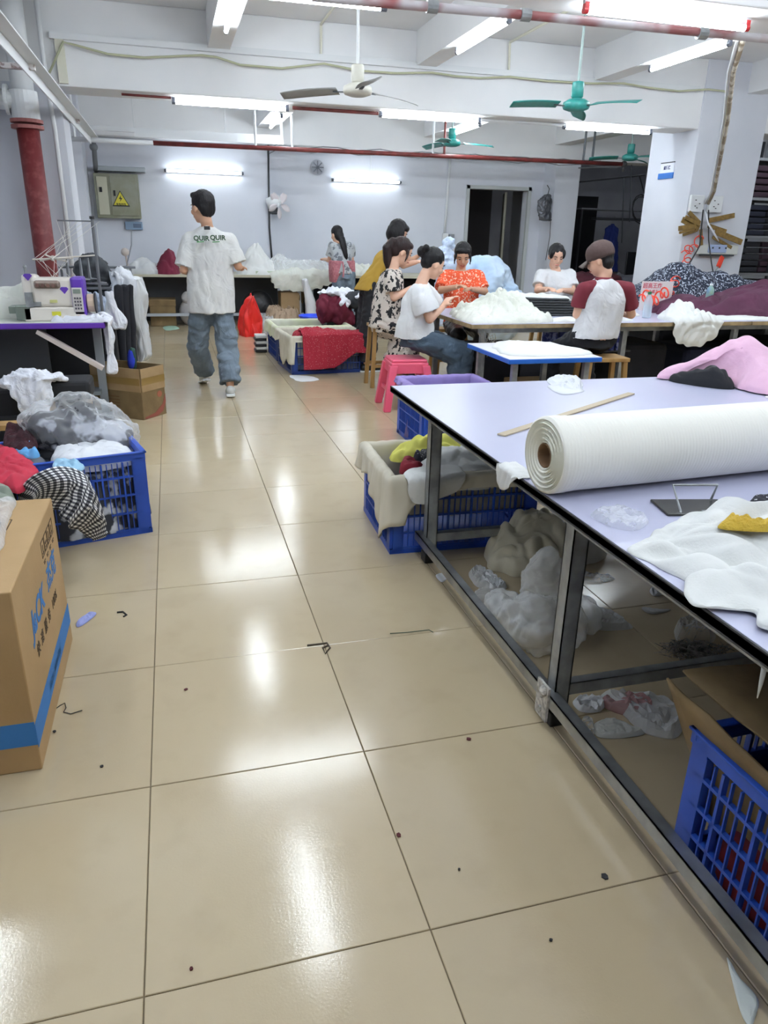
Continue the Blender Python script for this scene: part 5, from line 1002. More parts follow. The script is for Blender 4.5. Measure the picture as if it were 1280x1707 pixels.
sheetbox(tuple(P(1112, 1130, z=.44)), (1.12, .42, .38), (1.16, .42, .1), (1.16, 1.1, .1), 'flap', seed=1)
sheetbox(tuple(P(1138, 1118, z=.45)), (1.16, .42, .40), (1.9, .45, .36), (1.85, 1.3, .38), 'flap', seed=4)
sheetbox((1.5, 1.15, .1), (1.5, .42, .1), (1.56, .42, .41), (1.56, 1.2, .42), 'flap', seed=6)
# ================= floor rubbish and bags under the cutting table
heap('cream_cloth', cream_c if False else mat('ivory_satin', 'cfc7ae', .6, c2='c3b99c', ns=3, sheen=.3), [P(x, y, z=0) for x, y in ((808, 925), (845, 905), (905, 880), (960, 895), (962, 940), (935, 955), (880, 962), (825, 952))], 0, h=.1, fold=.05, freq=7, seed=4, bumps=[(1.55, 2.95, .2, .16, .07)], label='ivory cloth heaped on the floor against the lined crate', cat='cloth', nu=120, nr=34, warp=1)
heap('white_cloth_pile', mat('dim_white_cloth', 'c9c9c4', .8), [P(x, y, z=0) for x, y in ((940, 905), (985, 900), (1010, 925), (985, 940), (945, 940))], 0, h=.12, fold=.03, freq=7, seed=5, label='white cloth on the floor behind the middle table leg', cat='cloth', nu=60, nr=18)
t = thing('plastic_bag', 'crumpled white plastic bag on the floor under the cutting table', 'bag', (1.25, 2.35, 0))
mb = MB().ball(P(885, 1035, z=.08), (.1, .13, .09)).ball(P(905, 985, z=.15), (.07, .07, .16)).ball(P(845, 1020, z=.06), (.07, .11, .06)).ball(P(925, 1040, z=.07), (.1, .1, .08)).ball(P(960, 1025, z=.05), (.09, .08, .06)).ball(P(900, 1072, z=.03), (.05, .05, .035)).ball(P(815, 1000, z=.02), (.05, .07, .03))
fuse(mb, 'film', plastic('white_bag_film', 'f4f7f7', .36, .22), t, .0095, 2, lambda a: .022*ridge(a[0], a[1], a[2], 8)+.012*ridge(a[0], a[1], a[2], 21))
def scrap(pxs, m, label, h=.002, fold=.01, freq=20, seed=1, nm='plastic_scrap', cat='scrap', group=None): return heap(nm, m, [P(x, y, z=0) for x, y in pxs], 0, h=h, fold=fold, freq=freq, seed=seed, label=label, cat=cat, group=group, nu=44, nr=10, flat=True)
pw_ = mat('white_paper', 'dadbdc', .6); gw = mat('grey_paper', 'b4b2ae', .6)
scrap([(782, 955), (800, 948), (822, 968), (840, 975), (815, 985), (790, 975)], film_w, 'crinkled clear film left of the white bag', fold=.02, seed=2)
scrap([(800, 965), (815, 955), (830, 968), (845, 980), (822, 990), (812, 980)], pw_, 'white paper scrap left of the white bag', fold=.02, seed=3, nm='paper_scrap')
scrap([(726, 960), (738, 956), (746, 963), (736, 971)], pw_, 'tiny white paper just outside the table rail', h=.002, fold=.002, nm='paper_scrap')
scrap([(985, 1025), (1010, 1020), (1040, 1040), (1052, 1048), (1010, 1052), (985, 1045)], film_w, 'shiny crushed film behind the middle table leg', fold=.02, seed=6)
scrap([(960, 955), (985, 958), (1025, 965), (1000, 972), (965, 966)], film, 'glossy film strip far under the table', fold=.012, seed=7)
scrap([(1070, 1014), (1095, 1017), (1118, 1017), (1095, 1024), (1078, 1022)], gw, 'pinkish paper sliver under the table', h=.002, fold=.004, nm='paper_scrap')
scrap([(1082, 985), (1098, 980), (1108, 990), (1090, 994)], pw_, 'small white scrap near the far rail', h=.002, nm='paper_scrap')
scrap([(1125, 1050), (1150, 1042), (1185, 1048), (1192, 1068), (1160, 1075), (1130, 1072)], plastic('net_film', 'cfd2d2', .25), 'ball of thin netting beside the black threads', h=.02, fold=.03, seed=9, nm='netting')
scrap([(955, 1170), (985, 1165), (1010, 1172), (1000, 1187), (968, 1187)], pw_, 'white crumpled paper behind the near table leg', fold=.015, seed=11, nm='paper_scrap')
scrap([(1000, 1160), (1050, 1158), (1100, 1168), (1138, 1195), (1130, 1228), (1080, 1225), (1040, 1195)], film_w, 'pinkish translucent bag flattened on the floor', h=.006, fold=.022, seed=12)
scrap([(1000, 1172), (1050, 1165), (1090, 1180), (1070, 1196), (1030, 1190)], plastic('pink_film', 'c98f90', .5), 'rosy film lying over the flattened bag', h=.014, fold=.02, seed=13)
scrap([(992, 1208), (1020, 1200), (1050, 1212), (1075, 1224), (1030, 1232), (995, 1228)], mat('dull_white_bag', 'bcbcb6', .4), 'smooth off-white bag corner on the floor', h=.004, fold=.008, seed=14)
scrap([(968, 1205), (985, 1202), (990, 1225), (978, 1228)], film, 'small clear wrapper by the near leg', fold=.014, seed=15)
scrap([(1212, 1600), (1232, 1630), (1262, 1665), (1258, 1695), (1248, 1708), (1232, 1680)], mat('pale_blade_paper', 'c4c9c4', .4), 'long curved white offcut on the floor in the lower right', h=.002, fold=.002, nm='paper_scrap')
scrap([(128, 1038), (150, 1022), (160, 1024), (145, 1038), (130, 1046)], mat('lilac_paper', '8f97cc', .7), 'lilac paper scrap beside the big carton', h=.003, fold=.004, nm='paper_scrap')
scrap([(484, 626), (520, 628), (530, 634), (498, 636)], pw_, 'white paper lying before the red-draped crate', h=.002, fold=.003, nm='paper_scrap')
scrap([(272, 545), (290, 543), (298, 548), (278, 551)], mat('pale_green_paper', 'a9ccb8', .6), 'pale green paper on the far floor left', h=.002, fold=.003, nm='paper_scrap')
dkr = mat('dark_red_bit', '4a1014', .8); blk = mat('black_bit', '1a1a1c', .8)
random.seed(3)
for k, (x, y, s, m_, nm) in enumerate(((664, 1393, 5, dkr, 'dark red thread ball on the tile joint'), (781, 1233, 4, dkr, 'dark red bit near the table leg'), (1008, 1462, 6, blk, 'grey flake on the floor lower right'), (918, 1568, 3, blk, 'tiny dark speck lower right'), (319, 1616, 3, dkr, 'tiny red speck lower left'), (310, 1150, 3, dkr, 'tiny speck in the aisle'), (170, 1278, 3, blk, 'tiny speck by the carton'), (91, 1220, 3, blk, 'speck close to the carton'), (765, 1450, 2, blk, 'tiny speck on the middle tile'))):
    p = P(x, y, z=0); e = P(x+s, y, z=0); r_ = (e-p).length; pts = [(p.x+r_*random.uniform(.7, 1.2)*math.cos(a*1.05), p.y+r_*random.uniform(.7, 1.2)*math.sin(a*1.05)) for a in range(6)]
    tag(MB().prism(pts, .0005, .004).build('floor_bit', m_), nm, 'scrap')
def thread(pxs, m, label, r_=.0015): tag(MB().tube([P(x, y, z=.002) for x, y in pxs], r_, 5).build('thread', m), label, 'thread')
thread([(92, 1182), (100, 1176), (108, 1172), (110, 1180), (106, 1187), (118, 1190), (137, 1184)], blk, 'loose dark thread curling beside the big carton')
thread([(195, 1021), (205, 1020), (211, 1025), (206, 1028)], blk, 'short dark thread near the lilac scrap', .004)
thread([(650, 1056), (680, 1054), (715, 1050), (722, 1054)], mat('dark_green_thread', '2f4a3a', .8), 'thin dark green thread along a tile joint')
thread([(512, 1076), (530, 1074), (545, 1072), (550, 1080), (542, 1090), (538, 1080), (548, 1076)], mat('grout_chip', '4b4234', .9), 'dark chipped patch at a tile corner', .004)
random.seed(5); mb = MB()
for k in range(150):
    c = P(random.gauss(1155, 22), random.gauss(1088, 5), z=.01); pts = [c+Vector((random.uniform(-.05, .05), random.uniform(-.04, .04), random.uniform(-.005, .03))) for _ in range(4)]; mb.tube(pts, .0016, 3)
tag(mb.build('thread_tangle', mat('dark_mixed_threads', '2c352f', .8, c2='9a948c', ns=30)), 'tangle of black and grey threads on the floor under the table', 'threads', kind='stuff')
# ================= goods on and under the work table
heap('white_cloth_pile', cream_c, [(2.31, 5.75), (2.5, 5.65), (2.95, 5.66), (3.15, 5.9), (3.1, 6.3), (2.9, 6.6), (2.5, 6.55), (2.35, 6.2)], WZ, h=.06, fold=.05, freq=8, seed=3, bumps=[(2.76, 6.2, .2, .22, .12), (2.95, 6.15, .16, .2, .09), (2.6, 5.95, .15, .12, .04)], label='big mound of white shirts on the left of the work table', cat='cloth', nu=150, nr=40, warp=.9)
heap('white_cloth_flap', white_c, [(3.1, 5.7), (3.5, 5.68), (3.85, 5.75), (3.75, 5.95), (3.4, 5.95), (3.12, 5.85)], WZ, h=.02, fold=.025, freq=8, seed=4, bumps=[(3.6, 5.82, .1, .08, .07)], label='crumpled white cloth on the work table beside the capped person', cat='cloth', nu=90, nr=22)
t = thing('trouser_stack', 'stack of folded dark grey trousers in the middle of the work table', 'clothes', (3.35, 6.4, WZ))
random.seed(2); dg_ = mat('dark_grey_trousers', '2e3033', .85)
for k in range(7): MB().box((3.42-.015*k+random.uniform(-.01, .01), 6.3+.02*k, WZ+.012+.021*k), (.62-.04*k, .34, .018), rz=R(-8+random.uniform(-2, 2))).build('folded_layer', dg_, t, world=True, bev=.008)
heap('white_cloth_flap', white_c, [(3.05, 6.5), (3.3, 6.3), (3.55, 6.3), (3.5, 6.55), (3.2, 6.75)], WZ+.12, h=.04, fold=.02, freq=7, seed=5, label='white cloth lying over the dark trouser stack', cat='cloth', nu=70, nr=18)
heap('white_cloth_flap', white_c, [(3.75, 6.0), (4.15, 6.1), (4.3, 6.5), (4.1, 6.75), (3.8, 6.5), (3.65, 6.2)], WZ, h=.03, fold=.03, freq=6, seed=6, label='white cloth spread in front of the woman in the white tee', cat='cloth', nu=80, nr=20, bumps=[(4.1, 6.5, .15, .15, .07)])
heap('white_garment', white_c, [(4.2, 5.45), (4.45, 5.4), (4.62, 5.5), (4.7, 5.75), (4.6, 6.0), (4.35, 6.05), (4.2, 5.85)], WZ, h=.05, fold=.045, freq=7, seed=8, bumps=[(4.4, 5.85, .13, .12, .1)], edge=('y', 5.6, -1), label='white garment bunched on the table edge right of the capped person', cat='cloth', nu=130, nr=34, warp=.9)
heap('white_cloth_flap', white_c, [(4.65, 5.75), (5.1, 5.68), (5.5, 5.72), (5.3, 5.95), (4.8, 6.0)], WZ, h=.012, fold=.01, freq=7, seed=9, label='flat white cloth on the right part of the work table', cat='cloth', nu=60, nr=14)
heap('plum_cloth', mat('plum_cloth', '532640', .85, c2='461e35', ns=3, wr=.6, ws=5), [(4.55, 6.2), (5.2, 5.95), (5.9, 5.85), (6.9, 5.9), (7.2, 6.5), (6.5, 6.9), (5.2, 6.85), (4.6, 6.6)], WZ, h=.12, fold=.06, freq=3.5, seed=5, bumps=[(5.9, 6.4, .6, .3, .14), (6.6, 6.6, .3, .3, .2)], label='large heap of plum coloured cloth on the right of the work table', cat='cloth', nu=150, nr=40, sx=.5)
heap('flecked_cloth', pattern('navy_flecked', 'noise', 'aab2c0', '1b2235', 48, thr=.57), [(4.75, 7.1), (5.3, 7.02), (6.2, 7.05), (6.9, 7.1), (6.9, 7.8), (5.6, 8.0), (4.75, 7.7)], WZ, h=.15, fold=.05, freq=4, seed=7, bumps=[(5.4, 7.4, .3, .3, .25), (6.0, 7.4, .45, .3, .18)], label='navy and white flecked cloth heaped before the pillar', cat='cloth', nu=130, nr=34)
heap('black_cloth', mat('black_navy_cloth', '171c26', .9), [(6.15, 5.7), (6.6, 5.65), (7.2, 5.7), (7.2, 6.1), (6.4, 6.15)], WZ, h=.15, fold=.04, freq=5, seed=8, label='black navy cloth at the right edge of the work table', cat='cloth', nu=60, nr=16, bumps=[(6.6, 5.9, .2, .2, .1)])
def bottle(label, x, y, z, h, m, capm, rad=.03):
    t = thing('plastic_bottle', label, 'bottle', (x, y, z)); MB().lathe([(0, .002), (rad, .002), (rad*1.04, .02), (rad, h*.5), (rad*1.03, h*.62), (rad*.7, h*.78), (rad*.35, h*.88), (rad*.35, h*.92)], n=18).build('body', m, t, smooth=True)
    MB().cyl((0, 0, h*.9), (0, 0, h), rad*.45, n=14).build('cap', capm, t); return t
cb_ = plastic('bottle_clear', 'c9dbe6', .35, .1); p = P(1077, 530, z=WZ); bottle('clear water bottle with green cap behind the capped person', p.x, p.y, WZ, .23, cb_, mat('green_cap', '1f6a44', .4), .038)
p = P(876, 495, z=WZ); t = thing('spray_bottle', 'white spray bottle standing on the far side of the work table', 'bottle', (p.x-.03, 6.85, WZ)); MB().lathe([(0, 0), (.035, 0), (.037, .1), (.03, .15), (.014, .18)], n=16).build('body', mat('pale_bottle', 'cfd8d2', .3), t, smooth=True); MB().box((0, 0, .21), (.03, .06, .05)).box((-.0, -.04, .22), (.02, .04, .02)).build('trigger', white_p, t, bev=.005)
p = P(1128, 480, z=WZ+.1); bottle('small blue and green bottle on the plum cloth', 5.05, 6.3, WZ+.12, .16, mat('green_label_bottle', '8fae8f', .4, c2='4f6fae', ns=9), white_p, .035)
# red-lettered sign
p0, p1 = P(1070, 492, Y=6.6), P(1122, 470, Y=6.6)
t = thing('paper_sign', 'white card with red lettering propped behind the coiled red hose', 'sign', (p0.x, 6.6, WZ))
zc = P(1095, 485, Y=6.6).z; xc = P(1100, 480, Y=6.6).x
MB().b2(p0.x, p0.x+.36, 6.62, 6.63, WZ, zc+.09).build('card', mat('sign_card', 'dfd6d6', .6), t, world=True)
redi = mat('red_ink', 'c2445a', .7)
for s, z_, sz in (('超高王炸', zc+.045, .055), ('18永盛多', zc-.01, .035)):
    o = text('sign_lettering', s, sz, redi, basis((p0.x+.12, 6.6185, z_), (1, 0, 0), (0, 0, 1)), bold=.0006); o.parent = t; o.location = -Vector(t.location)
# coiled red air hose
def coil(A, B_, n, r_, rt, m, label):
    A, B_ = Vector(A), Vector(B_); d_ = (B_-A).normalized(); u_ = d_.orthogonal().normalized(); v_ = d_.cross(u_); pts = []
    for i in range(n*14): tt_ = i/(n*14-1); a_ = i*2*math.pi/14; k_ = r_*(.7+.5*NZ(Vector((tt_*7, 2, 0)))+.2); pts.append(A.lerp(B_, tt_)+(u_*math.cos(a_)+v_*math.sin(a_))*k_+Vector((0, 0, .03*math.sin(tt_*9))))
    return tag(MB().tube(pts, rt, 5).build('coiled_hose', m, smooth=True), label, 'hose')
oh = mat('orange_red_hose', 'e8452f', .4)
coil(P(1068, 500, Y=6.3), P(1112, 492, Y=6.3), 6, .05, .008, oh, 'orange red coiled air hose lying by the sign')
coil(P(1115, 490, Y=6.6), P(1148, 430, Y=8.3), 6, .05, .007, oh, 'orange red coiled hose climbing towards the pillar')
coil(P(1140, 425, Y=8.5), P(1170, 395, Y=8.6), 4, .05, .007, oh, 'orange red coiled hose at the bundle of wooden battens')
# bundle of poles running up to the ceiling
yb = 8.35
pts = [P(1238, 68, Y=5.0), P(1222, 120, Y=5.9), P(1213, 200, Y=7.0), P(1190, 320, Y=8.4), P(1180, 340, Y=8.5)]
t = thing('air_line', 'taped bundle of hoses and conduit slanting from the ceiling to the pillar', 'hose', pts[-1])
MB().tube(pts, .02, 8).build('taped_tube', mat('worn_brown_tape', 'a0917c', .6, c2='d9d3c6', ns=9, fac=(.5, .6)), t, smooth=True, world=True)
MB().tube([q+Vector((-.045, 0, 0)) for q in pts], .012, 6).build('white_hose', white_p, t, smooth=True, world=True)
tag(MB().tube([P(1172, 350, Y=8.5), P(1166, 410, Y=8.3), P(1143, 450, Y=7.6), P(1128, 492, Y=7.0), P(1112, 505, Y=6.5)], .009, 6).build('black_cable', black, smooth=True), 'black cable slanting down from the pillar to the table', 'cable')
tag(MB().tube([P(1181, 350, Y=8.55), P(1181, 400, Y=8.5), P(1186, 440, Y=8.3), P(1190, 462, Y=8.0)], .008, 6).build('black_cable', black, smooth=True), 'black cable hanging down the front of the pillar', 'cable')
# wooden battens on pillar front
t = thing('batten_bundle', 'fan of olive brown wooden battens fixed to the pillar', 'battens', P(1170, 385, Y=8.62)); bw_ = mat('olive_brown_wood', '8a6d33', .6, c2='6f5626', ns=8, stretch=(3, 3, 3))
for k, (x1, y1, x2, y2, w_) in enumerate(((1137, 366, 1165, 380, .07), (1148, 354, 1166, 372, .05), (1131, 381, 1160, 377, .06), (1132, 388, 1158, 382, .03), (1138, 392, 1162, 384, .03), (1224, 359, 1180, 368, .06), (1210, 386, 1180, 376, .05), (1236, 404, 1192, 386, .07), (1219, 413, 1188, 395, .04), (1169, 409, 1168, 382, .04), (1142, 362, 1166, 374, .05))):
    a, b_ = P(x1, y1, Y=8.6-.012*(k % 4)), P(x2, y2, Y=8.6-.012*(k % 4)); MB().bar(a, b_, w_, .018, up=(0, 1, 0)).build('batten', bw_, t, world=True, bev=.002)
p = P(1176, 340, Y=8.64); t = thing('wall_socket', 'white double socket plate on the pillar above the battens', 'socket', p)
for dx in (-.14, .14): MB().box((dx, 0, 0), (.2, .05, .2)).build('plate', white_p, t, bev=.01)
mb = MB()
for dx in (-.14, .14):
    for a_, b2_ in ((-.03, .04), (.03, .0), (.0, -.05), (-.03, -.03)): mb.box((dx+a_, -.027, b2_), (.018, .006, .01))
mb.build('socket_holes', black, t)
p = P(1195, 416, Y=8.62); t = thing('power_strip', 'white power strip on the pillar below the battens', 'power strip', p); MB().box((0, 0, 0), (.62, .05, .12)).build('housing', mat('aged_white', 'd2d4d0', .5), t, bev=.01)
MB().box((-.02, -.03, .01), (.28, .02, .1)).build('clear_cover', mat('bluish_clear', 'a9b9dc', .2), t, bev=.01); MB().box((0, -.01, -.07), (.52, .03, .02)).build('lower_edge', steel_d, t)
for dx in (-.1, 0., .1): MB().box((dx, -.042, .02), (.02, .006, .02)).build('slot', black, t)
a, b_ = P(1204, 428, Y=8.55), P(1197, 445, Y=8.5); t = thing('air_gun', 'small red blow gun hanging from the power strip', 'tool', b_); MB().bar(a, b_, .06, .03, up=(0, 1, 0)).build('body', oh, t, world=True, bev=.006); MB().cyl(b_, P(1190, 455, Y=8.4), .008).build('nozzle', steel, t, world=True)
tag(MB().tube([P(1176, 352, Y=8.55), P(1180, 372, Y=8.5), P(1192, 392, Y=8.5), P(1198, 402, Y=8.5)], [.012, .02, .022, .01], 8, flat=.4).build('white_rag', cwh, smooth=True), 'twisted white rag hanging among the battens', 'rag')
# pillar sign on the left face
ya, yb_ = P(1123, 285, X=6.385).y, P(1101, 285, X=6.385).y; za, zb = P(1112, 295, X=6.385).z, P(1114, 272, X=6.385).z
t = thing('pillar_sign', 'small white sign with a blue band on the side of the pillar', 'sign', (6.38, (ya+yb_)/2, za))
ys, ye = min(ya, yb_), max(ya, yb_); zm = za+(zb-za)*.3
MB().b2(6.378, 6.39, ys, ye, zm, zb).build('panel', mat('sign_white', 'e6e8f2', .5), t, world=True); MB().b2(6.376, 6.39, ys+.0, ye+.03, za-.02, zm).build('blue_band', mat('sign_blue', '2f6cb8', .5), t, world=True); MB().b2(6.374, 6.39, ys, ye, zb, zb+.012).build('top_clip', steel_d, t, world=True)
o = text('sign_lettering', '查烫区', (zb-zm)*.42, mat('sign_navy', '2d3560', .6), basis((6.377, (ys+ye)/2, (zm+zb)/2), (0, -1, 0), (0, 0, 1)), bold=.002); o.parent = t; o.location = -Vector(t.location)
# dark goods beneath the work table
random.seed(8)
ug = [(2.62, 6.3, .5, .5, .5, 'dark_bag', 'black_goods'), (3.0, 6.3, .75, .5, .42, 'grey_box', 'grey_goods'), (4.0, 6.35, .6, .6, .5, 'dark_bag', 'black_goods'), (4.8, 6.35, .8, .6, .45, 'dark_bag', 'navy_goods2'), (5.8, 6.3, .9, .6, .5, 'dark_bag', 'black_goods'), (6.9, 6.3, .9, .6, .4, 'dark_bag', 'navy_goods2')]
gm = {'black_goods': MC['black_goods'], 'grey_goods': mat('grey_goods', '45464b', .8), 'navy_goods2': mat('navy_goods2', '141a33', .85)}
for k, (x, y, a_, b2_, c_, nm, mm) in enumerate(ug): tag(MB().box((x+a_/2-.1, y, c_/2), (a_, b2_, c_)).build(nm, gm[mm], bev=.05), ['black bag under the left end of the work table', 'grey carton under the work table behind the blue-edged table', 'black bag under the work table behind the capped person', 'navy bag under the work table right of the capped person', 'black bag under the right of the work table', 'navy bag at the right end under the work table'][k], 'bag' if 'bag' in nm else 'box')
for k in range(9):
    x = 3.18+.065*k+(.12 if k > 4 else 0); tag(MB().box((x, 5.95, .58), (.045, .2, .2)).build('blue_packet', mat('blue_packet', '2a3a8c', .6, c2='8a93c9', ns=30, fac=(.5, .55))), 'blue and white packet in the row below the work table top, '+['leftmost', 'second', 'third', 'fourth', 'fifth', 'sixth', 'seventh', 'eighth', 'rightmost'][k]+' from the left', 'packet', 'blue packets under the work table')
tag(MB().b2(3.15, 3.95, 5.85, 6.1, .465, .48).build('packet_ledge', steel_d), 'thin ledge carrying the blue packets under the table', 'ledge')
t = thing('carton', 'brown carton on the floor behind the small blue-edged table', 'box', (2.8, 5.5, 0)); MB().b2(2.8, 3.35, 5.75, 6.02, 0, .24).build('board', card, t, world=True, bev=.01); MB().bar((2.82, 5.74, .24), (3.3, 5.7, .2), .1, .006).build('flap', card_d, t, world=True)
# backdrop of dark goods behind the work table to the right
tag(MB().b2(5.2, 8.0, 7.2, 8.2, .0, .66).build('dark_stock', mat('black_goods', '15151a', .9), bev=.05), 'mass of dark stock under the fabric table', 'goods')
# stools
def stool(label, x, y, z, w_, m, rz=0, group=None, spl=.03):
    t = thing('wooden_stool', label, 'stool', (x, y, 0), rz, group); MB().box((0, 0, z-.015), (w_, w_*.7, .03)).build('seat', m, t, bev=.004)
    for sx in (-1, 1):
        for sy in (-1, 1): MB().bar((sx*(w_/2-.03), sy*(w_*.35-.03), z-.03), (sx*(w_/2-.03+spl), sy*(w_*.35-.03+spl), 0), .035, .035, up=(0, 1, 0)).build('leg', m, t)
    for sy in (-1, 1): MB().bar((-w_/2, sy*(w_*.35-.01), z*.35), (w_/2, sy*(w_*.35-.01), z*.35), .02, .03).build('stretcher', m, t)
    return t
stool('tall wooden stool under the woman in the floral dress', 1.99, 7.02, .6, .36, wood); stool('rough wooden stool under the capped person', 3.27, 5.22, .54, .36, wood, R(-4))
pkp = mat('coral_pink_plastic', 'e8607c', .35, c2='e05674', ns=3)
t = thing('pink_stool', 'coral pink plastic stool under the woman in white and jeans', 'stool', (1.89, 6.06, 0), R(-4))
def fr(w_, d_, z): return [(-w_, -d_, z), (w_, -d_, z), (w_, d_, z), (-w_, d_, z)]
mb = MB(); mb.box((0, 0, .415), (.31, .29, .03)).box((0, 0, .385), (.33, .31, .04)); mb.build('seat', pkp, t, bev=.012)
for sx in (-1, 1):
    for sy in (-1, 1):
        mb = MB(); T_, B2 = (sx*.14, sy*.13), (sx*.2, sy*.19)
        vs = []
        for (cx_, cy_), z_, s_ in ((T_, .38, .035), (((T_[0]+B2[0])/2, (T_[1]+B2[1])/2), .2, .033), (B2, 0, .03)): vs += [(cx_-s_, cy_-s_, z_), (cx_+s_, cy_-s_, z_), (cx_+s_, cy_+s_, z_), (cx_-s_, cy_+s_, z_)]
        mb.add(vs, [(0, 1, 2, 3), (8, 9, 10, 11)]+[(r_*4+k, r_*4+(k+1) % 4, (r_+1)*4+(k+1) % 4, (r_+1)*4+k) for r_ in range(2) for k in range(4)]); mb.build('leg', pkp, t, bev=.006)
for sy in (-1, 1): MB().bar((-.17, sy*.165, .17), (.17, sy*.165, .17), .014, .035).bar((-.15, sy*.148, .345), (.15, sy*.148, .345), .014, .06).build('stretcher', pkp, t)
for sx in (-1, 1): MB().bar((sx*.178, -.15, .17), (sx*.178, .15, .17), .014, .035).bar((sx*.158, -.13, .345), (sx*.158, .13, .345), .014, .06).build('stretcher', pkp, t)
stool('plain stool under the woman in orange', 2.8, 7.45, .5, .34, wood); stool('plain stool under the woman in the white tee', 3.95, 7.45, .5, .34, wood)
# ================= people
def V3(x): return Vector(x)
def hand(mb, wr, dirv, palm, s=1.0, curl=.5):
    "palm, four unequal bent fingers and a thumb leaving the side of the palm"
    d = V3(dirv).normalized(); n = V3(palm).normalized(); n = (n-d*n.dot(d)).normalized(); side = d.cross(n)
    M = Matrix((side, d, n)).transposed(); c = wr+d*.045*s
    mb.ball(c, (.038*s, .05*s, .017*s), 12, 8, M); mb.ball(wr+d*.02, (.028*s, .04*s, .02*s), 12, 8, M)
    for k, (o, L_) in enumerate(((-.029, .062), (-.01, .072), (.01, .068), (.028, .052))):
        p = c+side*o*s+d*.038*s; q = p+(d*math.cos(curl*.6)+n*math.sin(curl*.6))*L_*.5*s; r_ = q+(d*math.cos(curl*1.5)+n*math.sin(curl*1.5))*L_*.5*s
        mb.tube([p, q, r_], [.0095*s, .0088*s, .0078*s], 8)
    p = wr+d*.03*s-side*.03*s; q = p+(d*.6-side*.75+n*.35).normalized()*.035*s; mb.tube([p, q, q+(d*.85-side*.2+n*.5).normalized()*.03*s], [.012*s, .011*s, .009*s], 8)
def head_parts(t, c, f, up, sk, hm, style, s=1.0, face=True, seed=0):
    "c = head centre at eye height; f = where it looks; returns shapes for the skin"
    f = V3(f).normalized(); up = V3(up); up = (up-f*up.dot(f)).normalized(); r_ = f.cross(up)
    M = Matrix((r_, f, up)).transposed()
    def L_(x, y, z): return c+M @ Vector((x*s, y*s, z*s))
    mb = MB()
    mb.ball(L_(0, -.008, .022), (.074*s, .092*s, .09*s), 20, 14, M); mb.ball(L_(0, .022, -.042), (.056*s, .06*s, .068*s), 18, 12, M)
    mb.ball(L_(0, .05, -.088), (.026*s, .024*s, .02*s), 12, 8, M)
    mb.tube([L_(0, .078, .005), L_(0, .096, -.028), L_(0, .086, -.04)], [.008*s, .014*s, .012*s], 8)
    for k in (-1, 1):
        mb.ball(L_(k*.042, .055, -.03), (.022*s, .02*s, .022*s), 10, 7, M); mb.ball(L_(k*.076, -.005, -.012), (.01*s, .018*s, .03*s), 10, 7, M)
    mb.ball(L_(0, .079, -.065), (.022*s, .012*s, .012*s), 10, 7, M)
    if face:
        eb = MB(); ew = MB(); pu = MB(); lp_ = MB()
        for k in (-1, 1):
            ew.ball(L_(k*.031, .075, -.003), (.012*s, .006*s, .0035*s), 10, 7, M); pu.ball(L_(k*.031, .079, -.003), (.007*s, .004*s, .0038*s), 8, 6, M).tube([L_(k*.018, .079, .0), L_(k*.031, .081, .002), L_(k*.045, .074, -.001)], .0018*s, 5)
            eb.tube([L_(k*.016, .084, .018), L_(k*.033, .082, .024), L_(k*.05, .07, .018)], [.003*s, .0035*s, .002*s], 6)
        lp_.tube([L_(-.023, .078, -.064), L_(-.01, .089, -.061), L_(.01, .089, -.061), L_(.023, .078, -.064)], [.003*s, .0055*s, .0055*s, .003*s], 8)
        ew.build('eye', mat('eye_white', 'b9aaa2', .4), t, smooth=True, world=True); pu.build('pupil', black, t, world=True); eb.build('eyebrow', hair_m, t, world=True); lp_.build('lips', mat('lip_red', 'a85a50', .5), t, smooth=True, world=True)
    hb = MB(); hb.ball(L_(0, -.02, .04), (.084*s, .094*s, .088*s), 20, 14, M)
    if style == 'man':
        hb.ball(L_(0, -.055, .0), (.074*s, .05*s, .075*s), 16, 10, M).ball(L_(0, .045, .085), (.06*s, .04*s, .03*s), 14, 9, M)
        for k in (-1, 1): hb.ball(L_(k*.07, -.015, .03), (.012*s, .035*s, .04*s), 10, 7, M)
    if style == 'bob':
        hb.ball(L_(0, -.045, -.01), (.095*s, .075*s, .1*s), 18, 12, M)
        for k in (-1, 1): hb.ball(L_(k*.074, .0, -.02), (.026*s, .062*s, .085*s), 12, 9, M)
        hb.ball(L_(0, .05, .065), (.07*s, .04*s, .035*s), 14, 9, M)
    if style == 'bun':
        hb.ball(L_(0, -.05, .0), (.07*s, .055*s, .065*s), 16, 10, M).ball(L_(-.02, -.125, .05), (.04*s, .035*s, .045*s), 14, 9, M).ball(L_(.02, -.115, .08), (.03*s, .03*s, .03*s), 12, 8, M)
    if style == 'pony':
        hb.ball(L_(0, -.05, .0), (.074*s, .055*s, .07*s), 16, 10, M); hb.ball(L_(0, .045, .07), (.066*s, .035*s, .03*s), 14, 9, M)
        q = L_(0, -.11, .05); hb.ball(q, .035*s)
        pts = [q, q+Vector((-f.x*.06, -f.y*.06, -.06)), q+Vector((-f.x*.05, -f.y*.05, -.17)), q+Vector((-f.x*.03, -f.y*.03, -.3))]; hb.tube(pts, [.035*s, .045*s, .04*s, .015*s], 12)
        for k in (-1, 1): hb.tube([L_(k*.07, .04, .03), L_(k*.078, .045, -.03), L_(k*.076, .04, -.075)], [.012*s, .01*s, .005*s], 8)
    if style == 'long':
        hb.ball(L_(0, -.05, -.02), (.08*s, .06*s, .09*s), 16, 10, M); q = L_(.02, -.07, -.06)
        hb.tube([q, q+Vector((.03, -.03, -.12)), q+Vector((.06, -.05, -.25)), q+Vector((.08, -.04, -.34))], [.07*s, .06*s, .045*s, .015*s], 14, flat=.6)
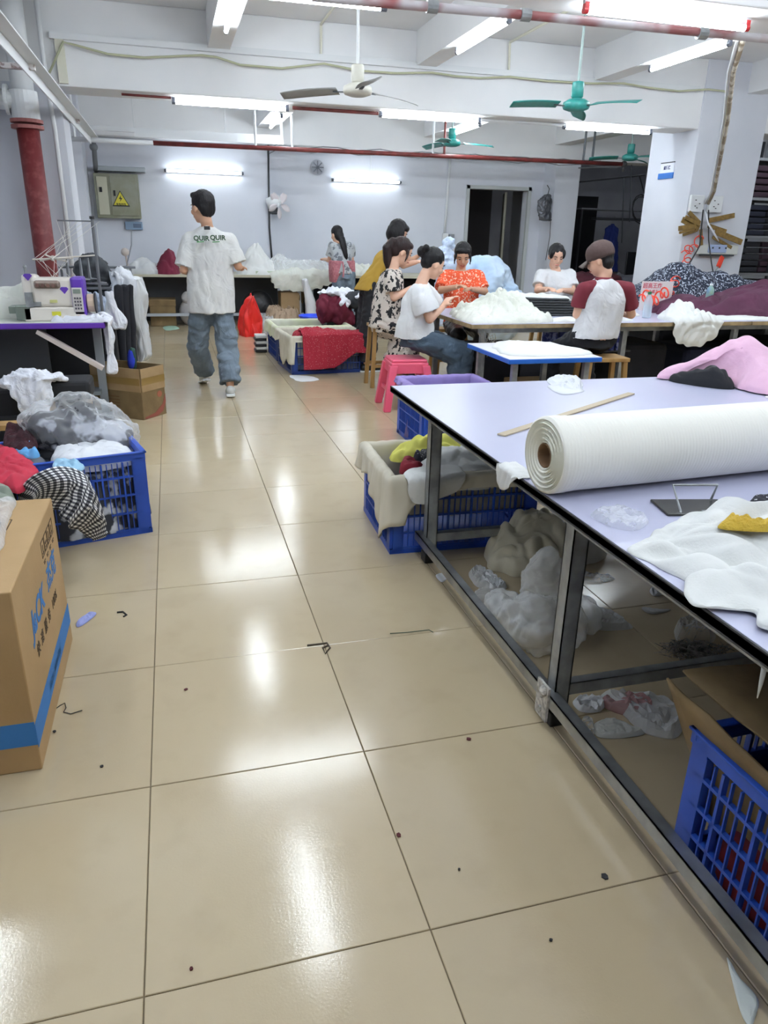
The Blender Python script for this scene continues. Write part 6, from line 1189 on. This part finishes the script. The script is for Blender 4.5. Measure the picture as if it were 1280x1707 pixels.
    if style == 'tied':
        hb.ball(L_(0, -.05, .0), (.074*s, .055*s, .07*s), 16, 10, M)
        for k in (-1, 1): hb.ball(L_(k*.066, .02, .03), (.018*s, .05*s, .05*s), 10, 7, M)
    if style == 'cap': hb.ball(L_(0, -.05, -.03), (.07*s, .05*s, .06*s), 16, 10, M)
    fuse(hb, 'hair', hm, t, .008, 3, lambda a: .004*NZ(Vector((a[0]*60, a[1]*60, a[2]*12))))
    return mb, L_, M
def torso_secs(hip, ch, neck, rv, fv, dims):
    "dims: (t along hip>neck, half width, half depth, forward shift)"
    hip, ch, neck, rv, fv = map(V3, (hip, ch, neck, rv, fv)); out = []
    for tt_, w_, d_, sh in dims:
        p = hip.lerp(ch, tt_/.6) if tt_ <= .6 else ch.lerp(neck, (tt_-.6)/.4)
        out.append((p+fv*sh, rv*w_, fv*d_))
    return out
def person(name_label, loc, J, face_dir, head_dir, sk, hm, style, top, bottom, group=None, seed=0, face=True, hs=1.0, W=.19, shirt=True, sleeve=None, longskirt=False, up=(0, 0, 1), hands=True, tx=1.0, hem=None, legs_skin=False, shoe=None, baggy=1.0, sw=.075):
    t = thing('person', name_label, 'person', loc, 0, group)
    fv = V3(face_dir).normalized(); rv = fv.cross(Vector((0, 0, 1))).normalized()
    H = V3(J['head']); hp, ct, nk = V3(J['hip']), V3(J['chest']), V3(J['neck'])
    sL, sR = V3(J['sL']), V3(J['sR'])
    hm_b, L_, M = head_parts(t, H, head_dir, up, sk, hm, style, hs, face, seed)
    sk_b = hm_b; sk_b.tube([L_(0, -.02, -.05), L_(0, -.03, -.1), nk+Vector((0, 0, .0)), nk-Vector((0, 0, .05))], [.046*hs, .046*hs, .05, .07], 14)
    sk_b.loft(torso_secs(hp, ct, nk, rv, fv, ((-.08, .13, .1, 0), (.0, .15, .11, 0), (.3, .125*tx, .09, 0), (.6, .15*tx, .1, 0), (.85, .14*tx, .08, 0), (.96, .07, .06, 0))), 18)
    for s_, S in (('L', sL), ('R', sR)):
        E_, Wr = V3(J['e'+s_]), V3(J['w'+s_]); sk_b.caps(ct.lerp(nk, .7)+(S-ct.lerp(nk, .7))*.6, S, .05, .05).caps(S, E_, .045, .036).caps(E_, Wr, .038, .025)
        d_ = (Wr-E_).normalized(); hand(sk_b, Wr, J.get('h'+s_, d_), J.get('p'+s_, Vector((0, 0, -1)) if abs(d_.z) < .9 else fv), .95)
        if 'kL' in J:
            K, A_ = V3(J['k'+s_]), V3(J['a'+s_]); hh_ = hp+rv*(.085 if s_ == 'R' else -.085)
            sk_b.caps(hh_, K, .07, .05).caps(K, A_, .05, .035)
            td = V3(J.get('t'+s_, fv)); sk_b.caps(A_-Vector((0, 0, .03)), A_+td*.12-Vector((0, 0, .05)), .035, .028)
    fuse(sk_b, 'body', sk, t, .0085, 3)
    # clothing
    if shirt:
        hemw = hem or (.19, .14); sb = MB(); T0 = J.get('hem', -.05)
        sb.loft(torso_secs(hp, ct, nk, rv, fv, ((T0, hemw[0]*tx, hemw[1], 0), (.2, hemw[0]*tx*.98, hemw[1]*.97, 0), (.45, .19*tx, .135, 0), (.7, .2*tx, .13, .0), (.86, .175*tx, .105, 0), (.95, .11, .08, 0), (.99, .068, .066, 0))), 26)
        sl = MB()
        for S, E_ in ((sL, V3(J['eL'])), (sR, V3(J['eR']))):
            inn = ct.lerp(nk, .72)+(S-ct.lerp(nk, .72))*.55; e2 = S.lerp(E_, J.get('sleeve', .75)); tgt = sl if sleeve else sb
            tgt.caps(inn, S, .07, .075*baggy**.5); tgt.tube([S, S.lerp(e2, .5), e2], [sw*baggy**.5, sw*baggy, sw*baggy*1.03], 18)
        fn = lambda a: -.013*ridge(a[0]+seed, a[1], a[2]*.5, 6)+.004*NZ(Vector((a[0]*16, a[1]*16, a[2]*8)))
        fuse(sb, 'shirt', top, t, .0115, 4, fn)
        if sleeve: o = fuse(sl, 'sleeve', sleeve, t, .0115, 3, fn); o['label'] = 'maroon raglan sleeves'
    if bottom and 'kL' in J:
        pb = MB(); bw_ = .15*tx; bg = baggy
        pb.loft([(hp+Vector((0, 0, .1)), rv*bw_, fv*.1), (hp, rv*(bw_+.015), fv*.118), (hp-Vector((0, 0, .08)), rv*(bw_+.015), fv*.125)], 22)
        for s_ in 'LR':
            K, A_ = V3(J['k'+s_]), V3(J['a'+s_]); hh_ = hp+rv*(.085 if s_ == 'R' else -.085)
            pb.caps(hh_, K, .105, .085*bg); pb.tube([K, K.lerp(A_, .5), A_.lerp(K, .04)], [.085*bg, .085*bg, .082*bg], 18)
        if longskirt:
            a_, b_ = (V3(J['kL'])+V3(J['kR']))/2, (V3(J['aL'])+V3(J['aR']))/2+Vector((0, 0, .08)); pb.caps(hp, a_, .15, .14); pb.tube([a_, b_], [.15, .17], 18)
        fuse(pb, 'trousers' if not longskirt else 'skirt', bottom, t, .0125, 3, lambda a: -.016*ridge(a[0]+seed*2, a[1], a[2]*1.3, 8))
    if shoe and 'kL' in J:
        for s_ in 'LR':
            A_ = V3(J['a'+s_]); td = V3(J.get('t'+s_, fv)).normalized(); mb = MB(); z0 = A_.z-.085
            mb.caps(A_-td*.03-Vector((0, 0, .045)), A_+td*.13-Vector((0, 0, .055)), .045, .036); o = fuse(mb, 'shoe', shoe, t, .01, 3)
            M2 = Matrix((td.cross(Vector((0, 0, 1))).normalized(), td, td.cross(Vector((0, 0, 1))).normalized().cross(td))).transposed(); MB().box(A_+td*.05-Vector((0, 0, .085)), (.08, .26, .025), M=M2).build('sole', white_p, o, bev=.01); 
            so = o.children[0]; so.location = -origin_of(t)
    return t, L_, M
Z = Vector((0, 0, 1))
tee = mat('off_white_tee', 'd8d8d5', .9, c2='d0d0d0', ns=3, bump=.15, bs=150, wr=.55, ws=6)
jean = mat('blue_denim', '7c8a98', .9, c2='55626e', ns=3.5, nd=5, bump=.3, bs=180, fac=(.35, .7), wr=.6, ws=7)
jean_d = mat('dark_blue_denim', '4d5f70', .9, c2='3c4a58', ns=4, nd=5, bump=.3, bs=180, wr=.6, ws=7)
# 1 walking man, seen from behind
Ym = 6.95
J = dict(head=P(337, 346, Y=Ym), hip=P(353, 508, Y=Ym), chest=P(350, 428, Y=Ym), neck=P(345, 375, Y=Ym-.01), sL=P(317, 402, Y=Ym), sR=P(381, 402, Y=Ym),
         eL=P(306, 450, Y=Ym-.03), eR=P(397, 444, Y=Ym-.03), wL=P(318, 455, Y=Ym+.26), wR=P(400, 445, Y=Ym+.25),
         kL=P(329, 578, Y=7.05), aL=(.235, 7.3, .13), kR=P(380, 585, Y=6.9), aR=(.435, 6.74, .105), tL=(-.15, .9, -.25), tR=(.05, 1, 0), hem=-.1, sleeve=.92)
man, ML, MM = person('man in oversized white tee and baggy jeans walking away down the aisle', (.35, Ym, 0), J, (0, 1, 0), (-.62, .78, -.05), skin2, hair_m, 'man', tee, jean, seed=1, face=True, hs=1.13, tx=1.1, hem=(.2, .15), baggy=1.22, shoe=mat('light_shoe', 'c9cbc8', .6), sw=.074)
MB().bar(P(340, 380, Y=Ym-.16), P(350, 380, Y=Ym-.16), .008, .028, up=(0, 0, 1)).build('collar_label', black, man, world=True)
def back_text(s, x, y, size, m, yoff, nm):
    o = text(nm, s, size, m, basis(P(x, y, Y=Ym-yoff), (1, 0, .0), (0, .05, 1)), bold=.002); o.parent = man; o.location = -Vector(man.location)
gi = mat('dark_green_print', '2f4a34', .8)
back_text('QUIR', 335.5, 397.5, .054, gi, .17, 'shirt_print'); back_text('QUIR', 363, 396.5, .054, gi, .17, 'shirt_print')
for x in (334, 360): MB().bar(P(x-6, 403.5, Y=Ym-.175), P(x+6, 402.8, Y=Ym-.175), .004, .007, up=(0, 0, 1)).build('print_underline', mat('bright_green_print', '3f8f4a', .8), man, world=True)
c = P(412, 432, Y=Ym+.3); tag(MB().box(c, (.06, .01, .05)).build('wall_switch', black), 'tiny') if False else None
# 2 far woman at the back table
Yw = 11.35
J = dict(head=P(561, 391, Y=Yw), hip=P(572, 455, Y=Yw-.03), chest=P(568, 425, Y=Yw), neck=P(564, 404, Y=Yw), sL=P(554, 411, Y=Yw), sR=P(584, 411, Y=Yw), eL=P(549, 434, Y=Yw+.05), eR=P(586, 433, Y=Yw+.05), wL=P(541, 432, Y=Yw+.25), wR=P(575, 432, Y=Yw+.3),
         kL=P(563, 500, Y=Yw), kR=P(582, 500, Y=Yw), hem=-.02)
J['aL'] = Vector((J['kL'].x, Yw, .09)); J['aR'] = Vector((J['kR'].x, Yw, .09))
w2, _, _ = person('woman with long black hair and red apron working at the back table', (2.45, Yw, 0), J, (0, 1, 0), (-.5, .85, -.25), skin, hair_m, 'long', pattern('grey_floral', 'flower', 'a9adb0', '6c7076', 14, thr=.35), jean, seed=2, tx=.85, face=False, shoe=white_p)
ap = pattern('red_check', 'check', 'a8484e', 'd3a0a0', 40, cc='8f3540')
apm = MB().loft([(P(571, 434, Y=Yw-.02), (.19, 0, 0), (0, .17, 0)), (P(571, 450, Y=Yw-.03), (.2, 0, 0), (0, .19, 0)), (P(571, 472, Y=Yw-.04), (.15, 0, 0), (0, .17, 0)), (P(571, 480, Y=Yw-.02), (.1, 0, 0), (0, .1, 0))], 22)
fuse(MB().loft([(P(562, 434, Y=Yw+.02), (.13, 0, 0), (0, .17, 0)), (P(560, 452, Y=Yw+.02), (.11, 0, 0), (0, .17, 0)), (P(556, 470, Y=Yw+.05), (.06, 0, 0), (0, .15, 0))], 18).loft([(P(578, 434, Y=Yw+.02), (.12, 0, 0), (0, .17, 0)), (P(583, 450, Y=Yw+.04), (.08, 0, 0), (0, .16, 0)), (P(588, 462, Y=Yw+.06), (.03, 0, 0), (0, .12, 0))], 18), 'apron', mat('faded_red_check', 'b87a80', .85, c2='a05c66', ns=30), w2, .014, 3)
MB().tube([P(571, 436, Y=Yw-.2), P(573, 448, Y=Yw-.22), P(572, 462, Y=Yw-.22)], .012, 6).build('apron_tie', mat('faded_red_check', 'b0606a', .85), w2, world=True)
# 3 standing woman in yellow
Y3 = 7.85
J = dict(head=P(664, 388, Y=Y3), hip=P(618, 478, Y=Y3), chest=P(642, 436, Y=Y3), neck=P(656, 408, Y=Y3), sL=P(653, 420, Y=Y3+.17), sR=P(650, 424, Y=Y3-.17), eL=P(675, 440, Y=Y3+.2), eR=P(672, 442, Y=Y3-.2), wL=P(695, 428, Y=Y3+.15), wR=P(693, 437, Y=Y3-.12),
         kL=Vector((P(612, 540, Y=Y3).x, Y3+.1, .48)), kR=Vector((P(612, 540, Y=Y3).x, Y3-.08, .48)), hem=-.08)
J['aL'] = Vector((J['kL'].x-.02, Y3+.1, .09)); J['aR'] = Vector((J['kR'].x-.02, Y3-.08, .09))
person('woman with a black bob and mustard top leaning over behind the floral dress', (J['aL'].x, Y3, 0), J, (1, 0, -.0), (1, -.25, -.45), skin, hair_m, 'bob', mat('mustard_top', 'b08c35', .85, c2='a07e2d', ns=4), mat('charcoal_trousers', '25262b', .9), seed=3, tx=.92, hs=1.05, shoe=black, baggy=1.2, hem=(.2, .175))
# 4 seated woman in the floral dress
Y4 = 6.98
J = dict(head=P(670, 420, Y=Y4), hip=P(640, 538, Y=Y4), chest=P(648, 480, Y=Y4), neck=P(656, 446, Y=Y4), sL=P(654, 458, Y=Y4+.16), sR=P(651, 462, Y=Y4-.16), eL=P(664, 492, Y=Y4+.2), eR=P(657, 496, Y=Y4-.2), wL=P(690, 482, Y=Y4+.1), wR=P(686, 480, Y=Y4-.16),
         kL=P(682, 552, Y=Y4+.1), kR=P(680, 554, Y=Y4-.12), aL=P(668, 600, Y=Y4+.1), aR=P(664, 604, Y=Y4-.12), hem=-.08)
J['aL'].z = .14; J['aR'].z = .14
fl_ = pattern('floral_dress', 'flower', 'd0c7be', '17181c', 17, thr=.36)
person('seated woman with brown ponytail in a black and cream floral dress', (1.99, Y4, 0), J, (1, 0, 0), (1, -.12, -.4), skin, hair_b, 'pony', fl_, fl_, seed=4, hs=1.06, longskirt=True, shoe=mat('grey_slipper', '7c8084', .6), hem=(.18, .15), sw=.08)
# 5 woman in white tee on the pink stool
Y5 = 6.08
J = dict(head=P(722, 440, Y=Y5), hip=P(690, 562, Y=Y5), chest=P(694, 512, Y=Y5), neck=P(703, 470, Y=Y5), sL=P(704, 484, Y=Y5+.17), sR=P(702, 492, Y=Y5-.16), eL=P(722, 520, Y=Y5+.2), eR=P(716, 532, Y=Y5-.2), wL=P(742, 508, Y=Y5+.08), wR=P(738, 512, Y=Y5-.1),
         kL=P(772, 588, Y=Y5+.1), kR=P(770, 592, Y=Y5-.14), aL=P(762, 640, Y=Y5+.1), aR=P(762, 645, Y=Y5-.14), hem=-.02, hR=(.5, .3, .6), hL=(.5, -.3, .6))
J['aL'].z = .1; J['aR'].z = .1
person('woman with a high black bun in white tee and jeans on a pink stool', (1.9, Y5, 0), J, (1, 0, 0), (1, .1, -.42), skin, hair_m, 'bun', mat('bright_white_tee', 'dfe0e2', .85, bump=.15, bs=150, wr=.5, ws=6), jean_d, seed=5, hs=1.05, shoe=black, baggy=1.35, hem=(.19, .175), sw=.085)
# 6 woman in orange print
Y6 = 7.32
J = dict(head=P(771, 426, Y=Y6-.05), hip=P(768, 510, Y=Y6), chest=P(770, 480, Y=Y6), neck=P(768, 449, Y=Y6), sL=P(796, 461, Y=Y6), sR=P(742, 462, Y=Y6), eL=P(808, 486, Y=Y6-.1), eR=P(735, 484, Y=Y6-.1), wL=P(786, 482, Y=Y6-.32), wR=P(762, 478, Y=Y6-.34),
         kL=Vector((2.95, 6.95, .5)), kR=Vector((2.7, 6.95, .5)), aL=Vector((2.95, 7.0, .1)), aR=Vector((2.7, 7.0, .1)), hem=-.05, sleeve=.85)
J['hip'].z = .56
person('woman in an orange and white print top facing us at the work table', (2.82, Y6, 0), J, (-.1, -1, 0), (-.3, -1, -.5), skin2, hair_m, 'pony', pattern('orange_print', 'noise', 'f0c9b4', 'e2562f', 50, thr=.58), black, seed=6, hs=1.03, W=.19, shoe=black)
# 7 woman in white tee
Y7 = 7.35
J = dict(head=P(927, 427, Y=Y7-.03), hip=P(926, 512, Y=Y7), chest=P(926, 482, Y=Y7), neck=P(926, 449, Y=Y7), sL=P(949, 460, Y=Y7), sR=P(902, 460, Y=Y7), eL=P(955, 486, Y=Y7-.08), eR=P(896, 484, Y=Y7-.08), wL=P(938, 484, Y=Y7-.33), wR=P(914, 482, Y=Y7-.34),
         kL=Vector((4.05, 7.0, .5)), kR=Vector((3.8, 7.0, .5)), aL=Vector((4.05, 7.02, .1)), aR=Vector((3.8, 7.02, .1)), hem=-.05, sleeve=.7)
J['hip'].z = .56
person('woman in a plain white tee facing us across the work table', (3.93, Y7, 0), J, (-.1, -1, 0), (-.15, -1, -.35), skin, hair_m, 'tied', mat('bright_white_tee', 'f2f3f4', .85), black, seed=7, hs=1.0, shoe=black)
# 8 capped person from behind
Y8 = 5.25
J = dict(head=P(1000, 434, Y=Y8+.03), hip=P(990, 562, Y=Y8), chest=P(1005, 510, Y=Y8), neck=P(1007, 463, Y=Y8), sL=P(973, 484, Y=Y8), sR=P(1043, 484, Y=Y8), eL=P(962, 524, Y=Y8+.03), eR=P(1052, 524, Y=Y8+.03), wL=P(985, 520, Y=Y8+.27), wR=P(1030, 520, Y=Y8+.27),
         kL=Vector((3.02, 5.62, .5)), kR=Vector((3.35, 5.62, .5)), aL=Vector((3.02, 5.5, .1)), aR=Vector((3.35, 5.5, .1)), hem=-.02, sleeve=.72)
cp_, L8, M8 = person('person in brown cap and white tee with maroon sleeves, seen from behind', (3.2, Y8, 0), J, (.0, 1, 0), (-.75, .66, -.35), skin, hair_m, 'cap', mat('raglan_white', 'cfcfd2', .88, bump=.15, bs=150, wr=.6, ws=6), mat('black_trousers', '14151b', .9), seed=8, hs=1.0, sleeve=mat('maroon_sleeve', '6b1d2c', .85), shoe=black, hem=(.195, .15))
capm = mat('brown_cap_cloth', '4b3a37', .85, bump=.2, bs=140)
hd = J['head']
cpo = fuse(MB().ball(L8(0, -.012, .06), (.094, .108, .085), 22, 14, M8).loft([(L8(0, -.01, .02), M8 @ Vector((.093, 0, 0)), M8 @ Vector((0, .107, 0))), (L8(0, -.01, .07), M8 @ Vector((.095, 0, 0)), M8 @ Vector((0, .108, 0)))], 24), 'cap', capm, cp_, .009, 3, lambda a: .004*ridge(a[0], a[1], a[2], 12))
vis = MB().grid(lambda u, v: L8((u-.5)*.15*(1-.25*v), .085+.08*v*(1-.5*(2*u-1)**2), .03-.03*v-.025*(2*u-1)**2), 12, 6); o = vis.build('visor', mat('visor_grey_brown', '5d5450', .8), cp_, smooth=True, thick=.006, world=True)
fuse(MB().loft([(J['neck']+Vector((0, 0, -.02)), (.075, 0, 0), (0, .07, 0)), (J['neck']+Vector((0, 0, .005)), (.066, 0, 0), (0, .062, 0))], 20), 'collar', MC['maroon_sleeve'], cp_, .009, 1)
